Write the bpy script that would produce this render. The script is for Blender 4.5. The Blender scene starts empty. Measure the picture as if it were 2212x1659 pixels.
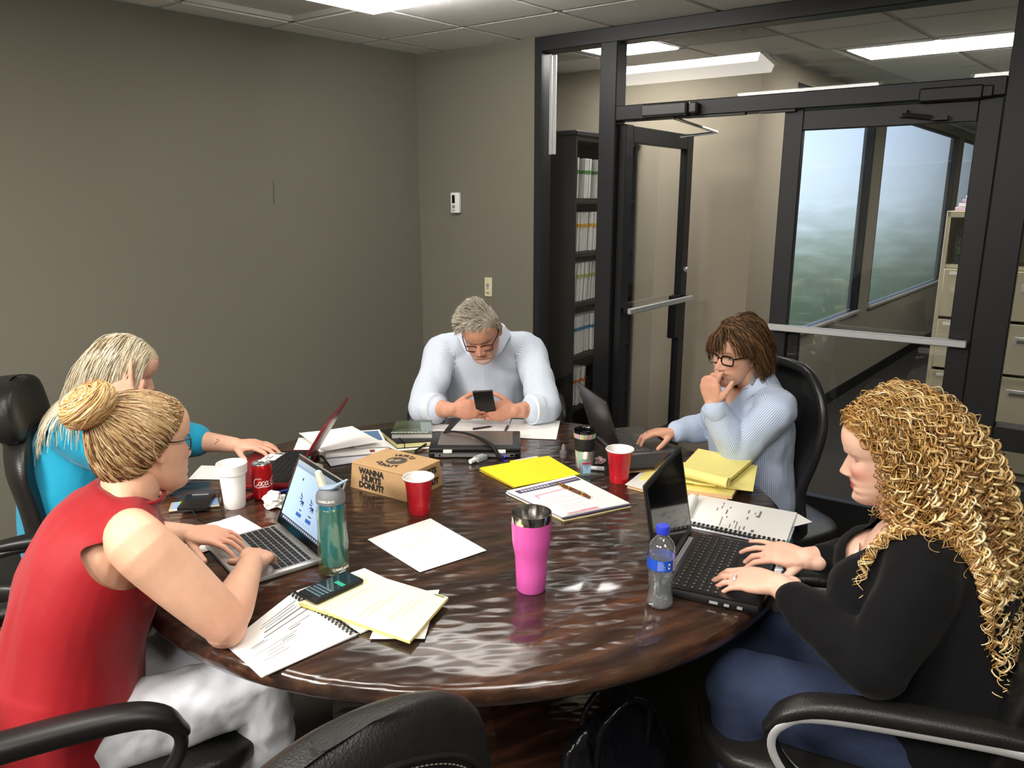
import bpy, bmesh, math, random
import numpy as np
from mathutils import Vector, Matrix, noise
random.seed(7); rng = np.random.default_rng(7)
SC = bpy.context.scene; COL = SC.collection
R = math.radians

# ------------------------------------------------------------------ camera, sky, exposure
cam = bpy.data.objects.new('camera', bpy.data.cameras.new('camera')); COL.objects.link(cam)
CAMZ, PITCH, FPX = 1.68, R(13.3), 1660.0
cam.location = (0, 0, CAMZ); cam.rotation_euler = (R(90) - PITCH, 0, 0)
cam.data.sensor_width = 36; cam.data.lens = 36 * FPX / 2212; cam.data.clip_start = .02; cam.data.clip_end = 5000
SC.camera = cam
SC.view_settings.view_transform = 'Standard'; SC.view_settings.look = 'None'
SC.view_settings.gamma = 1; SC.view_settings.use_curve_mapping = False
SC.view_settings.exposure = -0.35
EXPO = 1.0
PANEL = 30.0       # ceiling fixtures, emission of the diffusers
SKY = 3.6

def hexc(h):
    h = h.lstrip('#'); o = []
    for i in (0, 2, 4):
        c = int(h[i:i+2], 16) / 255
        o.append(c / 12.92 if c <= .04045 else ((c + .055) / 1.055) ** 2.4)
    return (*o, 1.0)

world = bpy.data.worlds.new('hazy_sky'); SC.world = world; world.use_nodes = True
def build_world():
    nt = world.node_tree; N = nt.nodes; L = nt.links; N.clear()
    out = N.new('ShaderNodeOutputWorld'); bg = N.new('ShaderNodeBackground'); L.new(bg.outputs[0], out.inputs[0])
    tc = N.new('ShaderNodeTexCoord'); sp = N.new('ShaderNodeSeparateXYZ'); L.new(tc.outputs['Generated'], sp.inputs[0])
    mr = N.new('ShaderNodeMapRange'); mr.inputs[1].default_value = -.2; mr.inputs[2].default_value = .4
    L.new(sp.outputs[2], mr.inputs[0])
    mp = N.new('ShaderNodeMapping'); mp.inputs['Scale'].default_value = (9, 9, 30); L.new(tc.outputs['Generated'], mp.inputs[0])
    nz = N.new('ShaderNodeTexNoise'); nz.inputs['Scale'].default_value = 3; nz.inputs['Detail'].default_value = 5; L.new(mp.outputs[0], nz.inputs[0])
    ma = N.new('ShaderNodeMath'); ma.operation = 'MULTIPLY_ADD'; ma.inputs[1].default_value = .10; ma.inputs[2].default_value = -.05
    L.new(nz.outputs['Fac'], ma.inputs[0])
    ad = N.new('ShaderNodeMath'); L.new(mr.outputs[0], ad.inputs[0]); L.new(ma.outputs[0], ad.inputs[1])
    cr = N.new('ShaderNodeValToRGB'); L.new(ad.outputs[0], cr.inputs[0])
    el = cr.color_ramp.elements
    stops = [(0.0, '#3c473c'), (.13, '#4c5a4c'), (.20, '#66756a'), (.26, '#8a9a97'), (.30, '#a6b5bb'), (.34, '#bac9d4'), (.42, '#c2d1e2'), (.62, '#b0c7e4'), (1.0, '#9dbce6')]
    el[0].position, el[0].color = stops[0][0], hexc(stops[0][1]); el[1].position, el[1].color = stops[-1][0], hexc(stops[-1][1])
    for p, c in stops[1:-1]:
        e = el.new(p); e.color = hexc(c)
    L.new(cr.outputs[0], bg.inputs[0]); bg.inputs[1].default_value = SKY
build_world()

# ------------------------------------------------------------------ helpers
def nrm(v): v = np.asarray(v, float); return v / (np.linalg.norm(v) + 1e-12)
def A(*a): return np.array(a, float)
def ray(px, py):
    u, v = (px - 1106) / FPX, -(py - 829.5) / FPX
    return A(u, math.cos(PITCH) + v * math.sin(PITCH), -math.sin(PITCH) + v * math.cos(PITCH))
def onz(px, py, z): d = ray(px, py); return A(0, 0, CAMZ) + d * ((z - CAMZ) / d[2])
def ony(px, py, y): d = ray(px, py); return A(0, 0, CAMZ) + d * (y / d[1])

def tag(o, label=None, cat=None, group=None, kind=None):
    if label: o['label'] = label
    if cat: o['category'] = cat
    if group: o['group'] = group
    if kind: o['kind'] = kind
    return o
def thing(name, label, cat, loc=(0, 0, 0), rz=0, group=None, rot=None):
    o = bpy.data.objects.new(name, None); COL.objects.link(o); o.empty_display_size = .05
    o.location = tuple(loc); o.rotation_euler = rot or (0, 0, rz)
    return tag(o, label, cat, group)

class MB:
    """collects shapes for ONE mesh object"""
    def __init__(s): s.v = []; s.f = []; s.m = []; s.n = 0
    def add(s, v, f, mat=0):
        v = np.asarray(v, float).reshape(-1, 3); b = s.n; s.v.append(v); s.n += len(v)
        for q in f: s.f.append(tuple(int(i) + b for i in q)); s.m.append(mat)
        return s
    def box(s, c, size, rot=None, mat=0, bev=0, seg=1):
        bm = bmesh.new(); bmesh.ops.create_cube(bm, size=1)
        for v in bm.verts: v.co = Vector((v.co.x * size[0], v.co.y * size[1], v.co.z * size[2]))
        if bev: bmesh.ops.bevel(bm, geom=bm.edges[:], offset=min(bev, min(size) * .49), segments=seg, profile=.5, affect='EDGES')
        bm.verts.index_update()
        v = np.array([x.co[:] for x in bm.verts]); f = [[x.index for x in q.verts] for q in bm.faces]; bm.free()
        if rot is not None: v = v @ np.asarray(rot).T
        return s.add(v + np.asarray(c, float), f, mat)
    def frame(s, tang, side):
        t = nrm(tang); u = np.asarray(side, float); u = u - t * (u @ t)
        if np.linalg.norm(u) < 1e-6: u = np.cross(t, A(0, 0, 1)); 
        if np.linalg.norm(u) < 1e-6: u = A(1, 0, 0)
        u = nrm(u); return u, np.cross(t, u)
    def loft(s, pts, rads, side=None, n=16, caps=True, mat=0, sub=1, exp=2.0):
        """tapered tube through pts; rads: r or (a,b) per point; a lies along side; round ends"""
        P = np.array(pts, float); Q = np.array([(r, r) if np.isscalar(r) else tuple(r) for r in rads], float)
        if sub > 1 and len(P) > 1: P, Q = cr_spline(P, sub), np.maximum(cr_spline(Q, sub), 1e-4)
        k = len(P); T = np.gradient(P, axis=0) if k > 2 else np.repeat((P[-1:] - P[:1]), k, 0)
        if caps == 'round':
            t0, t1 = nrm(T[0]), nrm(T[-1]); pre, post, qa, qb = [], [], [], []
            for a in (80, 60, 40, 20):
                c, sn = math.cos(R(a)), math.sin(R(a))
                pre.append(P[0] - t0 * sn * Q[0].mean()); qa.append(Q[0] * c)
                post.insert(0, P[-1] + t1 * sn * Q[-1].mean()); qb.insert(0, Q[-1] * c)
            P = np.vstack([pre, P, post]); Q = np.vstack([qa, Q, qb]); T = np.vstack([[T[0]] * 4, T, [T[-1]] * 4]); k = len(P)
        an = np.linspace(0, 2 * np.pi, n, endpoint=False); ca, sa = np.cos(an), np.sin(an)
        if exp != 2.0: ca, sa = np.sign(ca) * np.abs(ca) ** (2 / exp), np.sign(sa) * np.abs(sa) ** (2 / exp)
        V = []; u = A(0, 0, 1) if side is None else np.asarray(side, float)
        if side is None and abs(nrm(T[0])[2]) > .9: u = A(1, 0, 0)
        for i in range(k):
            u, w = s.frame(T[i], u if side is None else side)
            V.append(P[i] + np.outer(ca * Q[i, 0], u) + np.outer(sa * Q[i, 1], w))
        V = np.vstack(V); F = []
        for i in range(k - 1):
            for j in range(n):
                j2 = (j + 1) % n; F.append((i * n + j, i * n + j2, (i + 1) * n + j2, (i + 1) * n + j))
        if caps: F.append(tuple(range(n - 1, -1, -1))); F.append(tuple((k - 1) * n + j for j in range(n)))
        return s.add(V, F, mat)
    def tube(s, pts, r, n=8, caps=True, mat=0, sub=1):
        return s.loft(pts, [r] * len(pts) if np.isscalar(r) else r, None, n, caps, mat, sub)
    def lathe(s, prof, n=40, c=(0, 0, 0), mat=0, closed=False):
        prof = list(prof); k = len(prof); an = np.linspace(0, 2 * np.pi, n, endpoint=False); V = []
        for r, z in prof: V.append(np.stack([np.cos(an) * r, np.sin(an) * r, np.full(n, z)], 1))
        F = []
        for i in range(k - 1):
            for j in range(n): j2 = (j + 1) % n; F.append((i * n + j, i * n + j2, (i + 1) * n + j2, (i + 1) * n + j))
        if closed: F.append(tuple(range(n - 1, -1, -1))); F.append(tuple((k - 1) * n + j for j in range(n)))
        return s.add(np.vstack(V) + np.asarray(c, float), F, mat)
    def ball(s, c, r, n=16, rot=None, mat=0):
        r = A(r, r, r) if np.isscalar(r) else np.asarray(r, float); m = n // 2 + 1; V = []; F = []
        for i in range(m):
            th = math.pi * i / (m - 1); th = min(max(th, .02), math.pi - .02)
            for j in range(n): ph = 2 * math.pi * j / n; V.append((math.sin(th) * math.cos(ph), math.sin(th) * math.sin(ph), math.cos(th)))
        for i in range(m - 1):
            for j in range(n): j2 = (j + 1) % n; F.append((i * n + j, (i + 1) * n + j, (i + 1) * n + j2, i * n + j2))
        F.append(tuple(range(n))); F.append(tuple((m - 1) * n + j for j in range(n - 1, -1, -1)))
        V = np.array(V) * r
        if rot is not None: V = V @ np.asarray(rot).T
        return s.add(V + np.asarray(c, float), F, mat)
    def slab(s, poly, z0, z1, mat=0, mat_side=None):
        """prism over a polygon given counter-clockwise in x,y (z0, z1 scalars or per-vertex)"""
        n = len(poly); z0 = np.broadcast_to(z0, (n,)); z1 = np.broadcast_to(z1, (n,)); p = np.asarray(poly, float)
        V = np.vstack([np.c_[p, z0], np.c_[p, z1]])
        s.add(V, [tuple(range(n - 1, -1, -1)), tuple(range(n, 2 * n))], mat)
        b = s.n - 2 * n
        for i in range(n):
            j = (i + 1) % n; s.f.append((b + i, b + j, b + n + j, b + n + i)); s.m.append(mat if mat_side is None else mat_side)
        return s
    def quad(s, a, b, c, d, mat=0): return s.add([a, b, c, d], [(0, 1, 2, 3)], mat)
    def build(s, name, mats, parent=None, smooth=40, loc=None, rz=None, rot=None):
        me = bpy.data.meshes.new(name); V = np.vstack(s.v)
        me.from_pydata(V.tolist(), [], s.f); mats = mats if isinstance(mats, (list, tuple)) else [mats]
        for m in mats: me.materials.append(m)
        if len(mats) > 1: me.polygons.foreach_set('material_index', s.m)
        if smooth:
            me.shade_smooth(); me.set_sharp_from_angle(angle=R(smooth))
        me.update(); o = bpy.data.objects.new(name, me); COL.objects.link(o)
        if parent: o.parent = parent
        if loc is not None: o.location = tuple(loc)
        if rz is not None: o.rotation_euler = (0, 0, rz)
        if rot is not None: o.rotation_euler = rot
        return o

def cr_spline(P, sub):
    P = np.asarray(P, float); k = len(P); E = np.vstack([2 * P[0] - P[1], P, 2 * P[-1] - P[-2]]); out = []
    for i in range(k - 1):
        a, b, c, d = E[i:i+4]
        for t in np.arange(sub) / sub:
            out.append(.5 * ((2 * b) + (c - a) * t + (2 * a - 5 * b + 4 * c - d) * t * t + (3 * b - a - 3 * c + d) * t ** 3))
    out.append(P[-1]); return np.array(out)
def rotz(a): c, s = math.cos(a), math.sin(a); return A(c, -s, 0, s, c, 0, 0, 0, 1).reshape(3, 3)
def rotx(a): c, s = math.cos(a), math.sin(a); return A(1, 0, 0, 0, c, -s, 0, s, c).reshape(3, 3)
def roty(a): c, s = math.cos(a), math.sin(a); return A(c, 0, s, 0, 1, 0, -s, 0, c).reshape(3, 3)
def dup(o, parent=None, name=None):
    c = o.copy(); COL.objects.link(c); c.parent = parent
    if name: c.name = name
    for ch in list(o.children): dup(ch, c)
    return c

# ------------------------------------------------------------------ materials
def mat(name, col, rough=.5, metal=0, spec=.5, var=0, vscale=8, bump=0, bscale=60, trans=0, ior=1.45, emit=0, ecol=None, alpha=1, coat=0, sheen=0, attr=None, stretch=None, detail=4):
    m = bpy.data.materials.new(name); m.use_nodes = True; nt = m.node_tree; N, L = nt.nodes, nt.links; b = N['Principled BSDF']
    c = hexc(col) if isinstance(col, str) else (*col[:3], 1)
    b.inputs['Base Color'].default_value = c; b.inputs['Roughness'].default_value = rough; b.inputs['Metallic'].default_value = metal
    b.inputs['Specular IOR Level'].default_value = spec; b.inputs['IOR'].default_value = ior
    b.inputs['Transmission Weight'].default_value = trans; b.inputs['Alpha'].default_value = alpha
    b.inputs['Coat Weight'].default_value = coat; b.inputs['Sheen Weight'].default_value = sheen
    if emit: b.inputs['Emission Color'].default_value = hexc(ecol) if ecol else c; b.inputs['Emission Strength'].default_value = emit
    src = None
    if attr:
        at = N.new('ShaderNodeAttribute'); at.attribute_name = attr; src = at.outputs['Color']; L.new(src, b.inputs['Base Color'])
    if var or bump:
        tc = N.new('ShaderNodeTexCoord'); co = tc.outputs['Object']
        if stretch:
            mp = N.new('ShaderNodeMapping'); mp.inputs['Scale'].default_value = stretch; L.new(co, mp.inputs[0]); co = mp.outputs[0]
    if var:
        nz = N.new('ShaderNodeTexNoise'); nz.inputs['Scale'].default_value = vscale; nz.inputs['Detail'].default_value = detail; L.new(co, nz.inputs[0])
        mr = N.new('ShaderNodeMapRange'); mr.inputs[1].default_value = .25; mr.inputs[2].default_value = .75; mr.inputs[3].default_value = 1 - var; mr.inputs[4].default_value = 1 + var
        L.new(nz.outputs['Fac'], mr.inputs[0]); mx = N.new('ShaderNodeMix'); mx.data_type = 'RGBA'; mx.blend_type = 'MULTIPLY'; mx.inputs['Factor'].default_value = 1
        if src: L.new(src, mx.inputs['A'])
        else: mx.inputs['A'].default_value = c
        L.new(mr.outputs[0], mx.inputs['B']); L.new(mx.outputs['Result'], b.inputs['Base Color'])
    if bump:
        nz = N.new('ShaderNodeTexNoise'); nz.inputs['Scale'].default_value = bscale; nz.inputs['Detail'].default_value = 3; L.new(co, nz.inputs[0])
        bp = N.new('ShaderNodeBump'); bp.inputs['Strength'].default_value = bump; bp.inputs['Distance'].default_value = .01; L.new(nz.outputs['Fac'], bp.inputs['Height']); L.new(bp.outputs[0], b.inputs['Normal'])
    return m
def schlick(nt, k):
    N, L = nt.nodes, nt.links; g = N.new('ShaderNodeNewGeometry'); d = N.new('ShaderNodeVectorMath'); d.operation = 'DOT_PRODUCT'; L.new(g.outputs['Incoming'], d.inputs[0]); L.new(g.outputs['Normal'], d.inputs[1])
    ab = N.new('ShaderNodeMath'); ab.operation = 'ABSOLUTE'; L.new(d.outputs['Value'], ab.inputs[0]); om = N.new('ShaderNodeMath'); om.operation = 'SUBTRACT'; om.inputs[0].default_value = 1; L.new(ab.outputs[0], om.inputs[1])
    pw = N.new('ShaderNodeMath'); pw.operation = 'POWER'; pw.inputs[1].default_value = 5; L.new(om.outputs[0], pw.inputs[0]); ma = N.new('ShaderNodeMath'); ma.operation = 'MULTIPLY_ADD'; ma.inputs[1].default_value = .96 * k; ma.inputs[2].default_value = .04 * k; ma.use_clamp = True; L.new(pw.outputs[0], ma.inputs[0]); return ma.outputs[0]
def thin_glass(name, tint=(1, 1, 1), refl=1.0):
    m = bpy.data.materials.new(name); m.use_nodes = True; nt = m.node_tree; N, L = nt.nodes, nt.links; N.clear()
    o = N.new('ShaderNodeOutputMaterial'); t = N.new('ShaderNodeBsdfTransparent'); g = N.new('ShaderNodeBsdfGlossy'); mx = N.new('ShaderNodeMixShader'); fo = schlick(nt, refl * 1.9)
    t.inputs[0].default_value = (*tint, 1); g.inputs['Roughness'].default_value = 0
    L.new(fo, mx.inputs[0]); L.new(t.outputs[0], mx.inputs[1]); L.new(g.outputs[0], mx.inputs[2]); L.new(mx.outputs[0], o.inputs[0]); return m

def thin_tint(name, tint, haze=.1, hcol=None, rough=.05, ior=1.45, gl=1.0):
    """thin clear or tinted plastic: tinted transmission + a little haze + surface reflection"""
    m = bpy.data.materials.new(name); m.use_nodes = True; nt = m.node_tree; N, L = nt.nodes, nt.links; N.clear(); o = N.new('ShaderNodeOutputMaterial'); t = N.new('ShaderNodeBsdfTransparent'); d = N.new('ShaderNodeBsdfDiffuse'); g = N.new('ShaderNodeBsdfGlossy'); a = N.new('ShaderNodeMixShader'); b = N.new('ShaderNodeMixShader'); 
    t.inputs[0].default_value = hexc(tint); d.inputs[0].default_value = hexc(hcol or tint); g.inputs['Roughness'].default_value = rough; a.inputs[0].default_value = haze; L.new(t.outputs[0], a.inputs[1]); L.new(d.outputs[0], a.inputs[2]); L.new(schlick(nt, gl), b.inputs[0]); L.new(a.outputs[0], b.inputs[1]); L.new(g.outputs[0], b.inputs[2]); L.new(b.outputs[0], o.inputs[0]); return m
def wood_mat():
    m = bpy.data.materials.new('dark_hammered_wood'); m.use_nodes = True; nt = m.node_tree; N, L = nt.nodes, nt.links; b = N['Principled BSDF']
    tc = N.new('ShaderNodeTexCoord'); mp = N.new('ShaderNodeMapping'); mp.vector_type = 'TEXTURE'; mp.inputs['Rotation'].default_value = (0, 0, R(28)); mp.inputs['Scale'].default_value = (.7, .075, .075)
    L.new(tc.outputs['Object'], mp.inputs[0]); nz = N.new('ShaderNodeTexNoise'); nz.inputs['Scale'].default_value = 2.2; nz.inputs['Detail'].default_value = 8; nz.inputs['Roughness'].default_value = .62; L.new(mp.outputs[0], nz.inputs[0])
    cr = N.new('ShaderNodeValToRGB'); e = cr.color_ramp.elements; e[0].position = .25; e[0].color = hexc('#191412'); e[1].position = .8; e[1].color = hexc('#5e4534'); x = e.new(.5); x.color = hexc('#352822')
    L.new(nz.outputs['Fac'], cr.inputs[0])
    n2 = N.new('ShaderNodeTexNoise'); n2.inputs['Scale'].default_value = 3.2; n2.inputs['Detail'].default_value = 3; L.new(tc.outputs['Object'], n2.inputs[0])
    c2 = N.new('ShaderNodeValToRGB'); e = c2.color_ramp.elements; e[0].position = .38; e[0].color = (.72, .74, .76, 1); e[1].position = .68; e[1].color = (1.5, .95, .68, 1); L.new(n2.outputs['Fac'], c2.inputs[0])
    mx = N.new('ShaderNodeMix'); mx.data_type = 'RGBA'; mx.blend_type = 'MULTIPLY'; mx.inputs['Factor'].default_value = 1; L.new(cr.outputs[0], mx.inputs['A']); L.new(c2.outputs[0], mx.inputs['B']); L.new(mx.outputs['Result'], b.inputs['Base Color'])
    # hand-hammered dimples (smooth cells) plus grain relief
    mp2 = N.new('ShaderNodeMapping'); mp2.vector_type = 'TEXTURE'; mp2.inputs['Rotation'].default_value = (0, 0, R(6)); mp2.inputs['Scale'].default_value = (.075, .030, .04); L.new(tc.outputs['Object'], mp2.inputs[0])
    vo = N.new('ShaderNodeTexVoronoi'); vo.feature = 'SMOOTH_F1'; vo.inputs['Smoothness'].default_value = .6; vo.inputs['Scale'].default_value = 1; L.new(mp2.outputs[0], vo.inputs['Vector'])
    b1 = N.new('ShaderNodeBump'); b1.inputs['Strength'].default_value = .75; b1.inputs['Distance'].default_value = .006; L.new(vo.outputs['Distance'], b1.inputs['Height'])
    b2 = N.new('ShaderNodeBump'); b2.inputs['Strength'].default_value = .07; b2.inputs['Distance'].default_value = .004; L.new(nz.outputs['Fac'], b2.inputs['Height']); L.new(b1.outputs[0], b2.inputs['Normal']); L.new(b2.outputs[0], b.inputs['Normal'])
    b.inputs['Roughness'].default_value = .19; b.inputs['Specular IOR Level'].default_value = .55; b.inputs['Coat Weight'].default_value = .4; b.inputs['Coat Roughness'].default_value = .06
    return m

M = dict(
    wall=mat('taupe_wall_paint', '#757266', .85, spec=.2, var=.03, vscale=1.5, bump=.06, bscale=220),
    wall_far=mat('beige_wall_paint', '#a89e8c', .8, spec=.2, var=.03, vscale=1.5, bump=.06, bscale=220),
    tile=mat('ceiling_tile', '#f6f5f1', .9, spec=.1, var=.04, vscale=120, bump=.25, bscale=300),
    grid=mat('ceiling_grid', '#d6d4cd', .5),
    carpet=mat('charcoal_carpet', '#4b4844', .95, spec=.1, var=.35, vscale=220, bump=.5, bscale=400),
    bronze=mat('dark_bronze_aluminium', '#28282a', .42, metal=.3, spec=.5, var=.05),
    basebd=mat('black_vinyl', '#1c1b1b', .5),
    steel=mat('brushed_steel', '#d9dbdd', .38, metal=.7), chrome=mat('chrome', '#d5d5d5', .1, metal=1),
    glass=thin_glass('clear_pane', (.97, .98, .98), 1.0), lens=thin_glass('spectacle_lens', (.97, .97, .97), .5), wglass=thin_glass('window_pane', (.86, .9, .93), 1),
    wood=wood_mat(), black=mat('black_plastic', '#151515', .42), blackg=mat('gloss_black', '#0b0b0c', .12), rubber=mat('black_rubber', '#111111', .7),
    leather=mat('black_leather', '#1b1a19', .36, var=.15, vscale=30, bump=.14, bscale=260), mesh=mat('black_mesh_fabric', '#1d1d1e', .8, var=.2, vscale=300, bump=.3, bscale=500),
    paper=mat('white_paper', '#f4f3ef', .7, spec=.2), paperb=mat('bluish_paper', '#e6e9f2', .7, spec=.2), ink=mat('grey_ink', '#77756f', .8), inkd=mat('dark_ink', '#3c3a40', .8),
    yellow=mat('legal_yellow', '#f3e68f', .7, spec=.2), yellowf=mat('bright_yellow_card', '#f7e62a', .6, spec=.3), yellowd=mat('yellow_edge', '#d9bd3a', .7), cream=mat('cream_edge', '#e8dfa5', .7),
    manila=mat('manila', '#dcb98c', .7), pink=mat('pink_print', '#e4909f', .7), white=mat('white_plastic', '#eceae6', .35), foam=mat('white_foam', '#f3f2f0', .6),
    red=mat('red_plastic', '#c3202c', .3), redcan=mat('red_can', '#b5141c', .25, metal=.35), alu=mat('aluminium', '#c9cbcc', .3, metal=.9), beige=mat('beige_steel', '#c2b99d', .45, var=.02),
    ivory=mat('ivory_plastic', '#d8d3b0', .4), card=mat('kraft_board', '#bd9a70', .8, spec=.1, var=.05, vscale=60), print=mat('black_print', '#2a2623', .8),
    lamp=mat('lit_diffuser', '#ffffff', .5, emit=PANEL, ecol='#fffaf2'),
)
# ------------------------------------------------------------------ the room: local frame x = along the back wall / glazed partition, y = out into the hall
HC = 2.55
CX, CY = -0.583, 4.985
RZB = math.atan2(-.57706, .81670)
def W(x, d, z=0):        # local -> world
    c, s = math.cos(RZB), math.sin(RZB); return A(CX + c * x - s * d, CY + s * x + c * d, z)
def struct(mb, name, m, parent=None, smooth=0):
    o = mb.build(name, m, parent, smooth)
    if parent is None: o['kind'] = 'structure'
    return o
def frame_root(name, x=0, d=0, z=0, rz=0):
    o = bpy.data.objects.new(name, None); COL.objects.link(o); o.location = tuple(W(x, d, z)); o.rotation_euler = (0, 0, RZB + rz); o['kind'] = 'structure'; return o
def lb(o, x=0, d=0, z=0, rz=0): o.location = tuple(W(x, d, z)); o.rotation_euler = (0, 0, RZB + rz); return o
LX, LD = -.1326, -.9912           # direction of the left wall (towards the camera) in the local frame
def bl(b, l): return (b + l * LX, l * LD)

# floor
m = MB(); m.slab([(-7, -9), (11, -9), (11, 17), (2.66, 17), (1.62, 1.25), (-7, 1.25)], -.1, 0)
fl = m.build('floor', M['carpet'], smooth=0); lb(fl); fl['kind'] = 'structure'
# left wall (slightly oblique corner, as in the photograph)
p0, p1 = bl(0, -.06), bl(0, 7.6); q = A(LD, -LX); t = .12
q = A(-.9912, .1326)
m = MB(); m.slab([p0, (p0[0] + q[0]*t, p0[1] + q[1]*t), (p1[0] + q[0]*t, p1[1] + q[1]*t), p1], 0, HC)
o = lb(m.build('wall_left', M['wall'], smooth=0)); o['kind'] = 'structure'
s_ = MB(); s_.box((0, 0, 0), (.004, .0015, .12)); sj = s_.build('wall_seam', mat('dark_wall_seam', '#5c584f', .9), smooth=0)  # thin seam line, somewhat darker than the wall paint
sj.parent = bpy.data.objects['wall_left']; sj.location = (*bl(.002, 1.02), 1.73); sj.rotation_euler = (0, R(3), R(8) - R(0) + R(90))
m = MB(); m.box((.4325, .06, HC / 2), (.865, .12, HC)); o = lb(m.build('wall_back', M['wall'], smooth=0)); o['kind'] = 'structure'
m = MB(); p2 = bl(0, 7.6); p3 = (6.2, -7.55); m.slab([(p2[0], p2[1]), (p2[0], p2[1] - .12), (p3[0] + .12, p3[1] - .12), (p3[0], p3[1])], 0, HC)
o = lb(m.build('wall_rear', M['wall'], smooth=0)); o['kind'] = 'structure'
m = MB(); m.box((6.26, -3.7, HC / 2), (.12, 7.7, HC)); o = lb(m.build('wall_right', M['wall'], smooth=0)); o['kind'] = 'structure'
# baseboards in the room
m = MB(); r0, r1 = bl(.0, .0), bl(0, 7.5); m.slab([r0, r1, (r1[0] + .012, r1[1]), (r0[0] + .012, r0[1] - .012)], 0, .1); o = lb(m.build('baseboard_left', M['basebd'], smooth=0)); o['kind'] = 'structure'
m = MB(); m.box((.43, -.006, .05), (.84, .012, .1)); o = lb(m.build('baseboard_back', M['basebd'], smooth=0)); o['kind'] = 'structure'

# hall walls
m = MB(); m.box((.8, 1.18, HC / 2), (1.9, .12, HC)); o = lb(m.build('wall_hall', M['wall_far'], smooth=0)); o['kind'] = 'structure'
m = MB(); m.box((-.15, .65, HC / 2), (.12, 1.1, HC)); o = lb(m.build('wall_hall_end', M['wall'], smooth=0)); o['kind'] = 'structure'
# exterior wall with windows: own frame ew: x along the wall (away), y = outside
EA = R(90) - math.atan(.065)
ew = frame_root('wall_exterior', 1.75, 1.12, 0, EA)
SILL, HEAD = .72, 2.45
wins = [(.62, 2.6), (2.9, 6.3), (6.6, 10.0), (10.3, 13.5)]
m = MB(); m.box((7, .05, SILL / 2), (14, .1, SILL)); struct(m, 'wall_below_sill', M['wall_far'], ew)
m = MB(); m.box((7, .05, (HC + HEAD) / 2), (14, .1, HC - HEAD)); struct(m, 'wall_above_window', M['wall_far'], ew)
xs = [0] + [v for w in wins for v in w] + [14]
for i in range(0, len(xs), 2):
    m = MB(); m.box(((xs[i] + xs[i+1]) / 2, .05, (SILL + HEAD) / 2), (xs[i+1] - xs[i], .1, HEAD - SILL)); struct(m, 'pier', M['wall_far'], ew)
m = MB(); m.box((7, -.006, .05), (14, .012, .1)); struct(m, 'baseboard', M['basebd'], ew)
for i, (a, b) in enumerate(wins):
    wr = frame_root('window_%d' % (i + 1)); wr.parent = ew; wr.location = (0, 0, 0); wr.rotation_euler = (0, 0, 0)
    m = MB()
    for z in (SILL + .01, HEAD - .01): m.box(((a + b) / 2, .035, z), (b - a, .05, .02))
    for x in (a + .02, b - .02): m.box((x, .035, (SILL + HEAD) / 2), (.04, .06, HEAD - SILL))
    struct(m, 'window_frame', M['bronze'], wr)
    m = MB(); m.quad((a, .02, SILL), (b, .03, SILL), (b, .03, HEAD), (a, .03, HEAD)); struct(m, 'pane', M['wglass'], wr)
    m = MB(); m.box(((a + b) / 2, .0, SILL + .006), (b - a, .06, .025), bev=.004); struct(m, 'window_sill', M['wall_far'], wr)
m = MB(); m.box((5.25, 16, HC / 2), (5.1, .12, HC)); o = lb(m.build('wall_far', M['wall_far'], smooth=0)); o['kind'] = 'structure'
m = MB(); m.box((7.6, 8, HC / 2), (.12, 16, HC)); o = lb(m.build('wall_office', M['wall_far'], smooth=0)); o['kind'] = 'structure'

# ceiling: slab, T-bar grid, tiles as pieces
G = .565; B0 = .2 - G; L0 = .425 - 6 * G
m = MB(); m.slab([(-7, -9), (11, -9), (11, 17), (2.66, 17), (1.62, 1.25), (-7, 1.25)], HC + .03, HC + .15); ceil = lb(m.build('ceiling', M['grid'], smooth=0)); ceil['kind'] = 'structure'
fix = [(1, 7, 2, 1, 'room'), (2, 10, 2, 1, 'room'), (5, 10, 2, 1, 'room'), (2, 14, 2, 1, 'room'), (5, 14, 2, 1, 'room'), (8, 11, 2, 1, 'room')]   # (ib, il, nb, nl)
occ = {(ib + i, il + j) for ib, il, nb, nl, _ in fix for i in range(nb) for j in range(nl)}
def ptile(b0, b1, l0, l1, g=.007):
    return [bl(b0 + g, l1 - g), bl(b1 - g, l1 - g), bl(b1 - g, l0 + g), bl(b0 + g, l0 + g)]
tmesh = {}
def tile_obj(b0, b1, l0, l1):
    key = (round(b1 - b0, 3), round(l1 - l0, 3))
    if key not in tmesh:
        mm = MB(); P = ptile(0, key[0], 0, key[1]); P2 = ptile(0, key[0], 0, key[1], .016)
        V = [(*p, .012) for p in P] + [(*p, .012) for p in P2] + [(*p, .0) for p in P2]
        F = [(4 + i, 4 + (i + 1) % 4, 8 + (i + 1) % 4, 8 + i) for i in range(4)] + [(0 + i, (i + 1) % 4, 4 + (i + 1) % 4, 4 + i) for i in range(4)] + [(8, 9, 10, 11)]
        F = [tuple(reversed(f)) for f in F]
        mm.add(V, F); tmesh[key] = mm.build('tile', M['tile'], ceil, 0); o = tmesh[key]
    else: o = tmesh[key].copy(); COL.objects.link(o)
    x, d = bl(b0, l0); o.location = (x, d, HC); o.parent = ceil; return o
for i in range(-1, 10):
    for j in range(-1, 9):
        b0, l0 = B0 + G * (i + 1), L0 + G * (j + 5 - 0)
        if (i + 1, j + 5) in occ: continue
        bb0 = max(b0, .0)
        if bb0 >= b0 + G - .02: continue
        tile_obj(bb0, b0 + G, l0, l0 + G)
for i in range(3, 10):                        # hall side, as far as the transom shows it
    for j in range(-3, 4):
        b0, l0 = B0 + G * (i + 1), L0 + G * j
        tile_obj(b0, b0 + G, l0, l0 + G)
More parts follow.
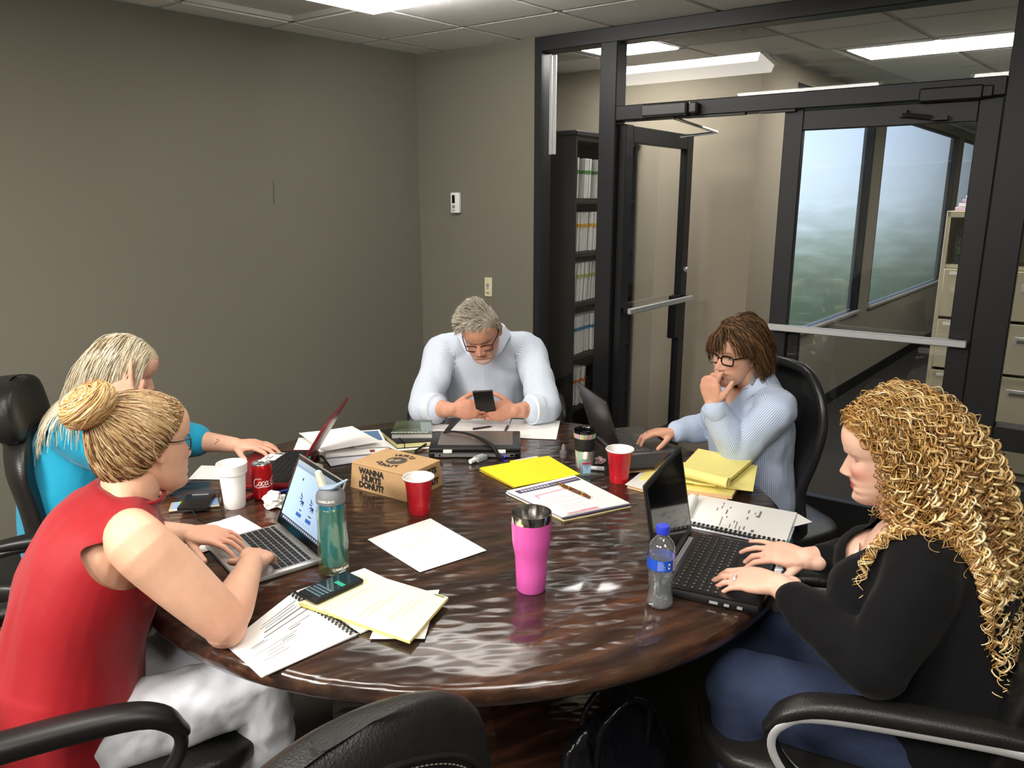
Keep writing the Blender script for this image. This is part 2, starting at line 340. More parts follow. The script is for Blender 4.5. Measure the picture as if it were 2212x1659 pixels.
for i in range(0, 3): 
    for j in (3, 4): tile_obj(B0 + G * (i + 1), B0 + G * (i + 2), L0 + G * j, L0 + G * (j + 1))
m = MB()
for i in range(0, 14):
    b = B0 + G * i
    if b > -.02: p, q = bl(b, -6), bl(b, 7.5); dv = A(q[0] - p[0], q[1] - p[1]); dv /= np.linalg.norm(dv); nn = A(-dv[1], dv[0]) * .011; m.slab([(p[0]-nn[0],p[1]-nn[1]),(p[0]+nn[0],p[1]+nn[1]),(q[0]+nn[0],q[1]+nn[1]),(q[0]-nn[0],q[1]-nn[1])][::-1], HC + .006, HC + .03)
for j in range(-4, 20):
    l = L0 + G * j; p, q = bl(0, l), bl(6, l); m.slab([(p[0], p[1] - .011), (q[0], q[1] - .011), (q[0], q[1] + .011), (p[0], p[1] + .011)], HC + .006, HC + .03)
g = m.build('ceiling_grid', M['grid'], ceil, 0)
DROP = .05
def fixture(b0, l0, wb, wl, label, lampmat=None, sidemat=None, DROP=.03):
    t = thing('ceiling_light', label, 'ceiling light', W(*bl(b0 + wb / 2, l0 + wl / 2), HC), RZB)
    P = lambda g: [(A(*bl(g if k in (0, 3) else wb - g, wl - g if k < 2 else g)) - A(*bl(wb / 2, wl / 2))) for k in range(4)]
    a, b = P(.0), P(.03); m = MB()
    V = [(*p, .0) for p in a] + [(*p, .0) for p in b] + [(*p, .012) for p in b] + [(*p, .012) for p in a]
    F = [(i, (i+1) % 4, 4 + (i+1) % 4, 4 + i) for i in range(4)] + [(4 + i, 4 + (i+1) % 4, 8 + (i+1) % 4, 8 + i) for i in range(4)] + [(12 + i, 12 + (i+1) % 4, (i+1) % 4, i) for i in range(4)]
    m.add(V, F); m.build('light_frame', M['white'], t, 0)
    c_ = P(.045); m = MB(); V = [(*p, .004) for p in b] + [(*p, -DROP) for p in c_]
    m.add(V, [(7, 6, 5, 4)]); m.build('diffuser', lampmat or M['lamp'], t, 0)
    for i in range(4): m = MB(); m.add(V, [(i, 4 + i, 4 + (i+1) % 4, (i+1) % 4)[::-1]]); m.build('added_lens_side', (sidemat if i == 2 and sidemat else lampmat) or M['lamp'], t, 0)  # glowing lens sides, added to throw light across the ceiling
    return t
lampF = mat('louvred_diffuser', '#ffffff', .5, emit=PANEL * .34, ecol='#fffaf2'); lampFill = mat('ceiling_fill_lens', '#ffffff', .5, emit=PANEL * 2.0, ecol='#fffaf4'); lampN = mat('bright_diffuser', '#ffffff', .5, emit=PANEL * 5.2, ecol='#fff8ee'); lampN2 = mat('bright_diffuser_2', '#ffffff', .5, emit=PANEL * 1.5, ecol='#fff8ee'); lampM = mat('medium_diffuser', '#ffffff', .5, emit=PANEL * .6, ecol='#fffaf2')  # the strongest lens-side glow is added to brighten the ceiling
for k, (ib, il, nb, nl, _) in enumerate(fix):
    fixture(B0 + G * ib + G, L0 + G * il, G * nb, G * nl, ['lit troffer nearest the left wall, its corner at the top of the photo', 'lit troffer over the near left part of the room', 'lit troffer almost over the camera', 'lit troffer behind the camera on the left', 'lit troffer behind the camera on the right', 'lit troffer at the far right of the room'][k], [lampF, lampM, lampM, lampN, lampN2, lampM][k], lampFill if k == 0 else None, DROP=.045 if k == 0 else .03)
lampC = mat('lit_hall_diffuser', '#ffffff', .5, emit=PANEL * .75, ecol='#fffdf8'); lampA = mat('bright_hall_diffuser', '#ffffff', .5, emit=PANEL * 1.3, ecol='#fffdf8')
fixture(.797, -.78, .52, .42, 'small square lit ceiling light in the hall right behind the glass mullion', lampA, DROP=.006)
fixture(1.945, -1.80, 1.05, .46, 'long bright ceiling light in the hall over the filing cabinet', lampC, DROP=.006)
fixture(2.6, -5.0, 1.05, .46, 'lit troffer far down the hall', lampC, DROP=.006)

# glazed partition
pt = frame_root('trim_1')
def pm(name, x0, x1, z0, z1, d0=0, d1=.11, bev=.004):
    m = MB(); m.box(((x0 + x1) / 2, (d0 + d1) / 2, (z0 + z1) / 2), (x1 - x0, d1 - d0, z1 - z0), bev=bev); return struct(m, name, M['bronze'], pt)
pm('jamb', .865, .908, 0, 2.55); pm('mullion', 1.272, 1.37, 0, 2.48); pm('mullion', 3.09, 3.215, 0, 2.48); pm('mullion', 4.9, 5.0, 0, 2.48)
pm('header', .908, 6.2, 2.475, 2.55); pm('transom_bar', 1.37, 3.09, 2.092, 2.165)
pm('base_rail', .908, 1.272, 0, .12); pm('mid_rail', 3.215, 4.9, .655, .755); pm('base_rail', 3.215, 4.9, 0, .12); pm('mid_rail', 5.0, 6.2, .655, .755)
def pane(x0, x1, z0, z1):
    m = MB(); m.quad((x0, .055, z0), (x1, .055, z0), (x1, .055, z1), (x0, .055, z1)); return struct(m, 'pane', M['glass'], pt)
pane(.908, 1.272, .12, 2.475); pane(1.37, 3.09, 2.165, 2.475); pane(3.215, 4.9, .755, 2.475); pane(3.215, 4.9, .12, .655); pane(5.0, 6.2, .1, 2.475)
# steel strips put in for the glass-edge reflections beside the left jamb
for k, (xa, xb) in enumerate(((.93, .945), (.952, .972))):
    m = MB(); m.box(((xa + xb) / 2, .055, 2.2), (xb - xa, .012, .52), bev=.002); struct(m, 'reflection_strip', M['steel'], pt)
# closer of door 1 and head stop on the transom
m = MB(); m.box((1.66, -.03, 2.125), (.24, .05, .06), bev=.008); m.box((1.81, -.03, 2.125), (.04, .045, .05), bev=.006); struct(m, 'closer_body', mat('bronze_closer', '#4d4d4e', .4, metal=.3), pt)
m = MB(); m.box((1.9, .02, 2.088), (.3, .03, .012)); m.box((2.2, .02, 2.088), (.16, .03, .012)); struct(m, 'head_stop', M['black'], pt)
m = MB(); m.tube([(1.70, .0, 2.085), (1.74, .25, 2.06), (1.76, .42, 2.045)], .008); m.tube([(1.76, .42, 2.045), (1.56, .40, 2.03)], .007); struct(m, 'closer_arm', M['chrome'], pt)

def door(name, x, rz, w=.855, h=2.085, bar_side=-1):
    r = frame_root(name, x, .055, 0, rz); st = .085
    for a in (0, w - st):
        m = MB(); m.box((a + st / 2, 0, h / 2 + .004), (st, .045, h), bev=.003); struct(m, 'stile', M['bronze'], r)
    for z0, z1 in ((.01, .27), (h - .085, h)):
        m = MB(); m.box((w / 2, 0, (z0 + z1) / 2), (w - 2 * st, .045, z1 - z0), bev=.003); struct(m, 'rail', M['bronze'], r)
    m = MB(); m.quad((st, 0, .27), (w - st, 0, .27), (w - st, 0, h - .085), (st, 0, h - .085)); struct(m, 'pane', M['glass'], r)
    m = MB(); m.box((w / 2, bar_side * .07, 1.095), (w - .02, .022, .032), bev=.004); b = struct(m, 'push_bar', M['steel'], r)
    m = MB()
    for xx in (.04, w - .04): m.box((xx, bar_side * .045, 1.095), (.03, .045, .03), bev=.004)
    struct(m, 'bar_bracket', M['black'], b)
    return r, st, w, h
d2, st, w, h = door('door_2', 2.228, 0, .858)
m = MB(); m.box((.67, -.045, 2.11), (.23, .05, .055), bev=.006); m.box((.80, -.045, 2.11), (.04, .04, .045), bev=.005); struct(m, 'closer_body', M['bronze'], d2)
m = MB(); m.box((.5, -.04, 2.045), (.03, .03, .03)); m.tube([(.5, -.05, 2.04), (.62, -.06, 2.02)], .009); m.box((.64, -.055, 2.02), (.06, .02, .02)); struct(m, 'closer_arm', M['bronze'], d2)
m = MB(); m.box((.085 + .02, .02, .96), (.075, .03, .26), bev=.004); struct(m, 'lock_case', M['black'], d2)
d1, *_ = door('door_1', 1.385, R(88), .84, 2.075, -1)
m = MB(); m.box((.84 - .085 - .03, 0, .98), (.07, .05, .27), bev=.004); struct(m, 'lock_case', M['black'], d1)
for s in (-1, 1):
    m = MB(); m.lathe([(0, 0), (.018, .002), (.018, .014), (.012, .02), (0, .02)], 16); o = struct(m, 'lock_knob', M['steel'], d1, 40); o.location = (.80, s * .022, 1.27); o.rotation_euler = (R(90) * (1 if s < 0 else -1), 0, 0)

# thermostat and switch plate on the back wall
t = thing('thermostat', 'small white thermostat with dark display, high on the back wall', 'thermostat', W(.306, -.001, 1.677), RZB)
m = MB(); m.box((0, -.013, 0), (.068, .026, .122), bev=.008, seg=2); m.build('housing', M['white'], t)
m = MB(); m.box((-.008, -.0265, .022), (.022, .003, .048), bev=.001); m.build('display', M['blackg'], t)
m = MB(); m.lathe([(0, .004), (.009, .004), (.011, .001), (.011, 0)], 20); o = m.build('button_pad', mat('grey_button', '#8b8c8a', .5), t); o.location = (-.008, -.026, -.022); o.rotation_euler = (R(90), 0, 0)
m = MB(); m.box((-.008, -.0262, -.045), (.018, .0008, .005)); m.build('printed_mark', M['ink'], t)
t = thing('switch_plate', 'ivory wall plate with a small control, lower on the back wall', 'switch', W(.541, -.001, 1.18), RZB)
m = MB(); m.box((0, -.003, 0), (.056, .006, .116), bev=.003); m.build('plate', M['ivory'], t)
m = MB(); m.box((-.003, -.0075, .012), (.02, .004, .022), bev=.002); m.build('switch_button', mat('lilac_button', '#9a97a4', .5), t)
m = MB(); m.box((-.003, -.0065, -.035), (.022, .0012, .008)); m.box((-.005, -.0065, -.008), (.014, .0012, .004)); m.build('printed_mark', M['ink'], t)['kind'] = 'stuff'
t = thing('outlet_plate', 'ivory outlet plate low on the exterior wall behind the glass door', 'outlet', (0, 0, 0), 0); t.parent = None
o = W(1.79, 1.71, .55); t.location = tuple(o); t.rotation_euler = (0, 0, RZB + EA)
m = MB(); m.box((0, -.003, 0), (.07, .006, .115), bev=.003); m.build('plate', M['ivory'], t)
m = MB(); m.box((0, -.007, .02), (.03, .004, .028), bev=.003); m.box((0, -.007, -.02), (.03, .004, .028), bev=.003); m.build('socket', M['white'], t)

# bookcase with file folders
bk = thing('bookcase', 'tall black bookcase filled with white folders behind the left pane', 'bookcase', W(.97, .28, 0), RZB)
BW, BD, BH = .80, .31, 2.06                # along +y (hall), depth towards -x
BL_ = mat('black_laminate', '#0f0f0f', .5)
for y in (.01, BW - .01): m = MB(); m.box((-BD / 2, y, BH / 2), (BD, .022, BH), bev=.002); m.build('side_panel', BL_, bk, 30)
m = MB(); m.box((-BD + .005, BW / 2, BH / 2), (.008, BW - .03, BH)); m.build('back_panel', BL_, bk, 0)
shz = [.07, .40, .735, 1.065, 1.37, 1.685, 2.045]
for z in shz: m = MB(); m.box((-BD / 2, BW / 2, z), (BD - .01, BW - .045, .026), bev=.002); m.build('shelf', BL_, bk, 30)
m = MB(); m.box((-BD / 2, BW / 2, BH + .012), (BD + .03, BW + .03, .03), bev=.006); m.build('top', BL_, bk, 30)
stripe = ['#d8a02e', '#e0822c', '#2c7fa8', '#a9b86c', '#d3a338', '#5c8c4a']
ordw = ['lowest', 'second lowest', 'third', 'fourth', 'fifth', 'top']
bkw = Matrix.LocRotScale(bk.location, bk.rotation_euler.copy(), None)
for k in range(1, 6):
    z = shz[k] + .0135; sm = mat('folder_stripe_%d' % k, stripe[k], .7); y = .03; hh = .235
    pat = {1: [(.0, 9)], 2: [(.0, 24)], 3: [(0, 10), (.22, 12)], 4: [(0, 8), (.2, 5), (.4, 5)], 5: [(0, 3), (.14, 3), (.3, 2)]}[k]
    base = None
    for off, n in pat:
        for i in range(n):
            y = .032 + off + i * .0225; tilt = R([2.5, 0, 6, 4, 3][k - 1])
            if y > BW - .06: continue
            if base is None:
                m = MB(); m.box((-.12, 0, hh / 2), (.235, .013, hh), bev=.002); base = tag(m.build('file_folder', mat('folder_white_%d' % k, '#e4e3de', .75), None, 0), 'white file folder with a coloured band on the %s shelf of the black bookcase' % ordw[k], 'file folder', 'file folders on the %s shelf' % ordw[k]); o = base
                m = MB(); m.box((-.12, 0, hh * .66), (.2375, .0145, .02)); m.build('colour_band', sm, o, 0)
            else: o = dup(base)
            o.matrix_world = bkw @ Matrix.LocRotScale(Vector((-.012 - rng.uniform(0, .02), y, z + .004)), Matrix.Rotation(-tilt, 3, 'X').to_quaternion(), None)
# lateral filing cabinet
cb = thing('filing_cabinet', 'tall beige steel lateral filing cabinet behind the glass, open top bin', 'filing cabinet', W(2.754, 1.675, 0), RZB)
CW, CD, CH = 1.07, .46, 1.63
m = MB(); m.box((.012, CD / 2, CH / 2), (.024, CD, CH), bev=.003); m.build('side_panel', M['beige'], cb); m = MB(); m.box((CW - .012, CD / 2, CH / 2), (.024, CD, CH), bev=.003); m.build('side_panel', M['beige'], cb)
m = MB(); m.box((CW / 2, CD / 2, CH - .02), (CW, CD, .04), bev=.004); m.build('top', M['beige'], cb)
m = MB(); m.box((CW / 2, CD - .01, CH / 2), (CW - .04, .02, CH - .04)); m.build('back_panel', M['beige'], cb, 0)
m = MB(); m.box((CW / 2, CD / 2 + .02, .03), (CW - .04, CD - .06, .06)); m.build('plinth', M['beige'], cb, 0)
for k, (z0, z1) in enumerate(((.065, .335), (.35, .66), (.67, .98), (.99, 1.29))):
    m = MB(); m.box((CW / 2, .0, (z0 + z1) / 2), (CW - .05, .03, z1 - z0 - .008), bev=.004); dr = m.build('drawer', M['beige'], cb)
    m = MB(); m.box((CW / 2, -.016, z1 - .10), (.2, .006, .045), bev=.002); h_ = m.build('handle', M['steel'], dr); 
    m = MB(); m.box((CW / 2, -.021, z1 - .104), (.17, .006, .022), bev=.002); m.build('handle_recess', mat('dark_recess', '#6d675a', .5) if k == 0 else bpy.data.materials['dark_recess'], dr)
    for xx in (.09, CW - .2): m = MB(); m.box((xx, -.0165, z1 - .03), (.07, .003, .018)); m.build('label_holder', M['paper'], dr, 0)
m = MB(); m.box((CW / 2, CD / 2, 1.30), (CW - .04, CD - .02, .02)); m.build('bin_floor', M['beige'], cb, 0)
def at_cab(x, d, z): return W(2.754 + x, 1.675 + d, z)
bcol = ['#27303a', '#2f6b4a', '#243050', '#20262c']
bdr = None
for i in range(4):
    t = thing('binder', ['dark binder with a white spine label lying lowest in the cabinet bin', 'green-ended binder with a white spine label, second in the cabinet bin', 'navy binder third in the cabinet bin pile', 'dark slim binder on top of the cabinet bin pile'][i], 'binder', at_cab(.22, .2, 1.312 + i * .056), RZB)
    m = MB(); m.box((0, 0, .026), (.30, .27, .052), bev=.006); m.build('cover', mat('binder_%d' % i, bcol[i], .5), t)
    m = MB(); m.box((-.02, -.136, .026), (.08, .003, .026)); m.build('spine_label', M['paper'], t, 0)
    m = MB(); m.box((-.02, -.138, .026), (.045, .001, .008)); m.build('label_text', M['inkd'], t, 0)
t = thing('toy_figure', 'small orange and yellow figure in the cabinet bin on the right', 'figure', at_cab(.46, .1, 1.311), RZB)
m = MB(); m.loft([(0, 0, 0), (0, 0, .05), (0, 0, .09)], [.03, .034, .02], n=14, caps='round'); m.build('figure_base', mat('mustard', '#d9a92c', .6), t)
m = MB(); m.loft([(0, 0, .08), (-.01, 0, .14), (-.03, 0, .2)], [.016, .014, .011], n=10, caps='round'); m.build('figure_neck', mat('terracotta', '#b0603a', .6), t)
t = thing('paper_tray', 'white tray of papers at the right of the cabinet bin', 'tray', at_cab(.72, .2, 1.311), RZB)
m = MB(); m.box((0, 0, .012), (.3, .3, .024), bev=.003); m.build('tray', M['white'], t); m = MB(); m.box((0, 0, .034), (.27, .28, .02)); m.build('sheets', M['paper'], t, 0); m = MB(); m.loft([(-.1, -.05, .05), (.02, -.08, .05)], [(.022, .008)] * 2, (0, 1, 0), 12, 'round'); m.build('stapler', M['black'], t)
for i in range(4):
    tag(lb(MB().box((0, 0, .011), (.28 - .01 * i, .22, .022), bev=.003).build('paper_stack', mat('stack_%d' % i, ['#cdb7cf', '#e9dfe8', '#c9a9c4', '#f0ecee'][i], .7)), 2.754 + .17 + .012 * i, 1.675 + .2, CH + .001 + .0225 * i), ['lilac folder lowest in the pile on the filing cabinet', 'white folder second in the pile on the filing cabinet', 'mauve folder third in the pile on the filing cabinet', 'white folder topmost in the pile on the filing cabinet'][i], 'folder', None)
# trees beyond the windows
# ------------------------------------------------------------------ round table
TC = A(-.143, 2.317); TZ = .75
tb = thing('conference_table', 'large round dark hammered-wood conference table in the middle of the room', 'table', (TC[0], TC[1], 0), 0)
m = MB(); prof = [(0, .69), (.92, .69), (.966, .695), (.983, .705), (.990, .72), (.988, .738), (.981, .747), (.972, .75), (0.6, .75), (0.3, .75), (0.0001, .75)]
m.lathe(prof, 160); m.build('tabletop', M['wood'], tb, 35)
m = MB(); m.lathe([(0, .62), (.8, .62), (.8, .69), (.78, .69), (.78, .64), (0, .64)], 96); m.build('apron', M['wood'], tb, 35)
m = MB(); m.lathe([(0, .06), (.30, .06), (.30, .1), (.25, .14), (.25, .58), (.3, .62), (0, .62)], 10); m.build('pedestal', M['wood'], tb, 20)
m = MB(); m.lathe([(0, 0), (.46, 0), (.46, .05), (.42, .06), (0, .06)], 48); m.build('foot', M['wood'], tb, 30)

class Surf:
    """a slightly wavy sheet spanned by four corners (world x,y) at height z"""
    def __init__(s, c, z, wav=.0012, seed=0, lift=None, z4=None):
        s.c = [A(*q) for q in c]; s.z = z; s.w = wav; s.p = np.random.default_rng(seed).uniform(0, 6, 4); s.lift = lift; s.z4 = z4
    def __call__(s, u, v, dz=0):
        a, b, c, d = s.c; p = a * (1-u) * (1-v) + b * u * (1-v) + c * u * v + d * (1-u) * v
        z = s.z + s.w * (1 + .5 * math.sin(5 * u + s.p[0]) * math.cos(4 * v + s.p[1]) + .5 * math.sin(3 * v + s.p[2])) + dz
        if s.z4: z += s.z4[0] * (1-u) * (1-v) + s.z4[1] * u * (1-v) + s.z4[2] * u * v + s.z4[3] * (1-u) * v
        if s.lift: z += s.lift(u, v)
        return A(p[0], p[1], z)
    def sheet(s, mb, th=.0006, n=8, mat=0, mside=None):
        V = [s(i / n, j / n, dz) for dz in (0, th) for j in range(n + 1) for i in range(n + 1)]; k = (n + 1) ** 2; F = []
        ix = lambda i, j, t: t * k + j * (n + 1) + i
        up = np.cross(s.c[1] - s.c[0], s.c[3] - s.c[0]) > 0
        for i in range(n):
            for j in range(n):
                q = (ix(i, j, 1), ix(i+1, j, 1), ix(i+1, j+1, 1), ix(i, j+1, 1)); F.append(q if up else q[::-1])
                q = (ix(i, j, 0), ix(i, j+1, 0), ix(i+1, j+1, 0), ix(i+1, j, 0)); F.append(q if up else q[::-1])
        S = []
        for i in range(n):
            for a, b in (((i, 0), (i+1, 0)), ((n, i), (n, i+1)), ((n-i, n), (n-i-1, n)), ((0, n-i), (0, n-i-1))):
                q = (ix(*a, 0), ix(*b, 0), ix(*b, 1), ix(*a, 1)); S.append(q if up else q[::-1])
        mb.add(V, F, mat); b0 = mb.n - len(V)
        for q in S: mb.f.append(tuple(b0 + x for x in q)); mb.m.append(mat if mside is None else mside)
    def rect(s, mb, u0, u1, v0, v1, th, mat=0, n=4):
        nu = max(1, int(n * abs(u1 - u0) * 3) + 1); P = []
        for i in range(nu + 1):
            u = u0 + (u1 - u0) * i / nu; P += [s(u, v0, th + .0004), s(u, v1, th + .0004)]
        up = np.cross(s.c[1] - s.c[0], s.c[3] - s.c[0]) > 0
        mb.add(P, [((2*i, 2*i+2, 2*i+3, 2*i+1) if up else (2*i+1, 2*i+3, 2*i+2, 2*i)) for i in range(nu)], mat)
def centre(o_or_mb, c):
    for v in o_or_mb.v: v -= np.asarray(c)
    return o_or_mb
def world_build(mb, name, mats, parent, smooth=0):
    """mesh collected in world coordinates, child of an unrotated Empty"""
    L = np.array(parent.location); centre(mb, L); return mb.build(name, mats, parent, smooth)
def cxy(c, z=TZ): q = np.mean(np.array(c), 0); return (q[0], q[1], z)

def paper(label, c, z=TZ + .0005, th=.0006, mats=None, rows=None, wav=.0012, seed=0, cat='paper', name='paper_sheet', group=None, lift=None, inkm=None):
    t = thing(name, label, cat, cxy(c, z), 0, group); sf = Surf(c, z, wav, seed, lift); m = MB(); sf.sheet(m, th); world_build(m, 'sheet', mats or M['paper'], t, 30)
    if rows:
        m = MB()
        for (u0, u1, v, h) in rows: sf.rect(m, u0, u1, v, v + h, th)
        world_build(m, 'printed_text', inkm or M['ink'], t)['kind'] = 'stuff'
    return t, sf
def text_lines(seed, n=16, v0=.08, v1=.92, u0=.1, u1=.9, h=.012, p=.8):
    r = np.random.default_rng(seed); out = []
    for i in range(n):
        if r.random() < p: a = u0 + (.0 if r.random() < .6 else r.uniform(0, .2)); b = a + (u1 - a) * r.uniform(.3, 1); out.append((a, b, v0 + (v1 - v0) * i / n, h))
    return out
def text(s, size, m, parent, loc, rot, bold=0, name='printed_text', align='CENTER', space=1, shear=0, line=1, ext=0):
    cu = bpy.data.curves.new('txt', 'FONT'); cu.body = s; cu.size = size; cu.align_x = align; cu.align_y = 'CENTER'; cu.offset = bold; cu.space_character = space; cu.shear = shear; cu.space_line = line; cu.resolution_u = 3; cu.extrude = ext
    o = bpy.data.objects.new('txt', cu); COL.objects.link(o); dg = bpy.context.evaluated_depsgraph_get(); me = bpy.data.meshes.new_from_object(o.evaluated_get(dg)); bpy.data.objects.remove(o); bpy.data.curves.remove(cu)
    me.materials.clear(); me.materials.append(m); o = bpy.data.objects.new(name, me); COL.objects.link(o); o.parent = parent
    mt = Matrix(np.asarray(rot).tolist()).to_4x4(); mt.translation = Vector(loc); o.matrix_local = mt; return o

# ------------------------------------------------------------------ laptops
def laptop(label, loc, rz, w, d, th, lidlen, ang, mb_, ml, mbez, mscr, keym, rows, cols, pieces, lth=.008, keyz=.0012, pad=True, keyarea=None, kbm=None, deckm=None, padm=None, r=.012, kh=None):
    t = thing('laptop', label, 'laptop', loc, rz)
    m = MB(); m.box((0, 0, th / 2), (w, d, th), bev=min(r, th * .45), seg=2); base = m.build('base', mb_, t)
    if deckm: m = MB(); m.box((0, 0, th), (w - .012, d - .012, .001)); m.build('deck', deckm, t, 0)
    ka = keyarea or (w * .86, d * .47, d * .14); kw, kd, ky = ka
    m = MB(); m.box((0, ky, th + .0003), (kw + .006, kd + .006, .0012)); kb = m.build('keyboard', kbm or M['black'], t, 0)
    pw, pd = kw / cols, kd / rows; proto = {}; joined = MB(); kr = np.random.default_rng(3)
    for i in range(rows):
        x = 0
        units = [1] * cols
        if i == 0: units = [1.5, 1, 1, 1, 5, 1, 1, 1] + [.84] * 3 if cols == 14 else [1.3, 1.2, 1.2, 5, 1.2, 1.2] + [1] * (cols - 11)
        elif i == 1: units = [2.2] + [1] * (cols - 4) + [1.8]
        elif i == 2: units = [1.7] + [1] * (cols - 3) + [1.3]
        elif i == 3: units = [1.4] + [1] * (cols - 2) + [.6]
        s = cols / sum(units)
        for u in units:
            u *= s; h = pd * (.55 if i == rows - 1 else .82); cx = -kw / 2 + (x + u / 2) * pw; cy = ky - kd / 2 + (i + .5) * pd; x += u
            ww = round(u * pw - pw * .18, 4)
            if pieces:
                key = (ww, round(h, 4))
                if key not in proto:
                    mm = MB(); mm.box((0, 0, keyz / 2), (ww, h, keyz), bev=.0004); o = mm.build('key', keym, kb, 0); proto[key] = o
                else: o = proto[key].copy(); COL.objects.link(o)
                o.location = (cx, cy, th + .0009); o.parent = kb
            else: joined.box((cx, cy, th + .0009 + keyz / 2), (ww, h, keyz))
    if not pieces: joined.build('keys', keym, kb, 0)['kind'] = 'stuff'
    if pad: m = MB(); m.box((0, -d * .5 + d * .19, th + .0004), (w * .34, d * .3, .001), bev=.0004); m.build('touchpad', padm or mb_, t, 0)
    lid = bpy.data.objects.new('lid', None); 
    m = MB(); m.box((0, -lidlen / 2, -lth / 2 - .0), (w, lidlen, lth), bev=min(r, lth * .45), seg=2); lo = m.build('lid', ml, t)
    bpy.data.objects.remove(lid)
    lo.location = (0, d / 2 - .004, th + .001); lo.rotation_euler = (-R(ang), 0, 0)
    # inside faces of the lid look along local -z when closed
    m = MB(); m.box((0, -lidlen / 2, -lth - .0003), (w - .006, lidlen - .006, .0008)); m.build('bezel', mbez, lo, 0)
    m = MB(); m.quad((-w / 2 + .014, -lidlen + .014, -lth - .0012), (-w / 2 + .014, -.024, -lth - .0012), (w / 2 - .014, -.024, -lth - .0012), (w / 2 - .014, -lidlen + .014, -lth - .0012)); sc = m.build('screen', mscr, lo, 0)
    m = MB()
    for x in (-w * .32, w * .32): m.tube([(x - .03, d / 2 - .003, th + .001), (x + .03, d / 2 - .003, th + .001)], .0045, 10)
    m.build('hinge', M['black'], t)
    return t, lo, kb
silver = mat('silver_aluminium', '#c3c3c2', .38, metal=.75)
scr_on = mat('lit_screen', '#9db4cf', .25, emit=.62, ecol='#93adcc')
mac, maclid, _ = laptop('open silver laptop with a lit blue screen in front of the woman in red', (-.675, 1.917, TZ + .001), R(-52), .300, .216, .014, .212, 113, silver, silver, M['blackg'], scr_on, mat('black_key', '#17171a', .5), 6, 14, True, lth=.006, kbm=silver, keyarea=(.268, .104, .035), padm=mat('touchpad_alu', '#cfcfce', .3, metal=.6))
scrk = mat('screen_dark', '#232a3a', .5, emit=.03, ecol='#26344e'); scrb = mat('screen_blue', '#2c55a5', .5, emit=.28, ecol='#2c5cc0'); scrg = mat('screen_grey', '#8d9aa8', .5, emit=.4, ecol='#7f92a8')
def scr(x0, x1, y0, y1, mm, name): # lid coords: x right (user), y from 0 (hinge) down to -lidlen (top)
    m = MB(); m.quad((x0, y0, -.0074), (x0, y1, -.0074), (x1, y1, -.0074), (x1, y0, -.0074)); return m.build(name, mm, maclid, 0)
scr(-.136, .136, -.198, -.186, scrg, 'menu_bar'); scr(-.136, .136, -.186, -.178, mat('screen_bar', '#7a8da6', .5, emit=.4, ecol='#6b83a3'), 'browser_bar')
scr(-.136, .136, -.036, -.024, scrk, 'dock')
icons = MB()
for i in range(20):
    x = -.12 + i * .0125; icons.quad((x, -.033, -.0078), (x, -.0265, -.0078), (x + .008, -.0265, -.0078), (x + .008, -.033, -.0078))
icons.build('dock_icons', mat('dock_icon', '#aab4c8', .5, emit=.35, ecol='#9fb0d6'), maclid, 0)['kind'] = 'stuff'
m = MB()   # two wing-like page emblems and their captions
for cx in (-.035, .03):
    for k in range(5):
        a = R(200 - 32 * k); p = [A(cx + .004 * math.cos(a + .6), -.105 + .004 * math.sin(a + .6)), A(cx + .026 * math.cos(a), -.112 + .028 * math.sin(a)), A(cx + .016 * math.cos(a - .45), -.112 + .016 * math.sin(a - .45))]
        m.add([(q[0], q[1], -.0077) for q in p], [(0, 1, 2), (2, 1, 0)])
m.build('page_emblem', mat('screen_navy', '#2b4c86', .5, emit=.15, ecol='#2b5ba8'), maclid, 0)['kind'] = 'stuff'
scr(-.052, -.018, -.066, -.056, scrb, 'page_button'); scr(.012, .046, -.066, -.056, scrb, 'page_button'); scr(-.04, -.026, -.076, -.073, scrk, 'page_caption'); scr(.02, .04, -.076, -.073, scrk, 'page_caption'); scr(-.075, -.068, -.158, -.151, scrk, 'page_mark'); scr(-.05, .05, -.047, -.0458, scrg, 'page_rule')

redm = mat('red_laptop_shell', '#7c1420', .3, metal=.25); scr_off = mat('dark_screen', '#0c0c0e', .08)
scr_reflect = mat('reflection_grey_screen', '#8f8784', .15, emit=.25, ecol='#b5aba6')  # pale reflection on the screen put into its grey colour and glow
lapr, _, _ = laptop('open dark red laptop in front of the woman in blue, its lid seen edge on', (-.848, 2.585, TZ + .001), R(-90), .370, .245, .02, .235, 122, redm, redm, M['blackg'], scr_reflect, mat('black_key2', '#1b1b1d', .45), 6, 16, False, deckm=mat('red_deck', '#6e1a22', .4, metal=.2), keyarea=(.33, .115, .04))
lapb, lidb, _ = laptop('open black laptop with a glossy dark screen before the woman with curly hair', (.533, 1.808, TZ + .001), R(64), .348, .25, .026, .25, 100, M['black'], M['black'], M['black'], scr_off, mat('black_key3', '#191a1b', .35), 6, 17, True, deckm=mat('black_deck', '#161617', .25), keyarea=(.318, .112, .03), padm=M['black'])
m = MB(); m.box((0, .105, .0272), (.26, .012, .002)); m.build('speaker_bar', M['steel'], lapb, 0)
m = MB(); kr = np.random.default_rng(5)
for i in range(6):
    for j in range(17): m.box((-.1515 + j * .0187, .03 - .05 + i * .0187, .0286), (.003, .004, .0004))
o = m.build('key_legends', mat('key_legend', '#9d9d9a', .6), lapb, 0); o['kind'] = 'stuff'
for k, (x, w) in enumerate(((-.1745, .02), (-.1745, .012), (-.1745, .012))): m = MB(); m.box((x, -.02 - .03 * k, .012), (.003, w, .006)); m.build('side_port', M['steel'], lapb, 0)
gun = mat('gunmetal', '#6e6b68', .35, metal=.7)
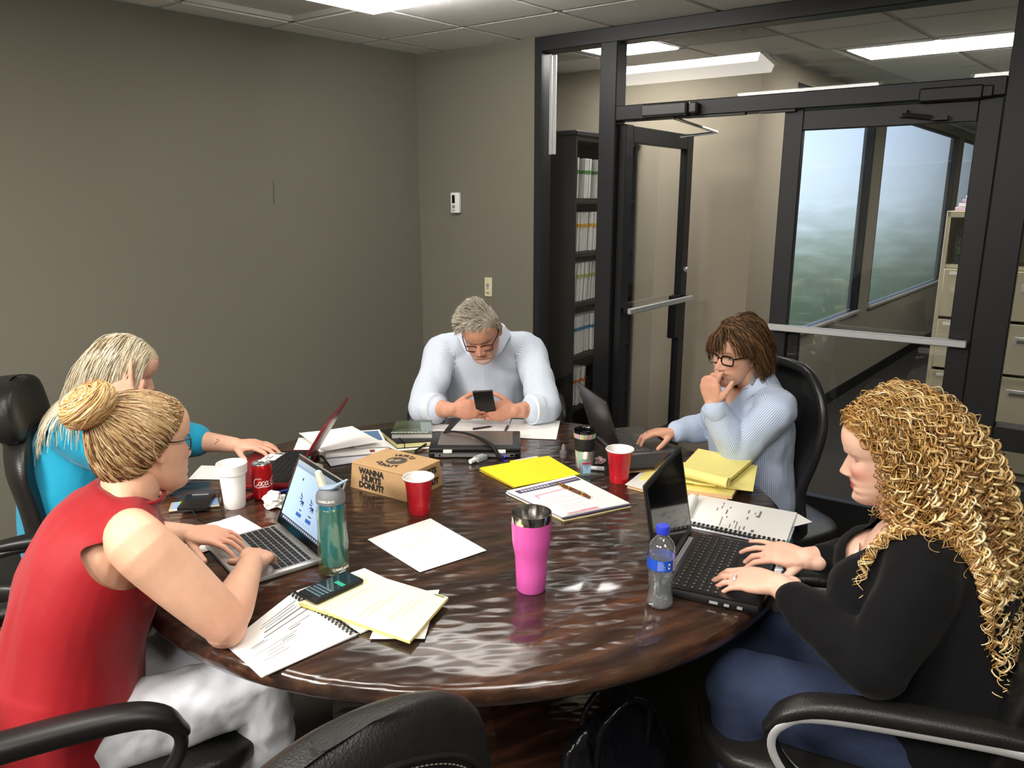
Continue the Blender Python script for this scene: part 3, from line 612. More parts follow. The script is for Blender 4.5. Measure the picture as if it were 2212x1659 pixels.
lapg, _, _ = laptop('open grey metal laptop before the woman with brown hair, lid back towards us', (.473, 2.906, TZ + .001), R(103), .350, .232, .016, .215, 108, gun, mat('gunmetal_lid', '#4e4a48', .33, metal=.7), M['blackg'], scr_off, mat('grey_key', '#4c4b49', .45), 6, 15, False, keyarea=(.31, .11, .035), padm=gun, lth=.007)

# closed laptop in front of the man
t = thing('closed_laptop', 'closed grey and black laptop in front of the man, hinges towards us', 'laptop', (-.14, 2.848, TZ + .001), 0)
m = MB(); m.box((0, 0, .0105), (.345, .235, .021), bev=.006, seg=2); m.build('base', M['black'], t)
m = MB(); m.box((0, .004, .0285), (.345, .228, .013), bev=.005, seg=2); m.build('lid', M['black'], t)
m = MB(); m.box((0, .018, .0352), (.285, .175, .0012), bev=.0004); m.build('lid_panel', mat('warm_grey_metal', '#77726c', .35, metal=.5), t, 0)
m = MB(); m.lathe([(.014, .0), (.016, .0006), (.018, 0)], 28); o = m.build('logo_ring', M['steel'], t); o.location = (0, .02, .036); text('DELL', .0085, M['steel'], t, (0, .02, .0363), rotz(math.pi), .0002, 'logo_lettering')
for x in (-.1, .1): m = MB(); m.box((x, -.1145, .024), (.034, .016, .012), bev=.002); m.build('hinge', M['white'], t)
m = MB(); m.box((0, -.1175, .010), (.30, .002, .012)); m.build('rear_panel', mat('grey_ports', '#7c7f80', .4, metal=.4), t, 0)
for k, (x, w) in enumerate(((-.155, .012), (-.13, .006), (.14, .014), (.158, .01))): m = MB(); m.box((x, -.119, .010), (w, .0015, .007)); m.build('port', M['blackg'], t, 0)
m = MB(); m.box((.108, -.122, .006), (.016, .008, .006), bev=.002); m.build('power_light', mat('blue_led', '#2a35ff', .4, emit=2.5, ecol='#2a3cff'), t)
cord = MB(); cord.tube([(-.37, 2.80, TZ + .004), (-.30, 2.93, TZ + .02), (-.255, 2.925, TZ + .044), (-.19, 2.90, TZ + .047), (-.13, 2.84, TZ + .046), (-.09, 2.76, TZ + .05), (-.065, 2.73, TZ + .037), (-.05, 2.718, TZ + .012), (-.03, 2.715, TZ + .008)], [.004, .004, .004, .0045, .006, .0075, .008, .007, .006], 10, True, 0, 6)
tag(centre(cord, (-.13, 2.84, TZ)).build('power_cord', M['rubber'], None, 60, loc=(-.13, 2.84, TZ)), 'black power cord lying over the closed laptop', 'cord')

# ------------------------------------------------------------------ cups, cans and bottles
def vessel(name, label, cat, xy, parts, rz=0, group=None):
    t = thing(name, label, cat, (xy[0], xy[1], TZ + .0005), rz, group)
    for pn, mt, prof in parts: m = MB(); m.lathe(prof, 48); m.build(pn, mt, t, 40)
    return t
def redcup(label, xy):
    return vessel('plastic_cup', label, 'cup', xy, [
        ('cup_wall', M['red'], [(0, .003), (.029, .003), (.031, 0), (.032, .004), (.0335, .03), (.0345, .031), (.036, .06), (.0375, .062), (.041, .098), (.0425, .1), (.0455, .114)]),
        ('liner', mat('white_liner', '#efecea', .35) if 'white_liner' not in bpy.data.materials else bpy.data.materials['white_liner'], [(0, .006), (.0275, .006), (.0325, .06), (.038, .098), (.0438, .1135)]),
        ('rim', bpy.data.materials['white_liner'] if 'white_liner' in bpy.data.materials else M['white'], [(.0445, .113), (.045, .117), (.0475, .1185), (.049, .116), (.0475, .1135), (.0455, .1135)])], group='red party cups')
redcup('red plastic cup by the laptop of the woman with brown hair', (.366, 2.484)); redcup('red plastic cup in front of the cardboard doughnut box', (-.285, 2.213))
vessel('foam_cup', 'tall white foam cup beside the red soda can', 'cup', (-.87, 2.262), [('cup_wall', M['foam'], [(0, .003), (.029, .003), (.031, 0), (.0325, .003), (.0345, .04), (.0395, .108), (.0405, .109), (.0445, .1125), (.046, .137), (.047, .141), (.0465, .144), (.0445, .143), (.0425, .138), (.038, .1), (.030, .006), (0, .006)])])
can = vessel('soda_can', 'red soda can with white script next to the white foam cup', 'can', (-.802, 2.331), [
    ('can_body', M['redcan'], [(0, .006), (.022, .004), (.025, 0), (.027, .002), (.0325, .010), (.033, .014), (.033, .1), (.032, .106), (.0275, .117)]),
    ('can_top', M['alu'], [(.0275, .117), (.0285, .120), (.0275, .1218), (.026, .120), (.0248, .1165), (0, .1165)])])
m = MB(); m.box((0, .004, .1182), (.014, .02, .0012), bev=.0005); m.lathe([(.004, .1188), (.008, .1188)], 16, (0, .009, 0)); m.build('pull_tab', M['alu'], can); m = MB(); m.lathe([(0, .1168), (.009, .1168)], 20, (-.004, -.010, 0)); m.build('can_opening', M['black'], can)
# script lettering wrapped round the can (strokes in unrolled coordinates, metres)
def script(strokes, r, zc, a0, mb, sc=1.0, wd=.0016):
    for st in strokes:
        P = cr_spline(np.array([(p[0], p[1]) for p in st]), 6) * sc; ww = np.interp(np.linspace(0, 1, len(P)), np.linspace(0, 1, len(st)), [p[2] if len(p) > 2 else 1 for p in st]) * wd
        T = np.gradient(P, axis=0); Nn = np.c_[-T[:, 1], T[:, 0]]; Nn /= np.linalg.norm(Nn, axis=1, keepdims=True) + 1e-9; V = []
        for p, nn, w in zip(P, Nn, ww):
            for s in (-1, 1): x, y = p + nn * w * s * .5; a = a0 + x / r; V.append((math.cos(a) * (r + .0003), math.sin(a) * (r + .0003), zc + y))
        mb.add(V, [(2*i, 2*i+2, 2*i+3, 2*i+1) for i in range(len(P) - 1)]); mb.add(V, [(2*i+1, 2*i+3, 2*i+2, 2*i) for i in range(len(P) - 1)])
def oval(cx, cy, rx, ry, t0=0, t1=360, n=10, lean=.25): return [(cx + rx * math.cos(R(t0 + (t1 - t0) * i / n)) + lean * ry * math.sin(R(t0 + (t1 - t0) * i / n)), cy + ry * math.sin(R(t0 + (t1 - t0) * i / n)), 1 + .5 * abs(math.cos(R(t0 + (t1 - t0) * i / n)))) for i in range(n + 1)]
cola = [oval(-.024, .001, .0075, .013, 50, 335, 12), [(-.017, .011, .6), (-.012, .015, 1), (-.006, .012, .8)], oval(-.011, -.002, .0042, .0062), oval(-.001, -.002, .0042, .0062, 50, 320), oval(.009, -.002, .0042, .0062), [(.0145, .004, 1), (.0125, -.006, 1.2), (.0155, -.008, .8), (.019, -.004, .6)],
        [(.019, .004, 1.2), (.024, .004, 1.2)], oval(.034, .001, .0075, .013, 50, 335, 12), oval(.046, -.002, .0042, .0062), [(.0535, -.007, .8), (.056, .008, 1.3), (.053, .012, 1), (.0525, .002, 1.2), (.054, -.007, .8)], oval(.062, -.002, .0042, .0062), [(.0672, .004, 1), (.0655, -.006, 1.2), (.069, -.007, .6)],
        [(-.03, -.013, .5), (-.018, -.0155, 1.2), (-.002, -.0125, 1.6), (.012, -.015, 1.2), (.03, -.013, .6)]]
m = MB(); script(cola, .033, .063, R(-66) , m, 1.0, .0021); m.build('script_lettering', mat('white_lettering', '#ece9e6', .4), can, 0)['kind'] = 'stuff'
# pink steel tumbler
pinkm = mat('pink_powder_coat', '#e060b4', .35, spec=.4)
vessel('steel_tumbler', 'tall pink steel tumbler without a lid in the foreground of the table', 'tumbler', (.047, 1.733), [
    ('body', pinkm, [(0, .002), (.031, .002), (.0335, 0), (.036, .004), (.038, .05), (.0395, .088), (.0405, .094), (.043, .108), (.0455, .122), (.0468, .135), (.0488, .182)]),
    ('steel_rim', mat('polished_steel', '#c9c7c4', .14, metal=1), [(.0488, .182), (.0489, .183), (.0492, .201), (.0488, .2035), (.0478, .2035), (.047, .201), (.045, .14), (.036, .08), (.033, .012), (0, .01)])])
# sports bottle
CBT = thing('sports_bottle', 'tall translucent teal water bottle with grey bite-valve cap in front of the silver laptop', 'bottle', (-.460, 1.830, TZ + .0005), R(-20))
tealo = thin_tint('green_tinted_shell', '#f4faf0', .03, '#c6dc8c', .04); teali = thin_tint('teal_liner', '#5cb8dc', .75, '#0b7f9f', .08, gl=1.5)
m = MB(); m.lathe([(0, .001), (.036, .001), (.040, .004), (.041, .01), (.0385, .09), (.0372, .13), (.0378, .17), (.036, .178), (.034, .18), (.0335, .177), (.0352, .165), (.035, .13), (.0362, .09), (.0385, .012), (0, .006)], 56); m.build('outer_shell', tealo, CBT, 40)
m = MB(); m.lathe([(0, .020), (.028, .021), (.0315, .027), (.032, .06), (.0322, .165), (.033, .185), (.0335, .192)], 56); m.build('inner_liner', teali, CBT, 40)
m = MB(); m.lathe([(.0335, .190), (.0362, .191), (.0368, .195), (.0366, .21), (.035, .212), (.034, .217), (.026, .224), (0, .226)], 56); m.build('cap', mat('grey_cap', '#75797d', .5), CBT, 40)
grc = mat('pale_grey_valve', '#a9b3bd', .4)
m = MB(); m.loft([(-.018, 0, .219), (-.024, 0, .236), (-.032, 0, .262)], [(.011, .012), (.010, .010), (.009, .008)], (0, 1, 0), 14, 'round', exp=3); m.build('bite_valve', mat('milky_silicone', '#d7dccb', .5), CBT)
m = MB(); m.loft([(-.02, 0, .226), (.012, 0, .231), (.036, -.004, .246), (.054, -.006, .257)], [(.016, .006), (.016, .007), (.012, .004), (.004, .003)], (0, 1, 0), 14, 'round', sub=4); m.build('carry_tab', mat('blue_grey_tab', '#8fa3b8', .45), CBT)
m = MB(); m.tube([(.004, .004, .026), (.003, .002, .1), (-.006, 0, .2)], .0055, 12); m.build('drinking_straw', mat('clear_teal_straw', '#3fb7c6', .2, trans=.5), CBT)
def wrap_text(s, size, r, zc, a0, m, parent, name, bold=.0003):
    o = text(s, size, m, parent, (0, 0, 0), np.eye(3), bold, name); me = o.data
    v = np.array([x.co[:] for x in me.vertices]); a = a0 + v[:, 0] / r; v2 = np.c_[np.cos(a) * (r + .0004), np.sin(a) * (r + .0004), zc + v[:, 1]]; me.vertices.foreach_set('co', v2.ravel()); me.update(); return o
wrap_text('CAMELBAK', .0095, .0367, .2025, R(-78), M['white'], CBT, 'cap_lettering'); wrap_text('CAMELBAK', .0095, .0408, .02, R(-30), M['white'], CBT, 'base_lettering'); wrap_text('eddy', .009, .0408, .0115, R(-28), M['white'], CBT, 'base_lettering')
# disposable water bottle
WB = thing('water_bottle', 'small clear plastic water bottle with blue cap and blue label beside the black laptop', 'bottle', (.350, 1.655, TZ + .0005), R(8))
pet = thin_tint('clear_plastic', '#f8fafb', .05, '#ffffff', .04, gl=3.0); wat = thin_tint('water', '#eef3f6', .05, '#e8eef4', .02, 1.33)
prof = [(0, .004), (.012, .003), (.02, 0), (.029, .003), (.0325, .012)]
for k in range(9): z = .016 + k * .0085; rr = .0325 - .0045 * math.sin(min(1, k / 7) * math.pi * .9) ; prof += [(rr, z), (rr - .0012, z + .004)]
prof += [(.0305, .095), (.0325, .1), (.0325, .128), (.032, .135), (.03, .150), (.025, .162), (.016, .173), (.0125, .177), (.0125, .182), (.0155, .183), (.0155, .185), (.012, .186), (.012, .196)]
m = MB(); m.lathe(prof, 48); m.build('bottle_body', pet, WB, 60)
m = MB(); m.lathe([(0, .006)] + [(r - .002, z + .002) for r, z in prof[3:-12]] + [(.0302, .118), (0, .118)], 40); m.build('water', wat, WB, 60)
m = MB(); m.lathe([(.0335, .1005), (.0336, .1005), (.0336, .1275), (.0335, .1275)], 48); m.build('label', mat('blue_label', '#1d4fc4', .4), WB, 40)
m = MB()
for i in range(48): pass
a0 = R(-52)
def patch(a, b, z0, z1, r): return [(math.cos(x) * r, math.sin(x) * r, z) for z in (z0, z1) for x in np.linspace(a, b, 8)]
def arcq(mb, a, b, z0, z1, r): mb.add(patch(a, b, z0, z1, r), [(i, i+1, 9 + i, 8 + i) for i in range(7)])
arcq(m, R(-58), R(-20), .1005, .1275, .0339); m.build('white_panel', M['white'], WB, 0)
m = MB(); 
for k in range(7): arcq(m, R(-56), R(-36), .103 + k * .0034, .1045 + k * .0034 + .0006 * (k % 2), .0341)
m.build('barcode', M['inkd'], WB, 0)['kind'] = 'stuff'
m = MB(); kr = np.random.default_rng(8)
for k in range(10): arcq(m, R(-125), R(-125 + kr.uniform(20, 34)), .1035 + k * .0023, .1045 + k * .0023, .0339)
m.build('fine_print', mat('pale_print', '#9db4e6', .5), WB, 0)['kind'] = 'stuff'
m = MB(); arcq(m, R(-82), R(-74), .107, .121, .0339); m.build('recycling_mark', M['white'], WB, 0)
m = MB(); arcq(m, R(-81), R(-75), .111, .117, .0341); m.build('mark_symbol', M['inkd'], WB, 0)
m = MB(); m.lathe([(.0148, .186), (.0158, .187), (.0158, .2), (.0148, .2025), (0, .2025)], 36); m.build('cap', mat('blue_cap', '#2b3fc4', .35), WB)
m = MB(); m.lathe([(.015, .184), (.0162, .1842), (.0162, .186), (.015, .186)], 36); m.build('cap_ring', bpy.data.materials['blue_cap'], WB)
# patterned travel mug with black grip
pm_ = bpy.data.materials.new('striped_mug_art'); pm_.use_nodes = True
def stripes(m):
    nt = m.node_tree; N, L = nt.nodes, nt.links; b = N['Principled BSDF']; tc = N.new('ShaderNodeTexCoord'); mp = N.new('ShaderNodeMapping'); mp.inputs['Scale'].default_value = (160, 160, 14); L.new(tc.outputs['Object'], mp.inputs[0])
    nz = N.new('ShaderNodeTexVoronoi'); nz.inputs['Scale'].default_value = 1; L.new(mp.outputs[0], nz.inputs['Vector']); hs = N.new('ShaderNodeHueSaturation'); hs.inputs['Saturation'].default_value = .75; hs.inputs['Value'].default_value = .75; L.new(nz.outputs['Color'], hs.inputs['Color']); L.new(hs.outputs[0], b.inputs['Base Color']); b.inputs['Roughness'].default_value = .3
stripes(pm_)
vessel('travel_mug', 'striped multicolour travel mug with a black grip band and black lid', 'mug', (.261, 2.635), [
    ('mug_body', pm_, [(0, .002), (.027, .002), (.029, 0), (.030, .004), (.0345, .068)]), ('grip_band', M['rubber'], [(.0345, .066), (.0366, .067), (.0385, .112), (.0375, .114)]),
    ('upper_band', pm_, [(.0375, .112), (.0395, .113), (.0402, .131), (.039, .132)]), ('lid', M['blackg'], [(.039, .130), (.041, .131), (.0412, .139), (.0395, .141), (.037, .138), (.036, .124), (0, .124)])])
# clear cup with green straw behind the silver laptop
cc = thing('iced_drink_cup', 'clear plastic cup with a green straw behind the silver laptop screen', 'cup', (-.652, 2.335, TZ + .0005), 0)
m = MB(); m.lathe([(0, .003), (.028, .001), (.031, .004), (.044, .098), (.046, .1), (.0455, .103), (.043, .1), (.0295, .006), (0, .006)], 40); m.build('cup_wall', thin_tint('cloudy_plastic', '#e6e2da', .22, '#d8d2c8', .08), cc, 40)
m = MB(); m.lathe([(0, .006), (.029, .006), (.036, .05), (0, .05)], 32); m.build('drink', mat('milky_drink', '#b9a48c', .4), cc, 40)
m = MB(); m.tube([(-.012, -.01, .008), (.006, .0, .14)], .0036, 10); m.build('straw', mat('green_straw', '#14694a', .35), cc)
# small bottles
t = thing('hand_sanitizer', 'small upright clear hand sanitizer bottle with white cap by the striped mug', 'bottle', (.256, 2.541, TZ + .0005), R(8))
clr = thin_tint('clear_gel', '#dbe6ea', .12, '#e6eef2', .05)
m = MB(); m.box((0, 0, .0285), (.037, .022, .055), bev=.006, seg=3); m.lathe([(.015, .056), (.009, .062), (.009, .066)], 24); m.build('bottle_body', clr, t)
m = MB(); m.lathe([(.009, .062), (.0095, .063), (.0085, .083), (.007, .085), (0, .085)], 24); m.build('cap', M['white'], t)
m = MB(); m.box((.002, -.0115, .027), (.028, .0006, .03)); m.build('label', mat('pale_blue_label', '#93c3dc', .5), t, 0); m = MB(); m.box((.002, -.0115, .048), (.028, .0008, .008)); m.build('label_band', mat('crimson_band', '#a8324a', .5), t, 0)
text('HAND', .0065, mat('violet_print', '#51489a', .5), t, (.002, -.0122, .0385), rotx(R(90)), .0002); text('GEL', .006, bpy.data.materials['violet_print'], t, (.002, -.0122, .0305), rotx(R(90)), .0001)
dv = A(-.158 + .092, 2.65 - 2.728); rzz = math.atan2(dv[1], dv[0])
t = thing('hand_sanitizer', 'small hand sanitizer bottle lying on its side by the closed laptop', 'bottle', (-.125, 2.689, TZ + .0115), rzz)
m = MB(); m.box((-.012, 0, 0), (.055, .03, .021), bev=.006, seg=3); m.build('bottle_body', thin_tint('clear_gel_pale', '#d5dbd8', .4, '#e2e6e4', .08), t)
m = MB(); m.tube([(.014, 0, 0), (.024, 0, 0), (.042, 0, 0)], [.008, .0095, .0085], 18); m.build('cap', M['white'], t)
m = MB(); m.box((-.012, 0, .0108), (.03, .02, .0006)); m.build('label', mat('grey_label', '#9fa79b', .6), t, 0)
t = thing('perfume_bottle', 'tiny ribbed clear bottle with a pointed stopper behind the yellow folder', 'bottle', (.192, 2.730, TZ + .0005), 0)
m = MB(); m.lathe([(0, 0), (.012, 0), (.0145, .005), (.0148, .022), (.011, .03), (.006, .032)], 12); m.build('bottle_body', thin_tint('lilac_glass', '#b9aeb4', .3, '#b5abb2', .05, gl=2), t, 20)
m = MB(); m.loft([(0, 0, .031), (0, 0, .04), (0, 0, .051)], [(.006, .005), (.0085, .005), (.005, .003)], (1, 0, 0), 12, 'round'); m.build('stopper', thin_tint('cloudy_stopper', '#c4c0c0', .35, '#c0bcbc', .06, gl=2), t)
t = thing('lip_balm', 'short white capped lip balm lying beside the sanitizer bottle', 'tube', (.297, 2.595, TZ + .0085), R(-14)); m = MB(); m.tube([(-.03, 0, 0), (.006, 0, 0)], .0075, 16); m.build('tube', M['white'], t); m = MB(); m.tube([(.006, 0, 0), (.032, 0, 0)], .0083, 16); m.build('cap', mat('grey_cap2', '#b7b5b6', .4), t)
def crumple(name, label, xy, s, m_, seed):
    bm = bmesh.new(); bmesh.ops.create_icosphere(bm, subdivisions=4, radius=1); r_ = np.random.default_rng(seed).uniform(-9, 9, 3)
    for v in bm.verts: k = 1 + .55 * noise.cell(Vector(v.co * 1.6) + Vector(r_)) * .5 + .4 * noise.noise(v.co * 2.5 + Vector(r_)); v.co = Vector((v.co.x * s[0], v.co.y * s[1], max(v.co.z, -.55) * s[2])) * k
    mm = MB(); bm.verts.index_update(); zmin = min(v.co.z for v in bm.verts); mm.add([(v.co.x, v.co.y, v.co.z - zmin) for v in bm.verts], [[q.index for q in f.verts] for f in bm.faces]); bm.free()
    return tag(mm.build(name, m_, None, 25, loc=(*xy, TZ + .0005)), label, 'tissue')
crumple('crumpled_napkin', 'crumpled white napkin between the red can and the silver laptop', (-.742, 2.262), (.034, .03, .026), M['paper'], 1)
crumple('tissue', 'pinkish wrapper scrap behind the red cup on the right', (.322, 2.66), (.016, .014, .016), mat('pinkish_wrap', '#b89a9c', .5), 5)
for lb_, a, b, col in (('blue pen lying behind the red soda can', (598, 1064), (632, 1057), '#1c2f8c'), ('red marker lying between foam cup and can', (522, 1079), (552, 1066), '#c0303a')):
    p, q = onz(*a, TZ + .006), onz(*b, TZ + .006); c = (p + q) / 2; t = thing('pen', lb_, 'pen', c, math.atan2(q[1]-p[1], q[0]-p[0])); ln = np.linalg.norm(q - p) / 2 + .03
    m = MB(); m.tube([(-ln, 0, 0), (ln * .5, 0, 0), (ln * .9, 0, 0)], [.005, .005, .0035], 12); m.build('barrel', mat('pen_' + col[1:4], col, .35), t); m = MB(); m.tube([(ln * .45, 0, 0), (ln, 0, 0)], [.0058, .005], 12); m.build('cap', M['white'], t)

# ------------------------------------------------------------------ cardboard box
bx = thing('doughnut_box', 'kraft cardboard doughnut box with black lettering in the middle of the table', 'box', (-.388, 2.440, TZ + .0005), R(-33))
bw, bd, bh = .235, .172, .086
V = []
for z, e in ((0, .006), (bh, 0)): V += [(-bw/2 - e, -bd/2 - e, z), (bw/2 + e, -bd/2 - e, z), (bw/2 + e, bd/2 + e, z), (-bw/2 - e, bd/2 + e, z)]
m = MB(); m.add(V, [(3, 2, 1, 0), (0, 1, 5, 4), (1, 2, 6, 5), (2, 3, 7, 6), (3, 0, 4, 7)]); m.build('box_body', M['card'], bx, 0)
m = MB(); m.box((0, 0, bh + .001), (bw + .004, bd + .004, .003), bev=.001); lidx = m.build('box_lid', M['card'], bx, 0)
for x in (-bw / 2 - .0035, bw / 2 + .0035): m = MB(); m.box((x * .998, -.0, bh - .03), (.0015, bd - .02, .058)); m.build('lid_flap', M['card'], bx, 0)
sl = math.atan(.006 / bh); fr = rotx(R(90) - sl)
for i, s in enumerate(('WANNA', 'HURTS', 'DONUT?')): text(s, .0275, M['print'], bx, (-.066 + .036, -bd/2 - .0011 - .006 * (1 - (.066 - i * .0235) / bh), .066 - i * .0235), fr, .0017, 'front_lettering', 'CENTER', .98)
for i, s in enumerate(('HURTS', 'DONUT')): text(s, .026, M['print'], bx, (bw/2 + .0055 + .006 * (i * .5), .02, .064 - i * .038), rotz(R(90)) @ rotx(R(90) - sl), .0016, 'side_lettering')
m = MB(); m.lathe([(0, bh + .0030), (.015, bh + .0030)], 28, (0, .003, 0)); m.lathe([(.016, bh + .0031), (.036, bh + .0031)], 40, (0, .003, 0)); m.build('doughnut_emblem', mat('faded_print', '#4c463f', .8), bx, 0)
m = MB(); m.lathe([(0, bh + .0034), (.011, bh + .0034)], 24, (.003, .005, 0)); 
m.add([(-.03, -.012, bh + .0035), (-.012, -.018, bh + .0035), (-.006, .0, bh + .0035), (-.024, .012, bh + .0035)], [(0, 1, 2, 3)]); m.build('emblem_detail', mat('tan_print', '#9b8766', .8), bx, 0)
def arc_text(s, r, a0, a1, size, z, parent, flip):
    for i, ch in enumerate(s):
        a = R(a0 + (a1 - a0) * i / (len(s) - 1)); text(ch, size, M['print'], parent, (r * math.cos(a), .003 + r * math.sin(a), z), rotz(a - R(90) if not flip else a + R(90)), .0014, 'lid_letter')
arc_text('HURTS', .054, 126, 54, .026, bh + .0032, bx, False); arc_text('DONUT', .057, 230, 310, .026, bh + .0032, bx, True)

# ------------------------------------------------------------------ papers, folders, books
paper('blank white sheet lying alone between the red cup and the pink tumbler', [(-.409, 2.016), (-.246, 2.164), (-.07, 1.942), (-.237, 1.813)], rows=[(.25, .55, .42, .006)], inkm=mat('faint_yellow', '#efe3a8', .8), wav=.0015, seed=2)
fc = [(-.117, 2.587), (.136, 2.726), (.236, 2.539), (.006, 2.413)]
t = thing('file_folder', 'bright yellow file folder lying in the middle of the table', 'folder', cxy(fc), 0)
sf = Surf(fc, TZ + .0005, .001, 3); m = MB(); sf.sheet(m, .0008); world_build(m, 'back_cover', M['yellowd'], t, 30)
m = MB(); Surf([(q[0], q[1]) for q in fc], TZ + .0028, .001, 4, z4=(.004, .003, 0, .001)).sheet(m, .002); world_build(m, 'papers', M['yellowd'], t, 30)
fc2 = [(-.113, 2.592), (.136, 2.726), (.238, 2.536), (.010, 2.406)]; sf = Surf(fc2, TZ + .0062, .001, 5, z4=(.004, .003, 0, .001)); m = MB(); sf.sheet(m, .0008); world_build(m, 'front_cover', M['yellowf'], t, 30)
tabp = [sf(.42, 0, .0), sf(.86, 0, .0), sf(.86, -.08, .0), sf(.46, -.08, .0)]; m = MB(); m.add([p - A(0, 0, .001) for p in tabp] + tabp, [(3, 2, 1, 0), (4, 5, 6, 7), (0, 1, 5, 4), (2, 3, 7, 6)]); world_build(m, 'folder_tab', M['yellowf'], t)
m = MB(); sf.rect(m, .52, .84, -.07, -.02, .0006); world_build(m, 'tab_label', M['white'], t)

mc = [(-.017, 2.358), (.214, 2.506), (.368, 2.255), (.151, 2.146)]
t = thing('booklet_stack', 'stack of white booklets with a purple title band, topped with a pink-edged page', 'booklets', cxy(mc), 0)
for k, (dx, mm) in enumerate(((.004, M['cream']), (-.004, M['paperb']), (.003, mat('purple_cover', '#544a68', .5)), (0, M['paper']))):
    m = MB(); Surf([(q[0] + dx, q[1] - dx * 1.2) for q in mc], TZ + .0005 + k * .0034, .0012, 6 + k).sheet(m, .0031); world_build(m, ['lower_booklet', 'middle_booklet', 'purple_cover', 'top_booklet'][k], mm, t, 30)
sf = Surf(mc, TZ + .0005 + .0102, .0012, 9); m = MB(); sf.rect(m, .06, .98, .06, .17, .0031); world_build(m, 'title_band', bpy.data.materials['purple_cover'], t)
m = MB()
for a in np.linspace(.12, .5, 9): sf.rect(m, a, a + .03, .085, .14, .0036)
sf.rect(m, .55, .95, .105, .118, .0036); world_build(m, 'title_print', mat('pale_lilac', '#cfc8d8', .6), t)['kind'] = 'stuff'
nc = [(.061, 2.315), (.190, 2.398), (.271, 2.208), (.165, 2.154)]
t, sf = paper('white page with pink headings lying on top of the booklet stack', nc, TZ + .0158, .0006, rows=text_lines(4, 10, .25, .9, .1, .9, .012), inkm=mat('pale_pink_ink', '#eec3ca', .8), seed=11, wav=.001)
m = MB(); sf.rect(m, .02, .95, .06, .085, .001); sf.rect(m, .03, .07, .06, .2, .001); sf.rect(m, .05, .98, .95, .985, .001); sf.rect(m, .45, .95, .93, .985, .001); world_build(m, 'pink_heading', M['pink'], t)['kind'] = 'stuff'
p, q = A(.149, 2.409, TZ + .022), A(.251, 2.277, TZ + .022); t = thing('fountain_pen', 'thick tortoiseshell and gold pen lying on the booklet stack', 'pen', (p + q) / 2, math.atan2(q[1]-p[1], q[0]-p[0]))
tort = mat('tortoiseshell', '#5a3622', .2, var=.8, vscale=120); gold = mat('gold', '#c8a24a', .25, metal=.9)
m = MB(); m.tube([(-.055, 0, 0), (.0, 0, 0), (.055, 0, 0), (.075, 0, 0)], [.006, .0068, .0065, .004], 16); m.build('barrel', tort, t)
for x, w in ((-.02, .006), (.045, .01), (-.052, .005)): m = MB(); m.tube([(x - w/2, 0, 0), (x + w/2, 0, 0)], .0072, 16); m.build('gold_ring', gold, t)
m = MB(); m.tube([(-.055, 0, 0), (-.068, 0, 0), (-.084, 0, 0)], [.005, .0045, .002], 12); m.build('pen_tip', gold, t)

# comb bound report, legal pad and phone at the left front
def comb(t, p, q, n, m_, out, r=.007):
    base = None; p, q = A(*p), A(*q); d = nrm(q - p); s = np.cross(d, A(0, 0, 1)) * out
    m = MB(); m.tube([p + s * .003, q + s * .003], .0028, 8); world_build(m, 'comb_spine', m_, t, 40)
    for i in range(n):
        c = p + (q - p) * (i + .5) / n - np.array(t.location)
        if base is None:
            pts = [s * (r * math.cos(a)) * 1.2 - s * .004 + A(0, 0, r * math.sin(a) * 1.0) for a in np.linspace(R(-60), R(200), 9)]
            m = MB(); m.loft(pts, [(.0036, .0011)] * 9, d, 8); base = o = m.build('binding_ring', m_, t, 40)
        else: o = base.copy(); COL.objects.link(o); o.parent = t
        o.location = tuple(c)
pg = [(-.615, 1.478), (-.502, 1.363), (-.342, 1.518), (-.535, 1.705)]
t = thing('bound_report', 'open comb-bound report under the elbow of the woman in red', 'report', cxy(pg), 0)
for k in range(2): m = MB(); sf = Surf([(q[0] + .004 * k, q[1] + .003 * k) for q in pg], TZ + .0005 + k * .0022, .0015, 20 + k); sf.sheet(m, .002); world_build(m, 'page_block', M['paperb' if k == 0 else 'paper'], t, 30)
m = MB()     # u runs towards the near edge, v from the left edge to the comb
for a, b, v, h in [(.25, .27, .35, .6), (.33, .345, .3, .68), (.37, .385, .12, .16), (.40, .41, .12, .2), (.43, .44, .55, .3), (.46, .475, .55, .14), (.53, .54, .1, .5), (.56, .575, .4, .14), (.6, .61, .2, .35), (.66, .67, .18, .2), (.72, .73, .1, .3), (.12, .13, .4, .5), (.16, .17, .35, .5), (.2, .21, .4, .45)]:
    sf.rect(m, a, b, v, v + h, .002)
world_build(m, 'printed_text', M['ink'], t)['kind'] = 'stuff'
rp = [(-.528, 1.712), (-.336, 1.524), (-.195, 1.513), (-.372, 1.833)]; rp2 = [(-.528, 1.712), (-.336, 1.524), (-.182, 1.66), (-.384, 1.835)]
m = MB(); Surf(rp2, TZ + .0005, .0012, 23).sheet(m, .003); world_build(m, 'right_pages', M['paper'], t, 30)
comb(t, (*pg[3], TZ + .006), (*pg[2], TZ + .006), 19, M['black'], -1)
paper('white sheet poking out under the yellow legal pad', [(-.30, 1.70), (-.178, 1.716), (-.190, 1.500), (-.31, 1.50)], TZ + .0048, wav=.001, seed=25)
yp = [(-.499, 1.632), (-.376, 1.781), (-.151, 1.653), (-.218, 1.467)]
t = thing('legal_pad', 'pale yellow legal pad lying on the comb-bound report, phone on it', 'notepad', cxy(yp), 0)
m = MB(); Surf(yp, TZ + .013, .001, 26, z4=(-.003, 0, 0, 0)).sheet(m, .006); world_build(m, 'pad', M['yellow'], t, 30)
sf = Surf(yp, TZ + .0195, .0012, 27, z4=(-.003, 0, 0, 0)); m = MB(); sf.sheet(m, .0006); world_build(m, 'top_page', mat('pale_yellow_page', '#faf2c0', .7), t, 30)
m = MB()
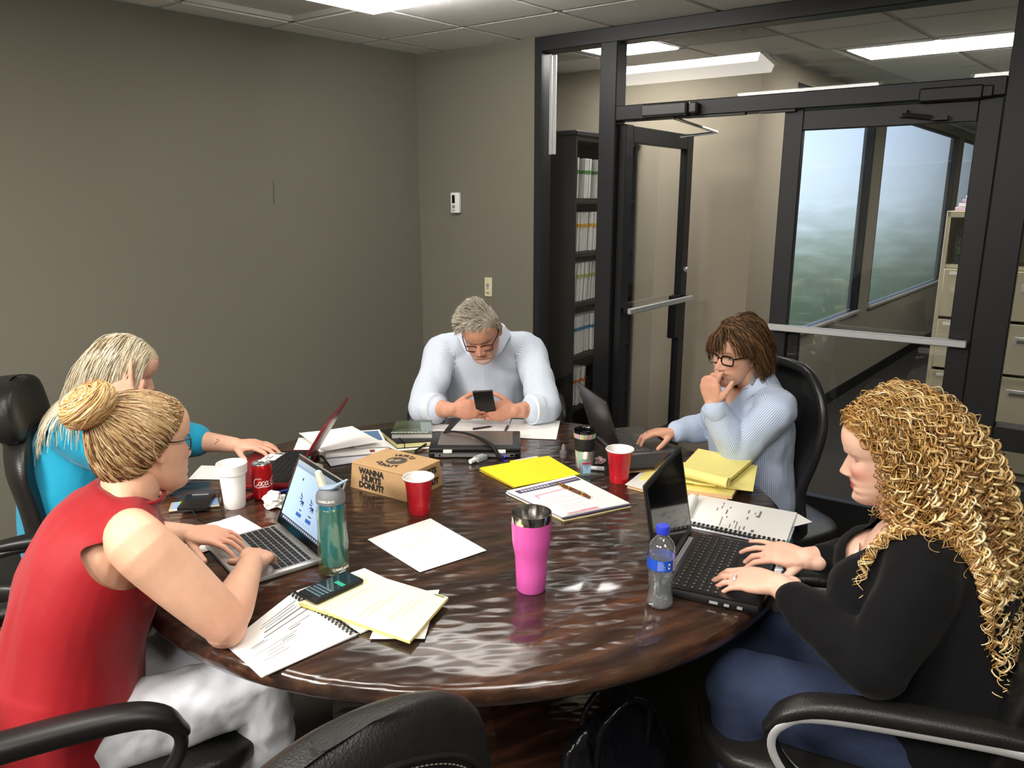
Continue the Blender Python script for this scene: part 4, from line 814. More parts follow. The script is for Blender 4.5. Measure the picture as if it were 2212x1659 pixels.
for a, b, v, h in text_lines(9, 12, .2, .9, .15, .85, .012, .7): sf.rect(m, a, b, v, v + h, .0007)
world_build(m, 'faint_writing', mat('faint_pencil', '#e9dfa0', .8), t)['kind'] = 'stuff'
m = MB(); sf.rect(m, .955, .985, .86, .97, .0008); world_build(m, 'dark_smudge', mat('olive_mark', '#6d6a44', .7), t)
ph = [A(-.506, 1.652), A(-.416, 1.752), A(-.370, 1.728), A(-.447, 1.622)]; c = sum(ph) / 4
t = thing('smartphone', 'black smartphone in a thick case lying on the yellow legal pad', 'phone', (c[0], c[1], TZ + .0225), math.atan2(.1, .085))
m = MB(); m.box((0, 0, .006), (.142, .072, .012), bev=.005, seg=3); m.build('case', M['rubber'], t)
m = MB(); m.box((.004, 0, .0122), (.122, .06, .0008)); m.build('screen', mat('phone_screen', '#1c2c33', .1, emit=.05, ecol='#2b4a55'), t, 0)
m = MB(); m.box((.016, -.012, .0128), (.012, .032, .0003)); m.build('green_bubble', mat('green_lit', '#2f9c7c', .4, emit=.25, ecol='#2f9c7c'), t, 0)
m = MB()
for i in range(4):
    for j in range(9): m.box((-.052 + i * .0105, -.025 + j * .0062, .0128), (.006, .0042, .0003))
m.build('keypad', mat('phone_keys', '#6b7d86', .4, emit=.12, ecol='#7c93a0'), t, 0)['kind'] = 'stuff'
m = MB(); m.box((-.066, 0, .0128), (.006, .018, .001)); m.build('speaker_slot', M['black'], t)

paper('white sheet under the left hand of the woman in red, beside the silver laptop', [(-1.0, 2.03), (-.832, 2.191), (-.70, 2.06), (-.86, 1.915)], wav=.001, seed=31)

paper('white sheet lying behind the white foam cup in front of the woman in blue', [(-1.115, 2.501), (-1.125, 2.640), (-.90, 2.630), (-.885, 2.495)], seed=32)
# phone with an external drive and its cable
t = thing('smartphone', 'silver smartphone with a pale blue screen lying under a black drive', 'phone', (-.995, 2.265, TZ + .0005), R(17))
m = MB(); m.box((0, 0, .004), (.150, .068, .008), bev=.0035, seg=3); m.build('body', mat('champagne_metal', '#c9bda2', .35, metal=.5), t); m = MB(); m.box((0, 0, .0082), (.132, .058, .0006)); m.build('screen', mat('light_screen', '#7f9fcb', .2, emit=.2, ecol='#8fb4e8'), t, 0)
m = MB(); m.box((-.042, .004, .0088), (.014, .05, .0006)); m.build('screen_banner', mat('lime_banner', '#7fd02a', .4, emit=.2, ecol='#7fd02a'), t, 0)
t = thing('portable_drive', 'black portable drive lying across the silver smartphone', 'drive', (-.985, 2.252, TZ + .0095), R(8))
m = MB(); m.box((0, 0, .008), (.088, .112, .015), bev=.002, seg=2); m.build('case', mat('black_satin', '#1a1817', .3), t); m = MB(); m.box((0, .048, .0157), (.05, .006, .0005)); m.build('label_strip', M['steel'], t, 0)
cb_ = MB(); cb_.tube([(-.975, 2.195, TZ + .012), (-.955, 2.17, TZ + .006), (-.905, 2.135, TZ + .003), (-.87, 2.16, TZ + .003), (-.90, 2.22, TZ + .02), (-.93, 2.30, TZ + .03), (-.91, 2.38, TZ + .012), (-.86, 2.40, TZ + .004), (-.80, 2.42, TZ + .004)], .0019, 8, True, 0, 6)
tag(centre(cb_, (-.9, 2.25, TZ)).build('drive_cable', M['rubber'], None, 60, loc=(-.9, 2.25, TZ)), 'thin black cable looping from the portable drive behind the foam cup', 'cable')
p = onz(590, 985, TZ + .024); t = thing('id_card', 'white card lying on the palm rest of the red laptop', 'card', (p[0], p[1], TZ + .0225), R(80)); m = MB(); m.box((0, 0, .0005), (.086, .054, .001)); m.build('card', M['white'], t, 0)
m = MB(); m.box((.03, 0, .0012), (.014, .05, .0003)); m.box((-.02, .012, .0012), (.03, .004, .0003)); m.box((-.015, .0, .0012), (.035, .004, .0003)); m.build('card_print', M['inkd'], t, 0)['kind'] = 'stuff'
# papers in front of the man
paper('white sheet in front of the man, left of his notebook fold', [(-.26, 3.06), (-.02, 3.04), (-.005, 3.26), (-.22, 3.275)], wav=.001, seed=41, rows=[(.35, .6, .3, .02), (.35, .7, .38, .012)])
paper('white sheet at the right forearm of the man, at the far edge of the table', [(-.03, 2.985), (.178, 2.955), (.21, 3.225), (.0, 3.25)], TZ + .0015, wav=.001, seed=42)
paper('small white note at the left wrist of the man', [(-.36, 3.08), (-.285, 3.05), (-.27, 3.17), (-.35, 3.19)], wav=.001, seed=43)
for lb_, a, b in (('black pen lying on the left sheet in front of the man', (1022, 927), (1062, 921)), ('grey pen lying on the fold between the two sheets in front of the man', (1086, 938), (1098, 918))):
    p, q = onz(*a, TZ + .007), onz(*b, TZ + .007); c = (p + q) / 2; t = thing('pen', lb_, 'pen', c, math.atan2(q[1]-p[1], q[0]-p[0])); ln = np.linalg.norm(q - p) / 2
    m = MB(); m.tube([(-ln, 0, 0), (ln * .7, 0, 0), (ln, 0, 0)], [.0048, .0048, .0015], 12); m.build('barrel', mat('pen_grey_%d' % a[0], '#3b3b40', .35), t); m = MB(); m.box((-ln * .5, 0, .0055), (.035, .0022, .0015)); m.build('clip', M['steel'], t, 0)
# pile of papers behind the red laptop
paper('cream booklet at the left end of the pile behind the red laptop', [(-.83, 2.765), (-.60, 2.75), (-.63, 2.96), (-.86, 2.965)], TZ + .0005, .006, M['paper'], wav=.001, seed=51)
fl_ = [(-.66, 2.66), (-.43, 2.78), (-.53, 2.985), (-.76, 2.88)]
paper('white report with a red tag, lowest in the pile behind the doughnut box', [(-.655, 2.63), (-.435, 2.745), (-.545, 2.985), (-.77, 2.87)], TZ + .0005, .004, M['paperb'], wav=.0015, seed=52)
t, sf = paper('white folder with a red tag in the pile behind the doughnut box', [(-.69, 2.70), (-.47, 2.765), (-.53, 3.01), (-.75, 2.95)], TZ + .0085, .003, M['paper'], wav=.0015, seed=53)
m = MB(); sf.rect(m, .72, .80, .04, .16, .0034); world_build(m, 'red_tag', mat('dark_red', '#8c2a2c', .5), t)
t, sf = paper('white booklet with a blue cover patch, on the pile behind the doughnut box', [(-.60, 2.80), (-.475, 2.815), (-.545, 3.04), (-.69, 3.01)], TZ + .0145, .003, M['paper'], wav=.0015, seed=54)
m = MB(); sf.rect(m, .35, .93, .35, .93, .0034); world_build(m, 'blue_patch', mat('steel_blue', '#5a78a0', .6), t)
paper('large white sheet with a raised corner topmost on the pile behind the red laptop', [(-.70, 2.735), (-.50, 2.815), (-.66, 3.045), (-.86, 2.97)], TZ + .021, .0006, M['paper'], wav=.003, seed=55, lift=lambda u, v: .012 * u * (1 - v) + .008 * v * u)
# books left of the man
nb = [(-.54, 3.015), (-.445, 2.838), (-.305, 2.872), (-.36, 3.095)]
c = cxy(nb); t = thing('notebook', 'black hardcover notebook with cream page edges and an elastic band, under a paperback', 'notebook', (c[0], c[1], TZ + .0005), 0)
lo = lambda q, k=1.0: (A(*q) - A(c[0], c[1])) * k
m = MB(); m.slab([lo(q) for q in nb], 0, .003); m.build('back_cover', M['black'], t, 0); m = MB(); m.slab([lo(q, .985) for q in nb], .003, .020); m.build('page_block', M['cream'], t, 0); m = MB(); m.slab([lo(q) for q in nb], .020, .023); m.build('front_cover', M['black'], t, 0)
q0, q1 = lo(nb[1]), lo(nb[2]); e = q0 + (q1 - q0) * .2; e2 = lo(nb[0]) + (lo(nb[3]) - lo(nb[0])) * .2; d = nrm(np.append(e - e2, 0))[:2]
m = MB(); m.tube([(*e2, .0235), (*(e + d * .001), .0235), (*(e + d * .0015), .0), (*e2, -.0)], .0026, 6); m.build('elastic_band', M['rubber'], t)
pbk = [(-.475, 2.90), (-.315, 2.905), (-.335, 3.10), (-.485, 3.085)]; pbk = [A(*q) for q in pbk]; c = sum(pbk) / 4
t = thing('paperback', 'green-grey paperback lying upside down on the black notebook', 'book', (c[0], c[1], TZ + .024), 0); lo = lambda q, k=1.0: (A(*q) - c) * k
m = MB(); m.slab([lo(q, .985) for q in pbk], .0, .0165); m.build('page_block', mat('grey_pages', '#c9c8c2', .7), t, 0); cov = mat('dark_green_cover', '#46513a', .35, var=.5, vscale=14)
m = MB(); m.slab([lo(q) for q in pbk], .0165, .0180); m.build('front_cover', cov, t, 0)
m = MB(); m.slab([lo(pbk[1]) * .98 - A(.045, -.03), lo(pbk[1]) * .98 + A(0, .03), lo(pbk[2]) * .98 - A(0, .03), lo(pbk[2]) * .98 - A(.045, .03)], .0180, .0184); m.build('cover_panel', mat('grey_cover_panel', '#83908f', .4), t, 0)
text('POSTREASON', .023, M['white'], t, (-.004, -.075, .0186), rotz(R(180) + R(1.5)), .0006, 'cover_title', 'CENTER', 1.02); text('A NOVEL OF REASONS', .008, M['ivory'], t, (-.01, -.045, .0186), rotz(R(181)), 0, 'cover_subtitle'); text('AUTHOR NAME', .009, M['ink'], t, (-.01, .075, .0186), rotz(R(181)), 0, 'cover_author') if False else None
paper('sheet of paper under the black notebook, its edges showing', [(-.545, 2.93), (-.44, 2.815), (-.27, 2.86), (-.37, 3.0)], TZ - .0001, .0004, wav=.0003, seed=61)
# legal pads and files by the woman with brown hair
def padstack(label, c, z, th, mats, seed, cat='notepad', name='legal_pad'):
    t = thing(name, label, cat, cxy(c, z), 0); m = MB(); Surf(c, z, .0008, seed).sheet(m, th, 6, 0, 1 if isinstance(mats, list) else None); world_build(m, 'pad' if 'pad' in name else 'papers', mats, t, 30); return t
padstack('cream papers, lowest of the pile near the red cup on the right', [(.385, 2.42), (.472, 2.345), (.64, 2.60), (.53, 2.66)], TZ + .0005, .006, M['manila'], 71, 'papers', 'file_papers')
paper('white sheet with faint pink writing on the pile by the red cup on the right', [(.378, 2.428), (.465, 2.352), (.63, 2.61), (.52, 2.66)], TZ + .008, .001, wav=.001, seed=72, rows=text_lines(3, 7, .45, .8, .3, .9, .012), inkm=mat('pinkish_writing', '#e3c9c4', .8))
paper('yellow sheet half covered in the pile by the grey laptop', [(.43, 2.47), (.54, 2.43), (.68, 2.62), (.53, 2.69)], TZ + .0105, .002, M['yellow'], wav=.001, seed=73)
padstack('manila folder of papers at the bottom of the legal pad pile', [(.545, 2.335), (.665, 2.265), (.775, 2.44), (.64, 2.53)], TZ + .0005, .008, M['manila'], 74, 'folder', 'manila_folder')
padstack('thick file of papers with brown edges second in the legal pad pile', [(.53, 2.36), (.70, 2.295), (.80, 2.49), (.63, 2.56)], TZ + .010, .012, [M['yellow'], M['manila']], 75, 'folder', 'manila_folder')
padstack('yellow legal pad turned to the right in the middle of the pile', [(.60, 2.385), (.775, 2.325), (.86, 2.555), (.70, 2.65)], TZ + .0245, .007, M['yellow'], 76)
padstack('thin yellow legal pad third from the top of the pile', [(.525, 2.40), (.66, 2.345), (.80, 2.56), (.66, 2.65)], TZ + .033, .005, M['yellow'], 77)
tp = [(.555, 2.445), (.695, 2.345), (.842, 2.56), (.682, 2.685)]
t = thing('legal_pad', 'yellow legal pad with a rolled-up first page, topmost of the pile', 'notepad', cxy(tp, TZ + .04), 0)
sf = Surf(tp, TZ + .040, .001, 78); m = MB(); sf.sheet(m, .012); world_build(m, 'pad', M['yellow'], t, 30)
p, q = A(.520, 2.435, TZ + .068), A(.690, 2.315, TZ + .058); d = nrm(q - p); sd = nrm(np.cross(d, A(0, 0, 1)))   # the page curled over itself
m = MB(); V = []; na = 22
for a in np.linspace(R(-80), R(250), na):
    r = .017; o_ = sd * (r * math.cos(a)) + A(0, 0, r * math.sin(a)); V += [p + o_, q + o_]
m.add(V, [(2*i, 2*i+1, 2*i+3, 2*i+2) for i in range(na - 1)]); world_build(m, 'rolled_page', M['yellow'], t, 60)
cs = [A(1362, 1004), A(1415, 1000), A(1432, 983), A(1372, 984)]; cs = [onz(*q, TZ + .02)[:2] for q in cs]; c = sum(cs) / 4
t = thing('tablet', 'black tablet in a worn tan case by the grey laptop', 'tablet', (c[0], c[1], TZ + .0005), 0); lo = lambda q, k=1.0: (A(*q) - c) * k
cs = [A(.405, 2.535), A(.50, 2.555), A(.58, 2.70), A(.42, 2.655)]; c = sum(cs) / 4; t.location = (c[0], c[1], TZ + .0125)
m = MB(); m.slab([lo(q, 1.03) for q in cs], 0, .006); m.build('case', mat('worn_tan', '#a3845a', .6, var=.3, vscale=60), t, 0); m = MB(); m.slab([lo(q) for q in cs], .006, .016); m.build('tablet_body', M['black'], t, 0)
# comb bound report at the right
rb = [(.515, 2.103), (.756, 1.964), (.862, 2.172), (.600, 2.312)]
t = thing('bound_report', 'open comb-bound report on the right by the black laptop', 'report', cxy(rb), 0)
m = MB(); Surf([(q[0] + .004, q[1] - .006) for q in rb], TZ + .0005, .001, 80).sheet(m, .008); world_build(m, 'page_block', M['paperb'], t, 30)
sf = Surf(rb, TZ + .0105, .001, 81, lift=lambda u, v: .01 * max(0, math.sin(v * 2.6)) * (1 - .5 * u) ); m = MB(); sf.sheet(m, .002); world_build(m, 'top_pages', M['paper'], t, 30)
m = MB()
for u0, u1, v0, v1 in [(.28, .29, .6, .85), (.34, .355, .45, .6), (.36, .375, .35, .72), (.32, .33, .1, .35), (.42, .43, .1, .2), (.45, .46, .25, .32), (.48, .49, .1, .3), (.55, .565, .62, .74), (.62, .63, .62, .7), (.56, .575, .12, .5), (.64, .67, .1, .6), (.66, .68, .55, .78), (.24, .25, .5, .6), (.52, .53, .05, .2)]:
    sf.rect(m, u0, u1, v0, v1, .002)
world_build(m, 'printed_text', M['ink'], t)['kind'] = 'stuff'
comb(t, (*rb[0], TZ + .012), (*rb[1], TZ + .012), 21, M['black'], 1)
m = MB(); m.slab([(rb[1][0] - .02, rb[1][1] + .004), (rb[1][0] + .006, rb[1][1] - .004), (rb[1][0] + .022, rb[1][1] + .03), (rb[1][0] - .0, rb[1][1] + .03)], TZ + .009, TZ + .0102); world_build(m, 'teal_cover', mat('teal_card', '#4aa7a5', .6), t)
paper('white sheet sticking out at the right end of the comb-bound report', [(.78, 2.06), (.885, 2.11), (.865, 2.17), (.78, 2.17)], TZ + .0092, .0008, wav=.001, seed=83, lift=lambda u, v: .003)
p, q = onz(1478, 1118, TZ + .02), onz(1497, 1078, TZ + .03); m = MB(); V = []
d = nrm(q - p); sd = nrm(np.cross(d, A(0, 0, 1))); na = 20
for a in np.linspace(R(-100), R(240), na): o_ = sd * .017 * math.cos(a) + A(0, 0, .017 * math.sin(a)); V += [p + o_, q + o_]
t = thing('rolled_sheet', 'white sheet curled into a roll left of the comb-bound report', 'paper', (p + q) / 2, 0); m.add(V, [(2*i, 2*i+1, 2*i+3, 2*i+2) for i in range(na - 1)]); world_build(m, 'sheet', M['paper'], t, 60)
# ------------------------------------------------------------------ people: solids -> one continuous skin (voxel remesh + smoothing)
def remesh(mb, voxel, smooth=4, lam=.5):
    me = bpy.data.meshes.new('tmp'); me.from_pydata(np.vstack(mb.v).tolist(), [], mb.f); o = bpy.data.objects.new('tmp', me); COL.objects.link(o)
    r = o.modifiers.new('r', 'REMESH'); r.mode = 'VOXEL'; r.voxel_size = voxel
    if smooth: s = o.modifiers.new('s', 'SMOOTH'); s.iterations = smooth; s.factor = lam
    dg = bpy.context.evaluated_depsgraph_get(); m2 = bpy.data.meshes.new_from_object(o.evaluated_get(dg)); n = len(m2.vertices)
    V = np.empty(n * 3); m2.vertices.foreach_get('co', V); V = V.reshape(-1, 3)
    nl = len(m2.loops); L = np.empty(nl, np.int32); m2.loops.foreach_get('vertex_index', L); Q = L.reshape(-1, 4)
    bpy.data.objects.remove(o); bpy.data.meshes.remove(me); bpy.data.meshes.remove(m2); return V, Q
def mesh_np(name, V, Q, mats, parent=None, cols=None, extra=None, smooth=True, origin=None):
    """fast mesh from arrays of quads (or triangles)"""
    V = np.asarray(V, np.float32); Q = np.asarray(Q, np.int32); k = Q.shape[1]
    if origin is not None: V = V - np.asarray(origin, np.float32)
    me = bpy.data.meshes.new(name); me.vertices.add(len(V)); me.vertices.foreach_set('co', V.ravel()); me.loops.add(Q.size); me.loops.foreach_set('vertex_index', Q.ravel()); me.polygons.add(len(Q))
    me.polygons.foreach_set('loop_start', np.arange(0, Q.size, k, dtype=np.int32))
    for m in (mats if isinstance(mats, list) else [mats]): me.materials.append(m)
    me.update(calc_edges=True); me.validate()
    if cols is not None:
        c = np.ones((len(V), 4), np.float32); c[:, :3] = cols; a = me.color_attributes.new('Col', 'FLOAT_COLOR', 'POINT'); a.data.foreach_set('color', c.ravel())
    if extra is not None: a = me.attributes.new('st', 'FLOAT', 'POINT'); a.data.foreach_set('value', np.asarray(extra, np.float32))
    if smooth: me.shade_smooth()
    o = bpy.data.objects.new(name, me); COL.objects.link(o); o.parent = parent; return o
def lin(h): return np.array(hexc(h)[:3])

def hand_solids(mb, wrist, d, n, thumb_side, curl=(15, 25, 15), spread=6, s=1.0, curls=None, thumb=(35, 15, 20), thumb_out=.75, wr=(.027, .021)):
    """palm + five fingers; d = towards the fingers, n = out of the back of the hand, thumb_side = towards the thumb"""
    d = nrm(d); n = nrm(n - d * (np.dot(n, d))); t = nrm(thumb_side - d * np.dot(thumb_side, d) - n * np.dot(thumb_side, n)); w = A(*wrist)
    P = lambda f, a, u: w + (d * f + t * a + n * u) * s
    mb.loft([P(-.03, 0, 0), P(0, 0, 0), P(.02, .002, .001), P(.045, .002, .003), P(.07, .001, .004), P(.086, 0, .003)], [(wr[0] * s, wr[1] * s), (.027 * s, .0195 * s), (.034 * s, .019 * s), (.041 * s, .017 * s), (.042 * s, .0145 * s), (.036 * s, .010 * s)], t, 18, 'round', exp=2.6)
    mb.ball(P(.03, .026, -.008), A(.016, .026, .013) * s, 12, np.stack([t, d, n], 1))
    base = [(.084, .030), (.089, .0105), (.085, -.009), (.077, -.027)]; ln = [(.043, .025, .022), (.047, .029, .023), (.043, .027, .022), (.033, .020, .020)]; rad = [.0092, .0094, .0088, .0078]
    for k in range(4):
        c = curls[k] if curls else curl; f, a = base[k]; sp = R(spread * (1.5 - k) * .8); dd = nrm(d * math.cos(sp) + t * math.sin(sp)); p = P(f - .02, a * .95, .002); pts = [p, P(f, a, .003)]; rr = [rad[k] * s * 1.1, rad[k] * s * 1.12]; ang = 0
        for j in range(3):
            ang += R(c[j]); v = dd * math.cos(ang) - n * math.sin(ang); q = pts[-1] + v * ln[k][j] * s; pts.append(q); rr.append(rad[k] * s * (1 - .09 * (j + 1)))
        P2, r2 = [pts[0]], [rr[0]]
        for j in range(1, len(pts) - 1):
            P2 += [pts[j] * .8 + pts[j-1] * .2, pts[j] * .98 + .01 * (pts[j-1] + pts[j+1]), pts[j] * .8 + pts[j+1] * .2]; r2 += [rr[j] * .97, rr[j] * 1.05, rr[j] * .97]
        P2.append(pts[-1]); r2.append(rr[-1]); mb.loft(P2, r2, t, 10, 'round')
    a0, a1, a2 = [R(x) for x in thumb]; u = nrm(t * thumb_out + d * (1 - thumb_out * .5) - n * math.sin(a0)); p0 = P(.012, .018, -.004); p1 = p0 + u * .04 * s
    u2 = nrm(u * math.cos(a1) + d * math.sin(a1) * .8 - n * math.sin(a1) * .3); p2 = p1 + u2 * .032 * s; u3 = nrm(u2 * math.cos(a2) + d * math.sin(a2)); p3 = p2 + u3 * .024 * s
    mb.loft([p0, p1, p1 * .5 + p2 * .5, p2, p3], [.014 * s, .0115 * s, .0102 * s, .0106 * s, .0085 * s], n, 10, 'round')

# ---- head: horizontal rings with a sculpted face; local x = person's left, y = forward, z = up
HZ = np.array([-.118, -.112, -.102, -.092, -.082, -.073, -.064, -.055, -.045, -.030, -.010, .004, .020, .045, .070, .092, .108, .116])
HF = np.array([.058, .076, .086, .0865, .0815, .0850, .0840, .0865, .0850, .0850, .0830, .0815, .0900, .0930, .0860, .066, .035, .002])
HB = np.array([.040, .015, -.005, -.018, -.032, -.045, -.056, -.066, -.075, -.083, -.091, -.094, -.097, -.097, -.089, -.066, -.035, -.002])
HW = np.array([.012, .026, .0375, .045, .0505, .0545, .058, .061, .064, .0675, .071, .0725, .0745, .0745, .067, .050, .029, .003])
def head_mesh(skin, lip, brow, haircol, p):
    nz, nt = 132, 128; s_ = np.linspace(0, 1, nz); z = -.118 + .234 * (.5 - .5 * np.cos(np.pi * s_)) * .45 + .234 * s_ * .55
    dz = cr_spline(np.c_[HZ, HF, HB, HW], 8); yf = np.interp(z, dz[:, 0], dz[:, 1]); yb = np.interp(z, dz[:, 0], dz[:, 2]); w = np.interp(z, dz[:, 0], dz[:, 3])
    jw = p.get('jaw', 1.0); w = w * (1 + (jw - 1) * np.clip((-z - .02) / .06, 0, 1)); full = p.get('cheek', 0); 
    yc = np.interp(z, [-.118, -.06, -.02, .116], [.05, .0, -.008, -.008]); yc = np.minimum(np.maximum(yc, yb + .2 * (yf - yb)), yf - .2 * (yf - yb))
    th = np.linspace(0, 2 * np.pi, nt, endpoint=False); th = th + .28 * np.sin(2 * th) * 0; c, sn = np.cos(th), np.sin(th)
    e = 2 / 2.25; cx_, sx_ = np.sign(c) * np.abs(c) ** e, np.sign(sn) * np.abs(sn) ** e
    X = w[:, None] * sx_[None]; Y = np.where(c[None] > 0, yc[:, None] + (yf - yc)[:, None] * cx_[None], yc[:, None] + (yc - yb)[:, None] * cx_[None]); Z = np.repeat(z[:, None], nt, 1)
    fr = np.clip((Y - .01) / .04, 0, 1)
    def g(x0, z0, sx, sz): return np.exp(-((X - x0) / sx) ** 2 - ((Z - z0) / sz) ** 2)
    def g2(x0, z0, sx, sz): return g(x0, z0, sx, sz) + g(-x0, z0, sx, sz)
    ns = p.get('nose', 1.0)
    hh = np.interp(Z, [-.052, -.0475, -.043, -.038, -.032, -.022, -.010, .002, .012], [0, .005, .0155, .0215, .0215, .0155, .0095, .004, 0]) * ns; sg = np.interp(Z, [-.05, -.04, -.03, -.012, .01], [.0135, .0125, .0105, .0080, .0065])
    D = hh * np.exp(-(np.abs(X) / sg) ** 2.2) + .0075 * g2(.0145, -.0395, .0055, .0055) * ns
    D += -.0095 * g2(.0315, .001, .0155, .0095) + .0035 * g2(.026, .0185, .020, .0055) + (.004 + full) * g2(.044, -.024, .018, .016)
    D += .0028 * g(0, -.0575, .017, .0035) + .0036 * g(0, -.0695, .0145, .0045) - .0034 * g(0, -.0635, .021, .0017) - .002 * g2(.0255, -.0640, .005, .005) + .003 * g(0, -.1, .014, .009) - .0022 * g(0, -.081, .016, .0045)
    D += -.0018 * g2(.026, -.05, .006, .012) + full * 1.2 * g2(.035, -.075, .02, .02)
    Y = Y + D * fr; X = X + np.sign(X) * full * .6 * np.exp(-((Z + .06) / .04) ** 2) * np.clip(np.abs(X) / .04, 0, 1)
    V = np.stack([X, Y, Z], -1); col = np.tile(lin(skin), (nz, nt, 1))
    def mixc(m, h, k=1.0):
        nonlocal col; m = np.clip(m * k, 0, 1)[..., None]; col = col * (1 - m) + lin(h) * m
    mixc(g2(.042, -.030, .022, .016) * fr, p.get('blush', '#c98878'), p.get('blushk', .35)); mixc(g(0, -.034, .016, .012) * fr, '#c08070', .3); mixc(g2(.073, -.0, .03, .03) * 0, skin, 0)
    if p.get('beard'):
        bm_ = np.clip((-.052 - Z) / .01, 0, 1) * np.clip((Y + .01) / .03, 0, 1); bm_ = np.maximum(bm_ * np.clip((.112 + Z) / .004 + 1, 0, 1), g(0, -.0515, .026, .006) * 1.3) * (1 - np.clip(g(0, -.0655, .020, .0065) * 1.6, 0, 1)) * (1 - .75 * np.clip(g2(.03, -.075, .007, .02), 0, 1))
        mixc(bm_, p['beard'], .62)
    lipm = np.clip(1.9 * np.exp(-(np.abs(X) / .0225) ** 4) * (np.exp(-((Z + .0580 + .0012 * np.cos(X / .004)) / .0040) ** 4) + np.exp(-((Z + .0690) / .0052) ** 4)), 0, 1) * fr; mixc(lipm, lip, p.get('lipk', .75)); mixc(g(0, -.0636, .022, .0011) * fr, '#5a2b27', .75)
    bz = .0195 + .004 * np.sin((np.abs(X) - .012) / .04 * np.pi * .9); mixc(np.exp(-((Z - bz) / .0033) ** 2) * np.clip((np.abs(X) - .011) / .005, 0, 1) * np.clip((.050 - np.abs(X)) / .006, 0, 1) * (Y > .03), brow, p.get('browk', .8))
    mixc(g2(.0085, -.0455, .0035, .0022) * fr, '#3a1c18', .9); mixc(g2(.0315, .0005, .0155, .0075) * fr, p.get('lidcol', '#a87868'), .35)
    # scalp
    zl = np.interp(Y, [-.1, -.05, -.015, .02, .05, .07, .09], p.get('hairline', [-.09, -.085, -.03, .012, .045, .074, .080])); sc = np.clip((Z - zl) / .006, 0, 1); mixc(sc, haircol, p.get('scalpk', 1.0))
    ix = np.arange(nz * nt).reshape(nz, nt); jn = np.roll(ix, -1, 1); Q = np.stack([ix[:-1], ix[1:], jn[1:], jn[:-1]], -1).reshape(-1, 4)
    Vs, Qs, Cs = [V.reshape(-1, 3)], [Q], [col.reshape(-1, 3)]; off = nz * nt
    eyes = []
    for sx in (1, -1):
        k = np.argmin((X - sx * .0315) ** 2 + (Z - .0005) ** 2 + (Y < 0) * 9); ec = A(sx * .0315, Y.ravel()[k] - .0078, .0005); eyes.append(ec); up, lo = p.get('lids', (18, -22)); gz = R(p.get('gaze', 0)); gx = R(p.get('gazex', 0))
        n1, n2 = 18, 24
        def patch(r, e0, e1, cf):
            nonlocal off
            E_, A_ = np.meshgrid(np.linspace(R(e0), R(e1), n1), np.linspace(R(-80), R(80), n2), indexing='ij'); q = np.stack([np.sin(A_) * np.cos(E_), np.cos(A_) * np.cos(E_), np.sin(E_)], -1) * r + ec; cc = cf(E_, A_)
            i2 = np.arange(n1 * n2).reshape(n1, n2); Vs.append(q.reshape(-1, 3)); Cs.append(cc.reshape(-1, 3)); Qs.append(np.stack([i2[:-1, :-1], i2[:-1, 1:], i2[1:, 1:], i2[1:, :-1]], -1).reshape(-1, 4) + off); off += n1 * n2
        def eyecol(E_, A_):
            a = np.arccos(np.clip(np.cos(E_ - gz) * np.cos(A_ - gx), -1, 1)); cc = np.tile(lin('#d9d2cb'), (*E_.shape, 1)); cc[a < R(28)] = lin(p.get('iris', '#5a6a70')); cc[a < R(12)] = lin('#0c0a0a'); return cc
        patch(.0120, -60, 60, eyecol)
        lash = lambda E_, A_: np.where((E_ < R(up + 5))[..., None], lin('#2a1a16'), lin(p.get('lidcol', skin)))
        patch(.0128, up, 88, lash); patch(.0127, -85, lo, lambda E_, A_: np.tile(lin(skin) * .93, (*E_.shape, 1)))
    # ears
    for sx in (1, -1):
        r_, f_ = np.meshgrid(np.linspace(0, 1, 12), np.linspace(0, 2 * np.pi, 28, endpoint=False), indexing='ij'); dep = np.interp(r_, [0, .25, .5, .7, .86, .94, 1.0], [.002, .002, .007, .009, .0155, .0155, .0]); a_ = .0185 * (1 - .25 * np.clip(-np.sin(f_), 0, 1)); lx = r_ * np.cos(f_) * a_; lz = r_ * np.sin(f_) * .033
        ca, sa = math.cos(R(28)), math.sin(R(28)); q = np.stack([sx * (dep * ca - lx * sa * .9 + .0655), -.014 + lx * ca - dep * .15 - lz * .18, -.006 + lz], -1); i2 = np.arange(12 * 28).reshape(12, 28); jn = np.roll(i2, -1, 1); F = np.stack([i2[:-1], jn[:-1], jn[1:], i2[1:]], -1).reshape(-1, 4)
        if sx > 0: F = F[:, ::-1]
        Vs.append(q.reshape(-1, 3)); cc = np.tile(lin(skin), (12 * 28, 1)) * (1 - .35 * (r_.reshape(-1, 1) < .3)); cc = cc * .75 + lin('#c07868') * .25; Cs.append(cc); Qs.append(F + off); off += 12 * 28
    return np.vstack(Vs), np.vstack(Qs), np.vstack(Cs), eyes
def head_matrix(c, yaw, pitch, roll, s=1.0):
    """yaw: world direction (degrees) the face points to, pitch: degrees down, roll: degrees towards the person's right"""
    f = A(math.cos(R(yaw)), math.sin(R(yaw)), 0); l = A(-f[1], f[0], 0); u = A(0, 0, 1)
    Mx = np.stack([l, f, u], 1) @ rotx(-R(pitch)) @ roty(R(roll)); return Mx * s, A(*c)
def HT(hm, P): return np.asarray(P) @ hm[0].T + hm[1]

